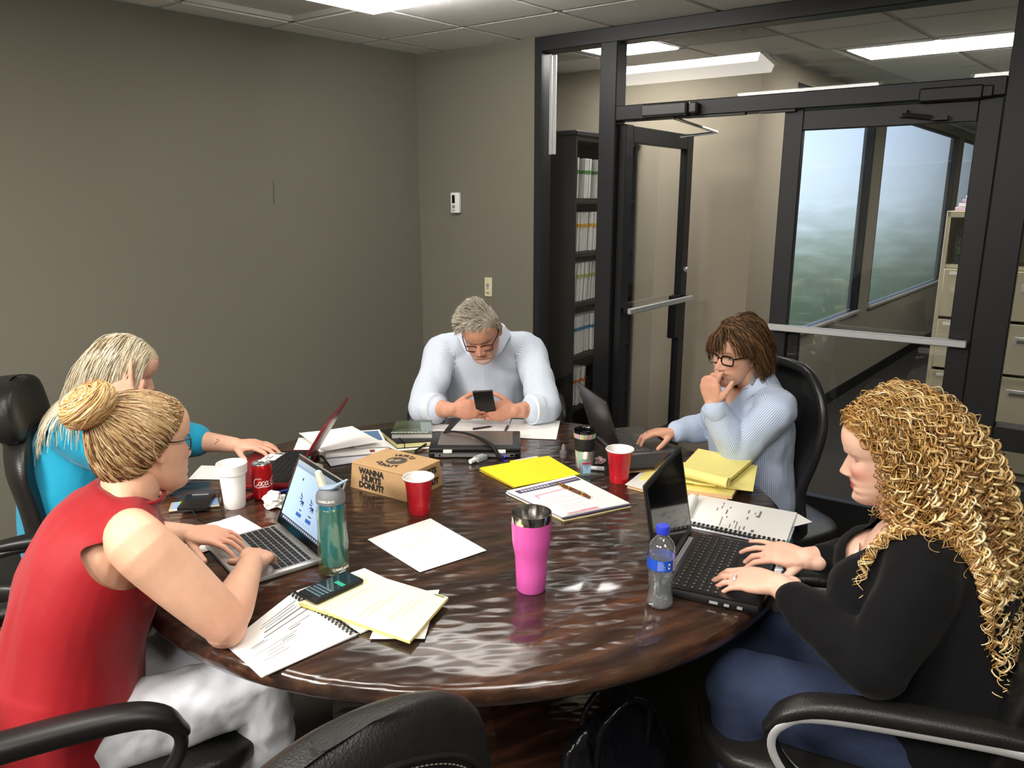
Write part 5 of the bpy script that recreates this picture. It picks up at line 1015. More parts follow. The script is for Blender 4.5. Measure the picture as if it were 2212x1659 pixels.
# ---- hair: bundles of strands grown over colliders
def grow(roots, dirs, length, steps, field, coll, stiff=.6, jit=.0, seed=0):
    r_ = np.random.default_rng(seed); n = len(roots); P = np.empty((n, steps, 3)); P[:, 0] = roots; d = dirs / np.linalg.norm(dirs, axis=1, keepdims=True); ds = (np.broadcast_to(length, (n,)) / (steps - 1))[:, None]
    for k in range(1, steps):
        f = field(P[:, k-1], d, k / (steps - 1)); d = d * stiff + f * (1 - stiff)
        if jit: d = d + r_.normal(0, jit, (n, 3))
        d /= np.linalg.norm(d, axis=1, keepdims=True) + 1e-9; q = P[:, k-1] + d * ds
        for (c, Mi, _) in coll:
            l = (q - c) @ Mi; ln = np.linalg.norm(l, axis=1); inn = ln < 1
            if inn.any(): q[inn] = c + (l[inn] / ln[inn, None]) @ np.linalg.inv(Mi)
        P[:, k] = q; d = q - P[:, k-1]; d /= np.linalg.norm(d, axis=1, keepdims=True) + 1e-9
    return P
def collider(c, axes, radii):  # axes: 3x3 columns
    return (A(*c), np.asarray(axes) @ np.diag(1 / np.asarray(radii, float)), None)
def strands_mesh(P, w, cols, sides=3, flat=1.0, seed=0):
    n, k, _ = P.shape; T = np.gradient(P, axis=1); T /= np.linalg.norm(T, axis=2, keepdims=True) + 1e-9; r_ = np.random.default_rng(seed); ref = r_.normal(size=(n, 1, 3)); U = np.cross(T, np.broadcast_to(ref, T.shape)); U /= np.linalg.norm(U, axis=2, keepdims=True) + 1e-9; Wv = np.cross(T, U)
    w = np.broadcast_to(w, (n, k)); an = np.arange(sides) * 2 * np.pi / sides
    V = P[:, :, None] + (U[:, :, None] * np.cos(an)[None, None, :, None] + Wv[:, :, None] * (np.sin(an) * flat)[None, None, :, None]) * w[:, :, None, None]
    ix = np.arange(n * k * sides).reshape(n, k, sides); jn = np.roll(ix, -1, 2); Q = np.stack([ix[:, :-1], jn[:, :-1], jn[:, 1:], ix[:, 1:]], -1).reshape(-1, 4)
    C = np.repeat(np.broadcast_to(cols if cols.ndim == 3 else cols[:, None], (n, k, 3))[:, :, None], sides, 2).reshape(-1, 3)
    return V.reshape(-1, 3), Q, C
def pal(n, hexes, wts, seed, var=.12):
    r_ = np.random.default_rng(seed); H = np.array([lin(h) for h in hexes]); i = r_.choice(len(hexes), n, p=np.array(wts) / sum(wts)); return H[i] * r_.uniform(1 - var, 1 + var, (n, 1))
def scalp_points(n, seed, hairline=None, ymin=-.2, zmin=-.2):
    """points and normals on the scalp, head-local"""
    r_ = np.random.default_rng(seed); hl = hairline or [-.09, -.085, -.03, .012, .045, .074, .080]; out = []
    while len(out) < n:
        v = r_.normal(size=3); v /= np.linalg.norm(v); z = v[2] * .116
        yf, yb, w = np.interp(z, HZ, HF), np.interp(z, HZ, HB), np.interp(z, HZ, HW); h = math.hypot(v[0], v[1]) + 1e-9; sx, cy = v[0] / h, v[1] / h
        x = w * sx; y = -.008 + ((yf + .008) if cy > 0 else (-.008 - yb)) * cy
        if z > np.interp(y, [-.1, -.05, -.015, .02, .05, .07, .09], hl) and y > ymin and z > zmin: out.append((x, y, z))
    P = np.array(out); N = P - A(0, -.01, .01); N /= np.linalg.norm(N, axis=1, keepdims=True); return P, N

skinm = mat('skin', '#d9a78c', .48, spec=.35, attr='Col', bump=.05, bscale=260, var=.05, vscale=35)
hairm = mat('hair', '#a08050', .38, spec=.45, attr='Col')
def cloth_mat(name, c1, c2=None, period=.006, rough=.8, sheen=.2, bump=.15, duty=.5):
    m = mat(name, c1, rough, spec=.2, sheen=sheen, var=.04, vscale=10, bump=bump, bscale=9)
    if c2:
        nt = m.node_tree; N, L = nt.nodes, nt.links; b = N['Principled BSDF']; at = N.new('ShaderNodeAttribute'); at.attribute_name = 'st'; ma = N.new('ShaderNodeMath'); ma.operation = 'MULTIPLY'; ma.inputs[1].default_value = 2 * math.pi / period; L.new(at.outputs['Fac'], ma.inputs[0])
        si = N.new('ShaderNodeMath'); si.operation = 'SINE'; L.new(ma.outputs[0], si.inputs[0]); mr = N.new('ShaderNodeMapRange'); mr.inputs[1].default_value = -.5; mr.inputs[2].default_value = .5; L.new(si.outputs[0], mr.inputs[0]); mx = N.new('ShaderNodeMix'); mx.data_type = 'RGBA'; mx.inputs['A'].default_value = hexc(c1); mx.inputs['B'].default_value = hexc(c2); L.new(mr.outputs[0], mx.inputs['Factor']); L.new(mx.outputs['Result'], b.inputs['Base Color'])
    return m
def stripe_coord(V, bones):
    """angle around the nearest bone * radius, for cloth stripes running along it"""
    best = np.full(len(V), 9.); st = np.zeros(len(V))
    for a, b, side, r in bones:
        a, b = A(*a), A(*b); t = nrm(b - a); u = nrm(side - t * np.dot(side, t)); w = np.cross(t, u); L = np.linalg.norm(b - a); s = np.clip((V - a) @ t, 0, L); d = V - a - s[:, None] * t; dist = np.linalg.norm(d, axis=1) / r; m = dist < best; best[m] = dist[m]; st[m] = np.arctan2(d[m] @ w, d[m] @ u) * r
    return st
def fold(V, amp, scale, seed=0, dirn=(1, 1, 1)):
    """soft drapery folds: noise displacement along the outward direction"""
    off = Vector(np.random.default_rng(seed).uniform(-5, 5, 3)); D = np.array([noise.noise(Vector((p[0] * scale[0], p[1] * scale[1], p[2] * scale[2])) + off) for p in V]); return D * amp
def vnormals(V, Q):
    n = np.zeros_like(V); f = np.cross(V[Q[:, 2]] - V[Q[:, 0]], V[Q[:, 3]] - V[Q[:, 1]])
    for k in range(4): np.add.at(n, Q[:, k], f)
    return n / (np.linalg.norm(n, axis=1, keepdims=True) + 1e-12)
def smooth_rim(V, Q, it=14):
    E = np.concatenate([Q[:, [0, 1]], Q[:, [1, 2]], Q[:, [2, 3]], Q[:, [3, 0]]]); key = np.sort(E, 1); uq, inv, cnt = np.unique(key, axis=0, return_inverse=True, return_counts=True); B = uq[cnt == 1]; V = V.copy()
    for _ in range(it):
        s_ = np.zeros_like(V); c_ = np.zeros(len(V)); np.add.at(s_, B[:, 0], V[B[:, 1]]); np.add.at(s_, B[:, 1], V[B[:, 0]]); np.add.at(c_, B.ravel(), 1); m_ = c_ > 0; V[m_] = V[m_] * .5 + .5 * s_[m_] / c_[m_][:, None]
    return V
def off_face(P, hm, y=.045, z=.05, x=.07, zlo=-.13):
    L = (P - hm[1]) @ np.linalg.inv(hm[0]).T; bad = ((L[..., 1] > y) & (L[..., 2] < z) & (L[..., 2] > zlo) & (np.abs(L[..., 0]) < x)).any(1); return ~bad
def cloth(name, mb, m, parent, voxel=.006, smooth=5, bones=None, folds=None, cut=None, seed=0):
    V, Q = remesh(mb, voxel, smooth); N = vnormals(V, Q)
    if folds:
        for i, (amp, sc) in enumerate(folds): V = V + N * fold(V, amp, sc, seed + i)[:, None]
    if cut is not None: keep = ~cut(V[Q].mean(1)); Q = Q[keep]; V = smooth_rim(V, Q)
    st = stripe_coord(V, bones) if bones else None
    return mesh_np(name, V, Q, m, parent, None, st, True, parent.location)
def body(parent, mb, hd, skin, tint='#c98d78', voxel=.0034, hm=None, hands=None):
    V, Q = remesh(mb, voxel, 3, .5); C = np.tile(lin(skin), (len(V), 1))
    for c, r in (hands or []): k = np.exp(-(np.linalg.norm(V - A(*c), axis=1) / r) ** 2)[:, None] * .45; C = C * (1 - k) + lin(tint) * k
    hv = HT(hm, hd[0]); return mesh_np('body', np.vstack([V, hv]), np.vstack([Q, hd[1] + len(V)]), skinm, parent, np.vstack([C, hd[2]]), None, True, parent.location)
def glasses(parent, hm, eyes, m, w=.052, h=.03, dy=.020, dz=-.004, rim=.0017, tem=True, dropz=0, lens=True, bottom_only=False):
    mb = MB(); L = MB(); loc = np.array(parent.location); py = max(e[1] for e in eyes) + dy
    for e in eyes:
        sx = np.sign(e[0]); pts = []
        for a in np.linspace(0, 2 * math.pi, 28, endpoint=False):
            ca, sa = math.cos(a), math.sin(a); x = np.sign(ca) * abs(ca) ** .55 * w / 2; z = np.sign(sa) * abs(sa) ** .6 * h / 2; pts.append(A(e[0] * 1.03 + x, py - .006 * (abs(e[0] * 1.03 + x) / .06) ** 2, e[2] + dz + z))
        P = HT(hm, np.array(pts + [pts[0], pts[1]])) - loc; mb.tube(P, rim, 6, False)
        L.add(HT(hm, np.array(pts)) - loc, [tuple(range(28))])
        hx = e[0] * 1.03 + sx * w / 2
        if tem: mb.tube(HT(hm, np.array([(hx, py - .007, e[2] + dz + h * .28), (sx * .0745, .025, e[2] + dz * .45 + .008), (sx * .0760, -.008, e[2] + .010), (sx * .074, -.03, e[2] - .012)])) - loc, rim * 1.05, 6, True, 0, 4)
    a, b = eyes[0], eyes[1]; mb.tube(HT(hm, np.array([(a[0] * 1.03 - w / 2, py - .001, a[2] + dz + .004), (0, py + .003, a[2] + dz + .008), (b[0] * 1.03 + w / 2, py - .001, b[2] + dz + .004)])) - loc, rim, 6, True, 0, 4)
    g = mb.build('glasses', m, parent, 50)
    if lens: L.build('lenses', M['lens'], g, 0)
    return g
def hair_obj(parent, parts, m=None, name='hair'):
    V, Q, C, off = [], [], [], 0
    for v, q, c in parts: V.append(v); Q.append(q + off); C.append(c); off += len(v)
    return mesh_np(name, np.vstack(V), np.vstack(Q), m or hairm, parent, np.vstack(C), None, True, parent.location)
def cap_mesh(hm, grown, hexc_, n1=40, n2=64, hairline=None, center=(0, -.012, .01), jagged=.0, seed=0):
    """hair volume shell: the scalp pushed outwards by grown(P)"""
    U, Wt = np.meshgrid(np.linspace(0.001, 1, n1), np.linspace(0, 2 * np.pi, n2, endpoint=False), indexing='ij'); th = U * 2.45; P = np.stack([np.sin(th) * np.sin(Wt), np.sin(th) * np.cos(Wt), np.cos(th)], -1).reshape(-1, 3)
    z = P[:, 2] * .116; yf, yb, w = np.interp(z, HZ, HF), np.interp(z, HZ, HB), np.interp(z, HZ, HW); h = np.hypot(P[:, 0], P[:, 1]) + 1e-9; x = w * P[:, 0] / h; y = -.008 + np.where(P[:, 1] > 0, yf + .008, -.008 - yb) * P[:, 1] / h; S = np.stack([x, y, z], 1); g = grown(S)
    N = S - A(*center); N /= np.linalg.norm(N, axis=1, keepdims=True); V = S + N * g[:, None]; ok = (S[:, 2] > np.interp(S[:, 1], [-.1, -.05, -.015, .02, .05, .07, .09], hairline or [-.09, -.085, -.03, .012, .045, .074, .080]))
    i2 = np.arange(n1 * n2).reshape(n1, n2); jn = np.roll(i2, -1, 1); Q = np.stack([i2[:-1], i2[1:], jn[1:], jn[:-1]], -1).reshape(-1, 4); Q = Q[ok[Q].all(1)]
    return HT(hm, V), Q, np.tile(lin(hexc_), (len(V), 1))
def limb(mb, pts, rads, side=None, n=18, sub=4, exp=2, caps='round'): mb.loft(pts, rads, side, n, caps, 0, sub, exp)
def offs(rads, d): return [tuple(max(.012, q - d) for q in r) if not np.isscalar(r) else max(.012, r - d) for r in rads]

def collar(t, c, F, r, m, drop=.036, flare=.030, stand=.028, gap=22, front_drop=.03, wide=1.0, tip=.030):
    """turned-down shirt collar: a folded ring open at the front with two points"""
    c = A(*c); F = nrm(F); Lv = np.cross(A(0, 0, 1), F); mb = MB(); V = []; an = np.linspace(R(gap), R(360 - gap), 40)
    for a in an:
        d = F * math.cos(a) + Lv * math.sin(a) * wide; k = max(0, math.cos(a)); e = max(0, 1 - min(a - R(gap), R(360 - gap) - a) / R(38)); zt = stand - front_drop * k ** 2
        V += [c + d * (r - .004) + A(0, 0, zt - .03), c + d * (r + .001) + A(0, 0, zt), c + d * (r + .006) + A(0, 0, zt + .002), c + d * (r + flare * .7) + A(0, 0, zt - drop * .6), c + d * (r + flare + .012 * e) + A(0, 0, zt - drop - tip * e), c + d * (r + flare + .009 * e - .004) + A(0, 0, zt - drop - tip * e)]
    n = len(an); k = 6; mb.add(V, [(i * k + j, (i + 1) * k + j, (i + 1) * k + j + 1, i * k + j + 1) for i in range(n - 1) for j in range(k - 1)]); centre(mb, t.location); return mb.build('collar', m, t, 40)
# ------------------------------------------------------------------ the five people
def legs(t, hips, knees, ankles, m, r=(.098, .075, .055), side=(0, 0, 1), name='trousers', folds=None, seat=None, seatr=(.19, .14), seatside=None, shoe='#1c1a1a', voxel=.008):
    mb = MB()
    for h, k, a in zip(hips, knees, ankles): h, k, a = A(*h), A(*k), A(*a); limb(mb, [h, h * .5 + k * .5, k], [r[0], r[0] * .92, r[1]], n=20); limb(mb, [k, k * .55 + a * .45, a], [r[1], r[1] * .85, r[2]], n=20); mb.ball(k, r[1] * 1.03, 16)
    if seat is not None: limb(mb, [A(*seat) - A(0, 0, .01), A(*seat) + A(0, 0, .10)], [seatr, (seatr[0] * .92, seatr[1] * .9)], seatside, 24)
    o = cloth(name, mb, m, t, voxel, 6, folds=folds or [(.006, (14, 14, 14))])
    for h, k, a in zip(hips, knees, ankles):
        a = A(*a); d = nrm(A(*k) - A(*h)) * A(1, 1, 0); d = nrm(d); s = MB(); s.loft([a + A(0, 0, -.045) - d * .05, a + A(0, 0, -.042) + d * .02, a + A(0, 0, -.055) + d * .12, a + A(0, 0, -.06) + d * .17], [(.034, .05), (.040, .052), (.044, .036), (.030, .022)], np.cross(d, A(0, 0, 1)), 16, 'round', sub=3); centre(s, t.location); s.build('shoe', mat('shoe_' + shoe[1:], shoe, .5) if 'shoe_' + shoe[1:] not in bpy.data.materials else bpy.data.materials['shoe_' + shoe[1:]], t)
def wmb(mb, name, m, parent, smooth=50): centre(mb, parent.location); return mb.build(name, m, parent, smooth)
def ring_band(mb, c, axis, r, w, th, n=28, side=(0, 0, 1), ell=1.0):
    axis = nrm(axis); c = A(*c); mb.loft([c - axis * w / 2, c - axis * w * .4, c + axis * w * .4, c + axis * w / 2], [((r + th * .4) * ell, r + th * .4), ((r + th) * ell, r + th), ((r + th) * ell, r + th), ((r + th * .4) * ell, r + th * .4)], side, n)

# ============ man at the far side, texting
SK = '#d29a80'
t = thing('person', 'grey-haired man with goatee and glasses in a pale striped shirt, texting', 'person', (-.12, 3.60, 0))
side = A(1, 0, 0)
TP = [(-.12, 3.62, .52), (-.12, 3.60, .70), (-.12, 3.535, .88), (-.12, 3.49, .99), (-.12, 3.47, 1.065), (-.125, 3.44, 1.115)]; TR = [(.20, .15), (.205, .165), (.215, .155), (.215, .125), (.150, .085), (.075, .068)]
shR, shL = A(-.315, 3.46, 1.015), A(.075, 3.46, 1.02); elR, elL = A(-.385, 3.215, .815), A(.145, 3.205, .815); wrR, wrL = A(-.248, 3.105, .835), A(.012, 3.115, .828)
sh = MB(); limb(sh, TP[:-1] + [(-.123, 3.452, 1.092)], TR[:-1] + [(.088, .074)], side, 32, caps=True)
for s, e, w in ((shR, elR, wrR), (shL, elL, wrL)):
    n_ = A(-.12, 3.46, 1.06); limb(sh, [n_ * .45 + s * .55, s, s * .5 + e * .5, e], [.072, .078, .072, .066], n=20); limb(sh, [e, e * .62 + w * .38], [.066, .061], n=20)
bones = [(TP[0], TP[4], A(0, 1, 0), .19)] + [(s, e, A(0, 1, 0), .07) for s, e in ((shR, elR), (shL, elL))] + [(e, w, A(0, 1, 0), .06) for e, w in ((elR, wrR), (elL, wrL))]
shirt_m = cloth_mat('pale_striped_shirt', '#e3e8f0', '#b5c5de', .0075, bump=.25)
shirt = cloth('shirt', sh, shirt_m, t, .0065, 6, bones, [(.010, (9, 9, 5)), (.005, (22, 22, 9))])
b = MB(); limb(b, TP, offs(TR, .022), side, 24); limb(b, [(-.125, 3.46, 1.06), (-.13, 3.385, 1.10), (-.133, 3.30, 1.12)], [.066, .062, .058], n=20)
for s, e, w, sg in ((shR, elR, wrR, 1), (shL, elL, wrL, -1)): limb(b, [s, s * .5 + e * .5, e], [.05, .052, .046], n=18); limb(b, [e, e * .7 + w * .3, e * .3 + w * .7, w], [.048, .047, .037, .029], n=18)
hand_solids(b, wrR, A(1, -.12, .04), A(.1, -1, .25), A(0, .25, 1), curls=[(22, 28, 14), (20, 32, 16), (20, 34, 16), (22, 34, 16)], s=1.06, thumb=(10, 25, 20), thumb_out=.62, spread=3)
hand_solids(b, wrL, A(-1, -.12, .0), A(-.1, -1, .25), A(0, .25, 1), curls=[(28, 40, 20), (26, 40, 20), (26, 42, 20), (26, 42, 20)], s=1.06, thumb=(10, 25, 20), thumb_out=.7, spread=3)
hm = head_matrix((-.133, 3.235, 1.143), -96, 33, -7, 1.03)
greyp = dict(nose=1.12, jaw=1.12, cheek=.003, beard='#b9aaa2', blush='#c97a6a', blushk=.55, hairline=[-.09, -.082, -.02, .03, .058, .084, .095], lids=(-4, -24), gaze=-25, browk=.7, lipk=.5, lidcol='#b98471')
hd = head_mesh(SK, '#a8695f', '#6d625a', '#8f8676', greyp)
body(t, b, hd, SK, '#b8735c', hm=hm, hands=[(wrR + A(.09, 0, 0), .07), (wrL - A(.09, 0, 0), .07)])
S_, N_ = scalp_points(4200, 1, greyp['hairline']); S2 = HT(hm, S_); N2 = N_ @ hm[0].T; L_ = hm[0]
d0 = N_ * .22 + A(-.75, .0, .22) * np.clip(S_[:, 2:] / .07, 0, 1) + np.stack([0 * S_[:, 0], -.6 + 0 * S_[:, 0], -.35 + 0 * S_[:, 0]], 1) * (1 - np.clip(S_[:, 2:] / .07, 0, 1))
d0[:, 1] += np.where(S_[:, 1] > .04, .5, -.35); d0 = d0 @ hm[0].T
hc = collider(HT(hm, A(0, -.006, .012)), hm[0] / 1.03, (.0785, .1005, .116))
Pm = grow(S2 + N2 * .002, d0, np.where(S_[:, 2] > .05, .042, .020), 8, lambda p, d, u: d + A(0, 0, -.35), [hc], .75, .08, 3)
hp = [strands_mesh(Pm, np.linspace(.0013, .0006, 8)[None], pal(4200, ['#c9c2b2', '#a39a88', '#ded8c8', '#5d554a'], [4, 3, 3, 1.2], 5), 3)]
hp.append(cap_mesh(hm, lambda S: .002 + 0 * S[:, 2], '#8d8472', hairline=greyp['hairline'])); hair_obj(t, hp)
glasses(t, hm, hd[3], mat('dark_red_frames', '#2b1512', .25), .047, .030, .026, -.016, .0021, dropz=.5)
# collar, cuffs, placket, pocket
collar(t, (-.126, 3.428, 1.108), (0, -1, -.12), .084, shirt_m, wide=1.05, flare=.032, front_drop=.05); m = MB()
for e, w in ((elR, wrR), (elL, wrL)): ring_band(m, e * .62 + w * .38, w - e, .056, .045, .010)
wmb(m, 'rolled_cuff', mat('pale_blue_cuff', '#dde5f0', .8), t)['kind'] = 'stuff'
legs(t, [(-.22, 3.58, .54), (-.02, 3.58, .54)], [(-.26, 3.16, .56), (.03, 3.16, .56)], [(-.25, 3.2, .1), (.02, 3.2, .1)], mat('navy_trousers', '#20242e', .85), seat=(-.12, 3.62, .52), seatside=side)
ph = thing('smartphone', 'black smartphone held in both hands by the man', 'phone', (-.113, 3.058, .882), 0, rot=(R(-52), R(-4), R(-3)))
m = MB(); m.box((0, 0, 0), (.082, .146, .010), bev=.004, seg=3); m.build('case', M['black'], ph); m = MB(); m.box((0, 0, .0052), (.066, .13, .0006)); m.build('screen', mat('man_phone_screen', '#3a4550', .1, emit=.2, ecol='#8aa0b8'), ph, 0); m = MB(); m.lathe([(.006, -.0056), (.004, -.0062), (0, -.0062)], 16, (-.028, .056, 0)); m.build('camera_lens', M['blackg'], ph)

# ============ woman in red, left front, seen from behind
SK = '#e0b094'
F = nrm(A(.886, .46, 0)); Rt = A(.46, -.886, 0)
t = thing('person', 'woman with a blonde bun and glasses in a sleeveless red top and white jeans, typing', 'person', (-1.0, 1.53, 0))
TP = [A(-1.02, 1.525, .50), A(-1.0, 1.535, .62), A(-.975, 1.548, .74), A(-.93, 1.57, .88), A(-.885, 1.593, .985), A(-.862, 1.606, 1.045), A(-.845, 1.615, 1.085)]
TR = [(.205, .155), (.195, .15), (.178, .14), (.180, .138), (.172, .108), (.120, .072), (.066, .058)]
shR, shL = A(-.768, 1.458, 1.0), A(-.93, 1.745, 1.0); elR, elL = A(-.612, 1.478, .808), A(-.985, 1.90, .81); wrR, wrL = A(-.628, 1.700, .833), A(-.868, 1.915, .815)
sh = MB(); limb(sh, TP[:-2] + [A(-.866, 1.602, 1.03), A(-.855, 1.608, 1.055)], [(a + .006, b + .006) for a, b in TR[:-2]] + [(.125, .08), (.088, .068)], Rt, 32, caps=True)
for s in (1, -1): limb(sh, [A(-.860, 1.605, 1.008), A(-.862, 1.605, 1.0) + Rt * s * .10], [.066, .062], n=20); sh.ball(TP[3] + F * .080 + Rt * s * .075, (.075, .075, .075), 16)
limb(sh, [A(-1.02, 1.52, .44), A(-1.0, 1.53, .62)], [(.215, .165), (.2, .155)], Rt, 32)
red_m = mat('red_woven_top', '#960f1a', .6, spec=.3, var=.05, vscale=6, bump=.12, bscale=500, sheen=.15)
def arm_cut(c):
    out = np.zeros(len(c), bool)
    for s_, e_ in ((shR, elR), (shL, elL)):
        d = nrm(e_ - s_); sidev = nrm((s_ - A(-.86, 1.6, s_[2])) * A(1, 1, 0)); x = (c - s_) @ sidev; rr = np.linalg.norm((c - s_) - np.outer(x, sidev), axis=1); out |= (x > -.046 + 1.1 * np.clip(c[:, 2] - s_[2] + .012, 0, .05)) & (rr < .104)
    return out
cloth('top', sh, red_m, t, .006, 6, None, [(.007, (7, 7, 3)), (.004, (20, 20, 7))], arm_cut)
TB = offs(TR, .012); TB[4], TB[5] = (.145, .088), (.082, .048); b = MB(); limb(b, TP, TB, Rt, 28); limb(b, [A(-.85, 1.612, 1.06), A(-.835, 1.625, 1.10), A(-.815, 1.645, 1.135)], [.062, .054, .056], n=24)
for s, e, w, k in ((shR, elR, wrR, 1.0), (shL, elL, wrL, .92)):
    limb(b, [s * .6 + A(-.87, 1.6, 1.015) * .4, s, s * .62 + e * .38, s * .25 + e * .75, e], [.048 * k, .060 * k, .060 * k, .054 * k, .048 * k], n=22); b.ball(e - A(0, 0, .012), .044 * k, 16); limb(b, [e, e * .75 + w * .25, e * .3 + w * .7, w], [.046 * k, .047 * k, .036 * k, .028 * k], n=20)
hand_solids(b, wrR, A(-.06, 1, -.16), A(.25, .2, 1), A(-1, -.05, .2), curls=[(16, 24, 12), (14, 26, 14), (16, 28, 14), (14, 26, 14)], s=.95, spread=7, thumb=(20, 10, 10), thumb_out=.6)
hand_solids(b, wrL, A(1, -.16, -.03), A(-.05, -.2, 1), A(-.2, -1, -.1), curls=[(14, 26, 14), (12, 28, 14), (12, 28, 16), (10, 26, 14)], s=.94, spread=6, thumb=(15, 10, 10), thumb_out=.62)
hm = head_matrix((-.822, 1.655, 1.152), 54, 6, 4, 1.0)
pr = dict(nose=.95, cheek=.002, hairline=[-.075, -.07, -.025, .018, .05, .076, .084], lids=(12, -22), gaze=-12, blush='#d08a76', blushk=.5)
hd = head_mesh(SK, '#b8675f', '#8a6a48', '#8c6a42', pr)
body(t, b, hd, SK, '#cf8a74', hm=hm, hands=[(wrR + A(0, .12, -.01), .08), (wrL + A(.12, 0, -.01), .08), (elR, .07)])
# hair pulled up into a bun
bunc = HT(hm, A(.012, -.118, .098)); up = nrm(hm[0] @ A(0, -.62, .78))
S_, N_ = scalp_points(4600, 11, pr['hairline']); S2 = HT(hm, S_); N2 = N_ @ hm[0].T
hc = collider(HT(hm, A(0, -.012, .008)), hm[0], (.0835, .106, .112))
def fld(P, d, u): v = bunc - P; v /= np.linalg.norm(v, axis=1, keepdims=True) + 1e-9; return v
dist = np.linalg.norm(S2 - bunc, axis=1); Pm = grow(S2 + N2 * .004, N2 * .5 + fld(S2, None, 0), np.minimum(dist * 1.12, .24), 16, fld, [hc], .55, .06, 4)
hp = [strands_mesh(Pm, np.linspace(.0015, .0011, 16)[None], pal(4600, ['#a5835a', '#c9ab7e', '#6b4d32', '#dfc89e'], [4, 3, 2.8, 1.6], 6), 3)]
r_ = np.random.default_rng(12); nb_ = 800; a0_ = r_.uniform(0, 2 * np.pi, nb_); el = r_.normal(0, .75, nb_); e1 = nrm(np.cross(up, A(.3, .2, .9))); e2 = np.cross(up, e1); kk = np.linspace(0, 1, 22); Pb = np.empty((nb_, 22, 3))
for i in range(nb_):
    a = a0_[i] + kk * r_.uniform(1.6, 3.4); tube_r = .030 + r_.uniform(-.003, .004); e_ = el[i] + (kk - .5) * r_.uniform(-1.2, 2.0); Rb = .027; Pb[i] = bunc + np.outer(np.cos(a) * (Rb + tube_r * np.cos(e_)), e1) + np.outer(np.sin(a) * (Rb + tube_r * np.cos(e_)), e2) + np.outer(tube_r * np.sin(e_) * 1.0, up)
hp.append(strands_mesh(Pb, (.0018 * np.sin(np.pi * np.clip(kk * .9 + .08, 0, 1)))[None] + .0006, pal(nb_, ['#b9935e', '#d9bb86', '#86643d', '#e8d3a6'], [4, 3, 2, 1.4], 7), 4))
nt_ = 260; a_ = r_.uniform(0, 2 * np.pi, (nt_, 1)); kk2 = np.linspace(0, 1, 20)[None]; rr_ = .046 * (1 - kk2 * r_.uniform(.6, 1.0, (nt_, 1))) ; an_ = a_ + kk2 * r_.uniform(1.2, 2.6, (nt_, 1)); hh_ = .030 * np.sqrt(np.clip(1 - (rr_ / .058) ** 2, 0, 1)) + r_.uniform(-.002, .002, (nt_, 1))
Pt = bunc + np.cos(an_)[..., None] * rr_[..., None] * e1 + np.sin(an_)[..., None] * rr_[..., None] * e2 + hh_[..., None] * up; hp.append(strands_mesh(Pt, np.full((1, 20), .0021), pal(nt_, ['#b9935e', '#d9bb86', '#86643d', '#e8d3a6'], [4, 3, 2, 1.4], 17), 4))
tb_ = MB(); tb_.loft([bunc - up * .02, bunc - up * .006, bunc + up * .006], [.040, .046, .014], e1, 24, 'round'); V = np.vstack(tb_.v); Qq = np.array([f for f in tb_.f if len(f) == 4]); hp.append((V, Qq, np.tile(lin('#96703f'), (len(V), 1))))
hp.append(cap_mesh(hm, lambda S: .002 + 0 * S[:, 2], '#8c6a40', hairline=[x + .004 for x in pr['hairline']])); hair_obj(t, hp)
glasses(t, hm, hd[3], mat('tortoise_frames', '#2b1c14', .25), .050, .036, .018, -.004, .0015)
# zip line down the back, neckline band
bk_ = [A(-.905, 1.583, 1.06), A(-.945, 1.548, 1.02), A(-.995, 1.512, .93), A(-1.045, 1.482, .82), A(-1.09, 1.462, .70)]
m = MB(); m.tube([p for p in bk_], .0022, 6, True, 0, 6); wmb(m, 'zip_seam', mat('gold_zip', '#a04a2a', .5), t); m = MB(); m.box(bk_[0], (.006, .006, .018), bev=.001); wmb(m, 'zip_pull', gold, t)
m = MB(); c = A(-.853, 1.609, 1.052); pts = [c + Rt * math.cos(a) * .084 + F * math.sin(a) * .072 + A(0, 0, -.012 * math.sin(a) - .002) for a in np.linspace(0, 2 * math.pi, 33)]; m.tube(pts, .005, 8); wmb(m, 'neckline', red_m, t)
wj = mat('white_denim', '#d9dde6', .8, var=.03, vscale=12, bump=.2, bscale=40)
legs(t, [A(-.95, 1.45, .53), A(-1.03, 1.62, .53)], [A(-.595, 1.615, .572), A(-.68, 1.79, .56)], [A(-.60, 1.60, .1), A(-.65, 1.79, .1)], wj, (.098, .076, .055), seat=A(-1.02, 1.52, .5), seatr=(.19, .14), seatside=Rt, folds=[(.008, (10, 10, 22)), (.004, (30, 30, 30))], shoe='#3a2f2a', voxel=.007)

# ============ woman in blue, left back
SK = '#dcab92'
t = thing('person', 'woman with long pale blonde hair in a turquoise top, head propped on her hand', 'person', (-1.5, 2.52, 0))
F = nrm(A(.96, .28, 0)); Rt = A(.28, -.96, 0)
TP = [A(-1.52, 2.50, .50), A(-1.51, 2.505, .64), A(-1.495, 2.515, .76), A(-1.45, 2.53, .89), A(-1.43, 2.54, .97), A(-1.42, 2.545, 1.015), A(-1.40, 2.55, 1.05)]
TR = [(.20, .17), (.205, .175), (.20, .17), (.195, .155), (.18, .12), (.12, .08), (.065, .06)]
shR, shL = A(-1.405, 2.375, .955), A(-1.46, 2.71, .96); elR, elL = A(-1.135, 2.36, .795), A(-1.33, 2.80, .81); wrR, wrL = A(-1.262, 2.425, 1.015), A(-1.03, 2.735, .80)
blue_m = mat('turquoise_top', '#1d97bb', .75, spec=.2, var=.05, vscale=8, bump=.12, bscale=120, sheen=.2)
sh = MB(); limb(sh, TP[:-1], [(a + .006, b + .006) for a, b in TR[:-1]], Rt, 32)
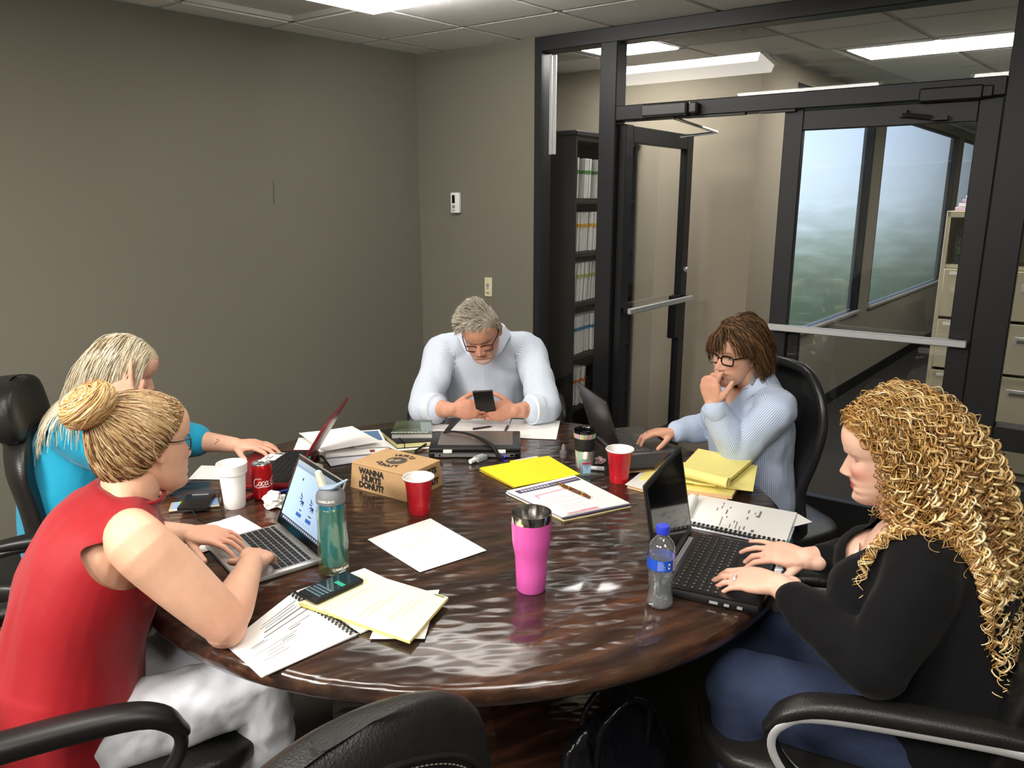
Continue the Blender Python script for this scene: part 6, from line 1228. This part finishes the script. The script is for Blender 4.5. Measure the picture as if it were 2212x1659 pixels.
for s, e, k in ((shR, elR, .8), (shL, elL, 1.0)): limb(sh, [A(-1.42, 2.545, 1.0) * .5 + s * .5, s, s * (1 - .5 * k) + e * .5 * k, s * (1 - k) + e * k], [.075, .08, .078, .075], n=20)
limb(sh, [elL * .95 + wrL * .05, elL * .55 + wrL * .45], [.070, .066], n=20)
cloth('top', sh, blue_m, t, .0065, 6, None, [(.008, (8, 8, 5)), (.004, (22, 22, 10))])
b = MB(); limb(b, TP, offs(TR, .014), Rt, 24); limb(b, [A(-1.41, 2.548, 1.02), A(-1.375, 2.553, 1.06), A(-1.345, 2.555, 1.095)], [.06, .055, .056], n=20)
for s, e, w in ((shR, elR, wrR), (shL, elL, wrL)): limb(b, [s, s * .5 + e * .5, e], [.062, .056, .046], n=20); b.ball(e, .045, 14); limb(b, [e, e * .72 + w * .28, e * .3 + w * .7, w], [.047, .047, .036, .028], n=18)
hand_solids(b, wrR, A(-.12, .12, 1), A(.25, -1, .1), A(1, .2, .2), curls=[(5, 10, 8), (30, 55, 30), (55, 70, 40), (60, 70, 40)], s=.95, spread=5, thumb=(15, 15, 15), thumb_out=.5)
hand_solids(b, wrL, A(1, -.06, -.02), A(.1, -.1, 1), A(-.1, -1, -.15), curls=[(20, 30, 16), (16, 26, 14), (10, 20, 12), (8, 18, 12)], s=.98, spread=7, thumb=(25, 15, 10), thumb_out=.7)
hm = head_matrix((-1.318, 2.560, 1.125), 20, 24, -3, 1.0)
pb = dict(nose=1.0, cheek=.003, hairline=[-.09, -.085, -.03, .012, .045, .070, .076], lids=(-8, -24), gaze=-25)
hd = head_mesh(SK, '#b0655c', '#8d7450', '#b3a184', pb)
body(t, b, hd, SK, '#c8826c', hm=hm, hands=[(wrL + A(.12, 0, 0), .08), (wrR + A(0, 0, .1), .07)])
hc = collider(HT(hm, A(0, -.010, .006)), hm[0], (.085, .106, .118)); sc1 = collider((-1.44, 2.545, .93), np.stack([Rt, F, A(0, 0, 1)], 1), (.215, .155, .125)); sc2 = collider(shR, np.eye(3), (.095, .095, .095))
S_, N_ = scalp_points(4200, 21, pb['hairline']); S2 = HT(hm, S_); N2 = N_ @ hm[0].T
part = np.where(S_[:, :1] > .012, 1, -1) * A(1, 0, 0) + A(0, -.35, .1); d0 = N_ * .5 + part * np.clip(S_[:, 2:] / .06, 0, 1) + A(0, -.25, -.5); d0 = d0 @ hm[0].T
back = -F * .35
Pm = grow(S2 + N2 * .003, d0, r_.uniform(.27, .36, 4200), 20, lambda P, d, u: d * .25 + A(*(back * (1 - u))) + A(0, 0, -1), [hc, sc1, sc2], .72, .05, 5); kp = off_face(Pm, hm, .050, .030, .10); Pm = Pm[kp]
hp = [strands_mesh(Pm, np.concatenate([np.full(16, .0015), np.linspace(.0014, .0006, 4)])[None], pal(len(Pm), ['#cfc4ac', '#e6dcc4', '#b3a080', '#8d7752'], [4, 4, 2, 1.2], 8), 3)]
hp.append(cap_mesh(hm, lambda S: .003 + 0 * S[:, 2], '#b5a584', hairline=pb['hairline'])); hair_obj(t, hp)
legs(t, [A(-1.48, 2.42, .53), A(-1.52, 2.62, .53)], [A(-1.06, 2.50, .55), A(-1.09, 2.70, .55)], [A(-1.1, 2.5, .1), A(-1.12, 2.7, .1)], mat('dark_jeans', '#1d2230', .85), seat=A(-1.52, 2.50, .5), seatside=Rt)
m = MB(); wv = A(-1.085, 2.70, .832); m.tube([wv + A(0, -.02, -.012), wv + A(.006, -.016, -.004), wv + A(.014, -.014, .0), wv + A(.010, -.012, .006), wv + A(.004, -.012, .004)], .0012, 6); wmb(m, 'wrist_tattoo', mat('tattoo_ink', '#4a4a48', .7), t)

# ============ woman with brown hair, right back, chin on her hand
SK = '#dba98f'
t = thing('person', 'woman with short brown hair, glasses and a blue striped shirt, chin on her fist', 'person', (1.03, 2.80, 0))
F = nrm(A(-.974, -.225, 0)); Lt = A(.225, -.974, 0)
TP = [A(.93, 2.79, .50), A(.92, 2.785, .64), A(.905, 2.78, .76), A(.89, 2.76, .89), A(.885, 2.75, .975), A(.89, 2.742, 1.02), A(.875, 2.735, 1.055)]
TR = [(.185, .15), (.175, .14), (.17, .135), (.175, .135), (.165, .105), (.11, .072), (.062, .058)]
shL, shR = A(.918, 2.58, .972), A(.895, 2.90, .975); elL, elR = A(.802, 2.605, .812), A(.80, 2.93, .815); wrL, wrR = A(.703, 2.600, .992), A(.625, 2.855, .812)
sh = MB(); limb(sh, TP[:-1] + [A(.888, 2.741, 1.045)], [(a + .008, b + .008) for a, b in TR[:-1]] + [(.080, .070)], Lt, 32, caps=True)
for s in (1, -1): sh.ball(TP[3] + F * .08 + Lt * s * .075, (.075, .075, .075), 16)
for s, e, w in ((shL, elL, wrL), (shR, elR, wrR)): limb(sh, [A(.91, 2.742, 1.0) * .5 + s * .5, s, s * .5 + e * .5, e], [.066, .070, .066, .060], n=20); limb(sh, [e, e * .5 + w * .5, e * .12 + w * .88], [.060, .056, .042], n=20)
bones = [(TP[0], TP[5], F, .15), (shL, elL, A(0, 0, 1), .06), (elL, wrL, A(0, 1, 0), .055), (shR, elR, A(0, 0, 1), .06), (elR, wrR, A(0, 0, 1), .05)]
bs_m = cloth_mat('blue_striped_shirt', '#d5deed', '#8fa6cc', .006, bump=.25)
cloth('shirt', sh, bs_m, t, .006, 5, bones, [(.009, (10, 10, 8)), (.005, (24, 24, 16))], lambda c: ((c - A(.90, 2.74, 1.04)) @ F > .02) & (np.abs((c - A(.90, 2.74, 1.0)) @ Lt) < .012 + .42 * np.clip(c[:, 2] - .945, 0, 1)) & (c[:, 2] > .945))
b = MB(); limb(b, TP, offs(TR, .010), Lt, 24); limb(b, [A(.905, 2.742, 1.02), A(.865, 2.732, 1.06), A(.832, 2.722, 1.10)], [.058, .052, .054], n=20)
for s, e, w in ((shL, elL, wrL), (shR, elR, wrR)): limb(b, [s, s * .5 + e * .5, e], [.05, .046, .04], n=16); limb(b, [e, e * .7 + w * .3, w], [.042, .040, .0265], n=16)
hand_solids(b, wrL, A(-.18, .05, 1), A(-.75, -.62, .15), A(.6, -.75, .1), curls=[(58, 80, 40), (62, 82, 42), (66, 84, 44), (70, 84, 44)], s=.98, spread=2, thumb=(0, 20, 10), thumb_out=.8)
hand_solids(b, wrR, A(-.96, .05, -.06), A(-.1, .1, 1), A(.05, -1, -.1), curls=[(24, 38, 20), (22, 40, 20), (20, 38, 20), (16, 34, 18)], s=.96, spread=8, thumb=(30, 10, 10), thumb_out=.75)
hm = head_matrix((.806, 2.715, 1.152), 213, 6, 2, .98)
pn = dict(nose=1.0, cheek=.002, hairline=[-.09, -.085, -.03, .012, .045, .066, .072], lids=(14, -22), gaze=-8, blush='#d18a78', blushk=.45)
hd = head_mesh(SK, '#a85a54', '#4d3a2a', '#4a3524', pn)
body(t, b, hd, SK, '#c98772', hm=hm, hands=[(wrL + A(-.02, 0, .09), .07), (wrR + A(-.1, 0, 0), .08)])
hc = collider(HT(hm, A(0, -.014, .012)), hm[0] / .98, (.081, .102, .117)); S_, N_ = scalp_points(5200, 31, pn['hairline']); S2 = HT(hm, S_); N2 = N_ @ hm[0].T
part = np.where(S_[:, :1] > -.02, 1, -1) * A(1, 0, 0); d0 = N_ * .55 + part * .7 * np.clip(S_[:, 2:] / .06, 0, 1) + (A(-.75, .2, 0) * (S_[:, :1] < .02) + A(.75, .1, 0) * (S_[:, :1] >= .02)) * np.clip((S_[:, 1:2] - .03) / .03, 0, 1) + A(0, -.35, -.45) * (1 - .8 * np.clip((S_[:, 1:2] - .03) / .03, 0, 1)); d0 = d0 @ hm[0].T
ln = np.interp(S_[:, 1], [-.1, -.04, .03, .07, .09], [.085, .105, .115, .105, .070])
Pm = grow(S2 + N2 * .003, d0, ln * r_.uniform(.8, 1.1, 5200), 14, lambda P, d, u: d * .35 + nrm(HT(hm, A(0, -.05, -.2)) - HT(hm, A(0, 0, 0))) * (.9 + .3 * u) + nrm(hm[0] @ A(0, -1, 0)) * .12, [hc], .74, .06, 6); kp = off_face(Pm, hm, .056, .016, .055) & off_face(Pm, hm, .022, -.002, .10); Pm = Pm[kp]
hp = [strands_mesh(Pm, np.concatenate([np.full(9, .0014), np.linspace(.0013, .0005, 5)])[None], pal(len(Pm), ['#5a4029', '#43301f', '#7d5b38', '#9c7448'], [4, 3, 2, 1], 9), 3)]
hp.append(cap_mesh(hm, lambda S: .004 + .004 * np.clip(-S[:, 1] / .08, 0, 1), '#46331f', hairline=pn['hairline'])); hair_obj(t, hp)
glasses(t, hm, hd[3], mat('black_frames', '#16110f', .25), .050, .033, .027, -.006, .0028)
er = HT(hm, A(.073, -.012, -.046)); m = MB(); m.tube([er, er + A(0, 0, -.012)], .0012, 6)
m.loft([er + A(0, 0, -.012), er + A(0, 0, -.03), er + A(0, 0, -.05), er + A(0, 0, -.062)], [(.003, .0015), (.010, .0022), (.013, .0022), (.003, .0015)], nrm(A(-.9, -.3, 0)), 16, True, 0, 4); wmb(m, 'earring', mat('silver_filigree', '#aba69f', .3, metal=.9, bump=.6, bscale=400), t)
m = MB(); c = A(.875, 2.733, 1.028); m.tube([c + Lt * math.cos(a) * .06 + F * (.012 + math.sin(a) * .055) + A(0, 0, .022 - .03 * max(0, math.sin(a))) for a in np.linspace(-.3, 3.44, 18)], .0011, 6); wmb(m, 'necklace', gold, t)
collar(t, (.885, 2.738, 1.048), F, .060, bs_m, wide=1.05, flare=.034, front_drop=.06, drop=.042); m = MB(); ring_band(m, elL * .12 + wrL * .88, wrL - elL, .038, .05, .006, side=(0, 1, 0)); ring_band(m, elR * .12 + wrR * .88, wrR - elR, .034, .045, .006); wmb(m, 'cuff', mat('pale_blue_cuff2', '#b9c8e2', .8), t)['kind'] = 'stuff'
m = MB()
for k in range(2): m.ball(A(.838, 2.70, .965) + F * (.03 + .02 * k) - A(0, 0, .05 * k - .0), (.005, .005, .005), 10)
legs(t, [A(.92, 2.69, .53), A(.90, 2.88, .53)], [A(.50, 2.58, .55), A(.48, 2.80, .55)], [A(.54, 2.6, .1), A(.52, 2.82, .1)], bpy.data.materials['dark_jeans'], seat=A(.93, 2.79, .5), seatside=Lt)

# ============ woman with long curly blonde hair, right front
SK = '#e3b8a2'
t = thing('person', 'woman with very long curly blonde hair in a black cardigan, typing on the black laptop', 'person', (1.02, 1.53, 0))
F = nrm(A(-.9, .44, 0)); Lt = A(-.44, -.9, 0)
TP = [A(.965, 1.55, .49), A(.955, 1.555, .62), A(.94, 1.56, .74), A(.92, 1.57, .86), A(.905, 1.58, .94), A(.895, 1.587, .99), A(.875, 1.597, 1.03)]
TR = [(.225, .20), (.22, .19), (.205, .175), (.205, .165), (.19, .12), (.13, .08), (.068, .062)]
shL, shR = A(.835, 1.435, .925), A(.965, 1.74, .93); elL, elR = A(.735, 1.385, .765), A(.95, 1.80, .80); wrL, wrR = A(.622, 1.635, .812), A(.735, 1.765, .815)
cd_m = mat('black_jersey', '#0e0e10', .85, spec=.12, sheen=.05, var=.08, vscale=10, bump=.1, bscale=300)
sh = MB(); limb(sh, TP[:-1] + [A(.888, 1.592, 1.012)], [(a + .008, b + .008) for a, b in TR[:-1]] + [(.085, .075)], Lt, 32)
for s in (1, -1): sh.ball(TP[3] + F * .10 + Lt * s * .085 - A(0, 0, .015), (.095, .095, .09), 18)
for s, e, w in ((shL, elL, wrL), (shR, elR, wrR)): limb(sh, [A(.90, 1.585, .98) * .5 + s * .5, s, s * .5 + e * .5, e], [.076, .080, .074, .064], n=22); sh.ball(e, .066, 16); limb(sh, [e, e * .5 + w * .5, e * .20 + w * .80], [.066, .056, .044], n=22)
vneck = lambda c: (((c - A(.90, 1.585, .95)) @ F) > .0) & (np.abs((c - A(.90, 1.585, .95)) @ Lt) < .0 + .78 * np.clip(c[:, 2] - .845, 0, .12) + 1.2 * np.clip(c[:, 2] - .975, 0, 1)) & (c[:, 2] > .845)
cloth('cardigan', sh, cd_m, t, .006, 6, None, [(.008, (8, 8, 8)), (.004, (24, 24, 18))], vneck)
cm = MB(); limb(cm, TP[2:6], [(a - .001, b + .001) for a, b in TR[2:6]], Lt, 32)
for s in (1, -1): cm.ball(TP[3] + F * .092 + Lt * s * .085 - A(0, 0, .015), (.082, .082, .078), 18)
cloth('camisole', cm, mat('white_lace', '#efece8', .8, bump=.5, bscale=220), t, .006, 5, None, [(.003, (60, 60, 40))], lambda c: (c[:, 2] > .905) | (((c - A(.93, 1.565, .9)) @ F) < -.02))
b = MB(); limb(b, TP, offs(TR, .007), Lt, 28); 
for s in (1, -1): b.ball(TP[3] + F * .10 + Lt * s * .085 - A(0, 0, .015), (.082, .082, .077), 18)
limb(b, [A(.895, 1.588, .99), A(.868, 1.600, 1.04), A(.850, 1.612, 1.085)], [.064, .056, .058], n=22)
for s, e, w in ((shL, elL, wrL), (shR, elR, wrR)): limb(b, [s, s * .5 + e * .5, e], [.06, .056, .05], n=16); limb(b, [e, e * .7 + w * .3, e * .3 + w * .7, w], [.05, .046, .036, .029], n=18)
hand_solids(b, wrL, A(-.90, .46, -.08), A(-.2, -.25, 1), A(.42, .9, -.1), curls=[(16, 26, 14), (14, 26, 14), (14, 28, 14), (12, 28, 14)], s=.98, spread=4, thumb=(25, 10, 10), thumb_out=.6)
hand_solids(b, wrR, A(-.88, .36, .02), A(-.1, -.35, 1), A(-.42, -.9, -.2), curls=[(16, 30, 16), (20, 36, 18), (10, 22, 12), (2, 14, 10)], s=.96, spread=9, thumb=(20, 10, 10), thumb_out=.75)
hm = head_matrix((.834, 1.620, 1.142), 158, 13, 2, .99)
pc = dict(nose=1.02, cheek=.004, jaw=1.05, hairline=[-.09, -.085, -.03, .012, .045, .066, .072], lids=(-10, -24), gaze=-25, blush='#d67f72', blushk=.75, lipk=.95, lidcol='#b98f84', browk=.5)
hd = head_mesh(SK, '#b8394a', '#9a7046', '#a97c40', pc)
body(t, b, hd, SK, '#d98f7c', hm=hm, hands=[(wrL + A(-.1, .05, 0), .08), (wrR + A(-.1, .04, 0), .08)])
rg = MB(); kb_ = wrL + nrm(A(-.90, .46, -.08)) * .098 + nrm(A(.42, .9, -.1)) * -.010 + A(0, 0, .002); ring_band(rg, kb_, A(-.9, .46, -.2), .0092, .005, .0014, 20); rg.ball(kb_ + A(0, 0, .011), .0032, 8); wmb(rg, 'ring', M['steel'], t)
# curls
hc = collider(HT(hm, A(0, -.016, .010)), hm[0] / .99, (.092, .112, .122)); sc1 = collider((.915, 1.575, .87), np.stack([Lt, F, A(0, 0, 1)], 1), (.245, .165, .165)); sc2 = collider(shL, np.eye(3), (.105, .105, .105)); sc3 = collider(TP[3] - A(0, 0, .1), np.stack([Lt, F, A(0, 0, 1)], 1), (.235, .195, .2))
nC = 640; S_, N_ = scalp_points(nC, 41, pc['hairline']); S2 = HT(hm, S_); N2 = N_ @ hm[0].T; r_ = np.random.default_rng(44)
part = np.where(S_[:, :1] > -.01, 1, -1) * A(1, 0, 0); d0 = N_ * .8 + part * .5 * np.clip(S_[:, 2:] / .07, 0, 1) + A(0, -.6, .15); d0 = d0 @ hm[0].T
lens = np.interp(S_[:, 1], [-.1, -.02, .03, .07], [.46, .48, .45, .40]) * r_.uniform(.7, 1.12, nC); K = 132
def cf(P, d, u): return d * .2 + -F * (.58 - .50 * min(1, u * 1.6)) + A(0, 0, -1) * (.35 + .6 * min(1, u * 2))
Pm = grow(S2 + N2 * .004, d0, lens, K, cf, [hc, sc1, sc2, sc3], .81, .035, 8); kp = off_face(Pm, hm, .040, .040, .12, -.16); Pm, lens = Pm[kp], lens[kp]; nC = len(Pm)
Tn = np.gradient(Pm, axis=1); Tn /= np.linalg.norm(Tn, axis=2, keepdims=True) + 1e-9; ref = np.broadcast_to(A(.3, .5, .81), Tn.shape); U = np.cross(Tn, ref); U /= np.linalg.norm(U, axis=2, keepdims=True) + 1e-9; Wv = np.cross(Tn, U)
u = np.linspace(0, 1, K)[None]; wl = r_.uniform(.026, .045, (nC, 1)); ph_ = r_.uniform(0, 6.3, (nC, 1)) + 2 * np.pi * u * lens[:, None] / wl * r_.choice([-1, 1], (nC, 1)); ra = (.0025 + np.clip(u * 3, 0, 1) * r_.uniform(.005, .0105, (nC, 1)))
Pc = Pm + U * (np.cos(ph_) * ra)[..., None] + Wv * (np.sin(ph_) * ra)[..., None]
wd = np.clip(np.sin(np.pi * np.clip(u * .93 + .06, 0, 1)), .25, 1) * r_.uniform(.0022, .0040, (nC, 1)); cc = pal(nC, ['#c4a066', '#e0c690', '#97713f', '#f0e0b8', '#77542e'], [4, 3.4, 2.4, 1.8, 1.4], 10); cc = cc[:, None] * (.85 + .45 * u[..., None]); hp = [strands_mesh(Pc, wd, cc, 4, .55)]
hp.append(cap_mesh(hm, lambda S: .006 + .006 * np.clip(-S[:, 1] / .08, 0, 1), '#9a6f38', hairline=[x + .006 for x in pc['hairline']]))
nF = 800; S_, N_ = scalp_points(nF, 45, pc['hairline']); S2 = HT(hm, S_); N2 = N_ @ hm[0].T; d0 = (N_ * .8 + A(0, -.5, .1)) @ hm[0].T; lf = r_.uniform(.2, .46, nF); Pf = grow(S2 + N2 * .003, d0, lf, 84, cf, [hc, sc1, sc2, sc3], .75, .045, 9); kp = off_face(Pf, hm, .040, .040, .12, -.16); Pf, lf = Pf[kp], lf[kp]; nF = len(Pf); Tn = np.gradient(Pf, axis=1); Tn /= np.linalg.norm(Tn, axis=2, keepdims=True) + 1e-9; U = np.cross(Tn, np.broadcast_to(A(.3, .5, .81), Tn.shape)); U /= np.linalg.norm(U, axis=2, keepdims=True) + 1e-9; Wv = np.cross(Tn, U); u = np.linspace(0, 1, 84)[None]; ph_ = r_.uniform(0, 6.3, (nF, 1)) + 2 * np.pi * u * lf[:, None] / .034; Pf = Pf + (U * np.cos(ph_)[..., None] + Wv * np.sin(ph_)[..., None]) * .007
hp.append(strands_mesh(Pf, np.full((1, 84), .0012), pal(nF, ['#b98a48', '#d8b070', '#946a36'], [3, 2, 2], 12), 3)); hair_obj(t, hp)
jm = mat('dark_blue_denim', '#232f4a', .85, var=.12, vscale=60, bump=.2, bscale=300)
legs(t, [A(.93, 1.44, .53), A(1.0, 1.65, .53)], [A(.545, 1.595, .57), A(.63, 1.81, .56)], [A(.60, 1.585, .1), A(.68, 1.82, .1)], jm, (.112, .085, .062), seat=A(.965, 1.55, .49), seatr=(.215, .17), seatside=Lt, folds=[(.006, (12, 12, 20))], voxel=.008)
# ------------------------------------------------------------------ office chairs (local: sitter looks along +y)
def chair_base(t, R_=.31, col=None, zseat=.42):
    m_ = col or M['black']; m = MB(); m.lathe([(0, .06), (.045, .065), (.045, .13), (.03, .14), (.03, .2), (.024, .2), (.024, zseat), (0, zseat)], 20); m.build('gas_lift', m_, t, 40)
    for k in range(5):
        a = 2 * math.pi * k / 5 + .3; d = A(math.cos(a), math.sin(a), 0); m = MB(); m.loft([d * .03 + A(0, 0, .105), d * R_ * .6 + A(0, 0, .095), d * R_ + A(0, 0, .075)], [(.026, .022), (.022, .018), (.016, .013)], (0, 0, 1), 10, 'round'); leg = m.build('leg', m_, t)
        m = MB(); s = np.cross(d, A(0, 0, 1))
        for e in (-1, 1): m.loft([d * R_ + s * e * .010 + A(0, 0, .0265), d * R_ + s * e * .024 + A(0, 0, .0265)], [.026, .026], None, 16)
        m.build('caster', M['rubber'], leg)
def back_surface(wb, wt, z0, h, y0, recl, thick, hug=.04, vr=.68, vb=.12, lumbar=.03, waist=0, pw=2.6):
    """returns S(u, v, side): side +1 = front face, -1 = rear face"""
    def S(u, v, side, inset=1.0):
        w = (wb + (wt - wb) * v) / 2 * (1 - waist * math.exp(-((v - .3) / .16) ** 2))
        if v > vr: w *= max(.0, 1 - ((v - vr) / (1 - vr)) ** pw) ** (1 / pw)
        if v < vb: w *= max(.0, 1 - ((vb - v) / vb) ** pw * .5) ** (1 / pw)
        e = max(0, 1 - abs(u) ** 4) ** .5; ev = max(0, 1 - abs(2 * v - 1) ** 10) ** .5
        y = y0 - recl * v + lumbar * math.sin(math.pi * min(1, v * 1.4)) * .6 + hug * u * u + side * thick / 2 * e * ev
        return A(u * w, y, z0 + h * v)
    return S
def back_mesh(S, m_, t, name='backrest', nu=28, nv=30):
    V, F = [], []; us = np.sin(np.linspace(-math.pi / 2, math.pi / 2, nu)); vs = .5 - .5 * np.cos(np.linspace(0, math.pi, nv))
    for sd in (1, -1): V += [S(u, v, sd) for v in vs for u in us]
    ix = lambda s, j, i: s * nu * nv + j * nu + i
    for j in range(nv - 1):
        for i in range(nu - 1): F += [(ix(0, j, i + 1), ix(0, j, i), ix(0, j + 1, i), ix(0, j + 1, i + 1)), (ix(1, j, i), ix(1, j, i + 1), ix(1, j + 1, i + 1), ix(1, j + 1, i))]
    m = MB(); m.add(V, F); o = m.build(name, m_, t, 0); bm = bmesh.new(); bm.from_mesh(o.data); bmesh.ops.remove_doubles(bm, verts=bm.verts, dist=.0008); bm.to_mesh(o.data); bm.free(); o.data.shade_smooth(); o.data.set_sharp_from_angle(angle=R(70)); return o
def seat_pad(t, w=.52, d=.50, z=.46, th=.10, m_=None, y=0):
    m = MB(); m.loft([(0, y - d / 2, z), (0, y - d * .2, z - .008), (0, y + d * .2, z - .004), (0, y + d / 2, z - .01)], [(w * .44, th * .42), (w / 2, th / 2), (w / 2, th / 2), (w * .46, th * .40)], (1, 0, 0), 28, 'round', sub=4, exp=4.5); return m.build('seat', m_ or M['leather'], t, 60)
def loop_arm(t, x, zt=.66, zb=.45, yb=-.22, yf=.16, trim=None, m_=None, w=.028, pad=True, th=.014):
    m_ = m_ or M['black']; fr = MB(); pts = [(x, yb, zt - .02), (x, yb + .10, zt - .004), (x, yf - .10, zt - .006), (x, yf - .02, zt - .035), (x, yf, zt - .085), (x, yf - .035, zt - .15), (x * .96, yf - .11, zb + .01), (x * .86, yf - .17, zb - .02)]
    fr.loft(pts, [(w * .8, th)] * 8, (1, 0, 0), 12, 'round', sub=5); o = fr.build('armrest', m_, t, 50)
    if pad:
        p = MB(); p.loft([(x, yb + .0, zt + .004), (x, yb + .12, zt + .017), (x, yf - .12, zt + .014), (x, yf - .03, zt - .012), (x, yf + .008, zt - .055)], [(w * .8, .014), (w * 1.15, .020), (w * 1.15, .020), (w * 1.05, .018), (w * .7, .010)], (1, 0, 0), 16, 'round', sub=5, exp=2.6); p.build('arm_pad', M['leather'] if trim else M['black'], o, 60)
    if trim:
        for s in (-1, 1):
            q = MB(); q.loft([(px_ + s * w * .86, py_, pz_) for px_, py_, pz_ in pts[:-1]], [(.003, .0085)] * 7, (1, 0, 0), 8, 'round', sub=5); q.build('metal_trim', trim, o, 50)
    return o
def exec_chair(label, loc, rz, arms=True, arm_x=.28, zt=.66, trim=None, headrest=False, hb=.62, wb=.48, wt=.50, y0=-.25, recl=.10, thick=.09, z0=.46, yb=-.22, yf=.16, seam=False, name='office_chair', mb_=None, hug=.05, vr=.68, pw=2.6, **k):
    t = thing(name, label, 'chair', (loc[0], loc[1], 0), rz); chair_base(t); seat_pad(t); S = back_surface(wb, wt, z0, hb, y0, recl, thick, hug, vr, pw=pw, **k); back_mesh(S, mb_ or M['leather'], t)
    m = MB(); m.loft([(0, -.02, .40), (0, -.2, .41), (0, y0 - .03, .50), (0, y0 - .05, .66)], [(.04, .012), (.04, .012), (.04, .012), (.03, .01)], (1, 0, 0), 10, 'round', sub=4); m.build('back_support', M['black'], t, 50)
    if arms:
        for s in (-1, 1): loop_arm(t, s * arm_x, zt, yb=yb, yf=yf, trim=trim)
    if headrest:
        H = back_surface(.40, .36, z0 + hb - .03, .19, y0 - recl - .02, .03, .13, .05, .55, .45, .0, pw=2.4); back_mesh(H, M['leather'], t, 'headrest', 24, 22)
        m = MB(); m.box((0, y0 - recl - .03, z0 + hb - .03), (.1, .03, .1), bev=.01); m.build('headrest_bracket', M['black'], t)
    return t, S
bright = mat('polished_trim', '#dcdddf', .35, metal=.6)
exec_chair('black executive chair with a padded headrest behind the woman in blue', (-1.46, 2.515), R(16.3 - 90), headrest=True, hb=.50, wb=.50, wt=.46, y0=-.16, recl=.03, arms=True, arm_x=.33)
exec_chair('black chair with loop armrests under the woman in red', (-.985, 1.545), R(27.4 - 90), arm_x=.285, zt=.675, hb=.42, y0=-.30, recl=.10, yb=-.26, yf=.19, thick=.07, wt=.44)
exec_chair('black chair with silver-trimmed loop armrests under the woman with curly hair', (.845, 1.60), R(163 - 90), arm_x=.285, zt=.675, trim=bright, hb=.60, y0=-.25, recl=.10, yb=-.27, yf=.23)
exec_chair('black low-backed chair under the man at the far side', (-.12, 3.62), R(180), arm_x=.345, zt=.71, hb=.36, y0=-.26, recl=.06)
# mesh-backed chair of the woman with brown hair
tm, S = exec_chair('black mesh-backed chair with a curved frame under the woman with brown hair', (.86, 2.775), R(195 - 90), arms=False, hb=.66, wb=.40, wt=.50, y0=-.20, recl=.02, thick=.02, z0=.44, mb_=M['mesh'], hug=.03, vr=.6, waist=.18, pw=2.2)
m = MB(); pts = [S(s * .99, v, 0) for s, vv in ((-1, np.linspace(.02, .98, 22)), (1, np.linspace(.98, .02, 22))) for v in vv]; m.loft(pts, [(.020, .017)] * len(pts), None, 12, 'round', sub=2); m.build('back_frame', mat('frame_plastic', '#232324', .3), tm, 50)
# empty chair in the foreground, seen from behind
tn, S = exec_chair('empty black leather chair with grey stitching in the foreground', (.045, .585), R(-128), hb=.585, wb=.50, wt=.54, y0=-.27, recl=.10, thick=.10, z0=.455, arms=False, hug=.03, vr=.74, pw=2.8)
m = MB(); ed = [(-.86, v) for v in np.linspace(.05, .70, 14)] + [(u, .70 + .22 * (1 - (u / .86) ** 2) ** .5) for u in np.linspace(-.84, .84, 26)] + [(.86, v) for v in np.linspace(.70, .05, 14)]
pts = [S(u, v, 1) + A(0, .002, 0) for u, v in ed]; m.tube(pts, .0045, 8, True, 0, 3); m.build('seam_piping', M['leather'], tn)
P = cr_spline(np.array([S(u * .955, v - .014, 1) + A(0, .0025, 0) for u, v in ed]), 12); m = MB(); acc = 0
L = np.concatenate([[0], np.cumsum(np.linalg.norm(np.diff(P, axis=0), axis=1))]); k = 0
while k * .0085 < L[-1] - .006:
    a, b = k * .0085, k * .0085 + .0048; q = [np.array([np.interp(x, L, P[:, j]) for j in range(3)]) for x in (a, b)]; m.tube(q, .0010, 5); k += 1
m.build('stitching', mat('grey_thread', '#8f8a80', .7), tn)['kind'] = 'stuff'
# leather bag under the table
bg = thing('leather_bag', 'black glossy leather bag standing on the floor under the table', 'bag', (.27, 1.74, 0), R(35)); bl_ = mat('glossy_black_leather', '#17171d', .2, var=.2, vscale=20, bump=.5, bscale=28)
m = MB(); m.loft([(0, 0, .012), (0, 0, .10), (.0, 0, .22), (0, .01, .30)], [(.19, .085), (.20, .095), (.19, .07), (.17, .03)], (1, 0, 0), 28, 'round', sub=4, exp=3.2); m.build('bag_body', bl_, bg, 60)
for s in (-1, 1): m = MB(); m.tube([(-.09, s * .025, .28), (-.08, s * .035, .40), (0, s * .04, .45), (.08, s * .035, .40), (.09, s * .025, .28)], .009, 10, True, 0, 5); m.build('handle', bl_, bg)
m = MB(); m.lathe([(0, 0), (.011, 0), (.011, .004), (0, .005)], 16); o = m.build('buckle', M['steel'], bg); o.location = (-.09, -.083, .2); o.rotation_euler = (R(90), 0, 0)
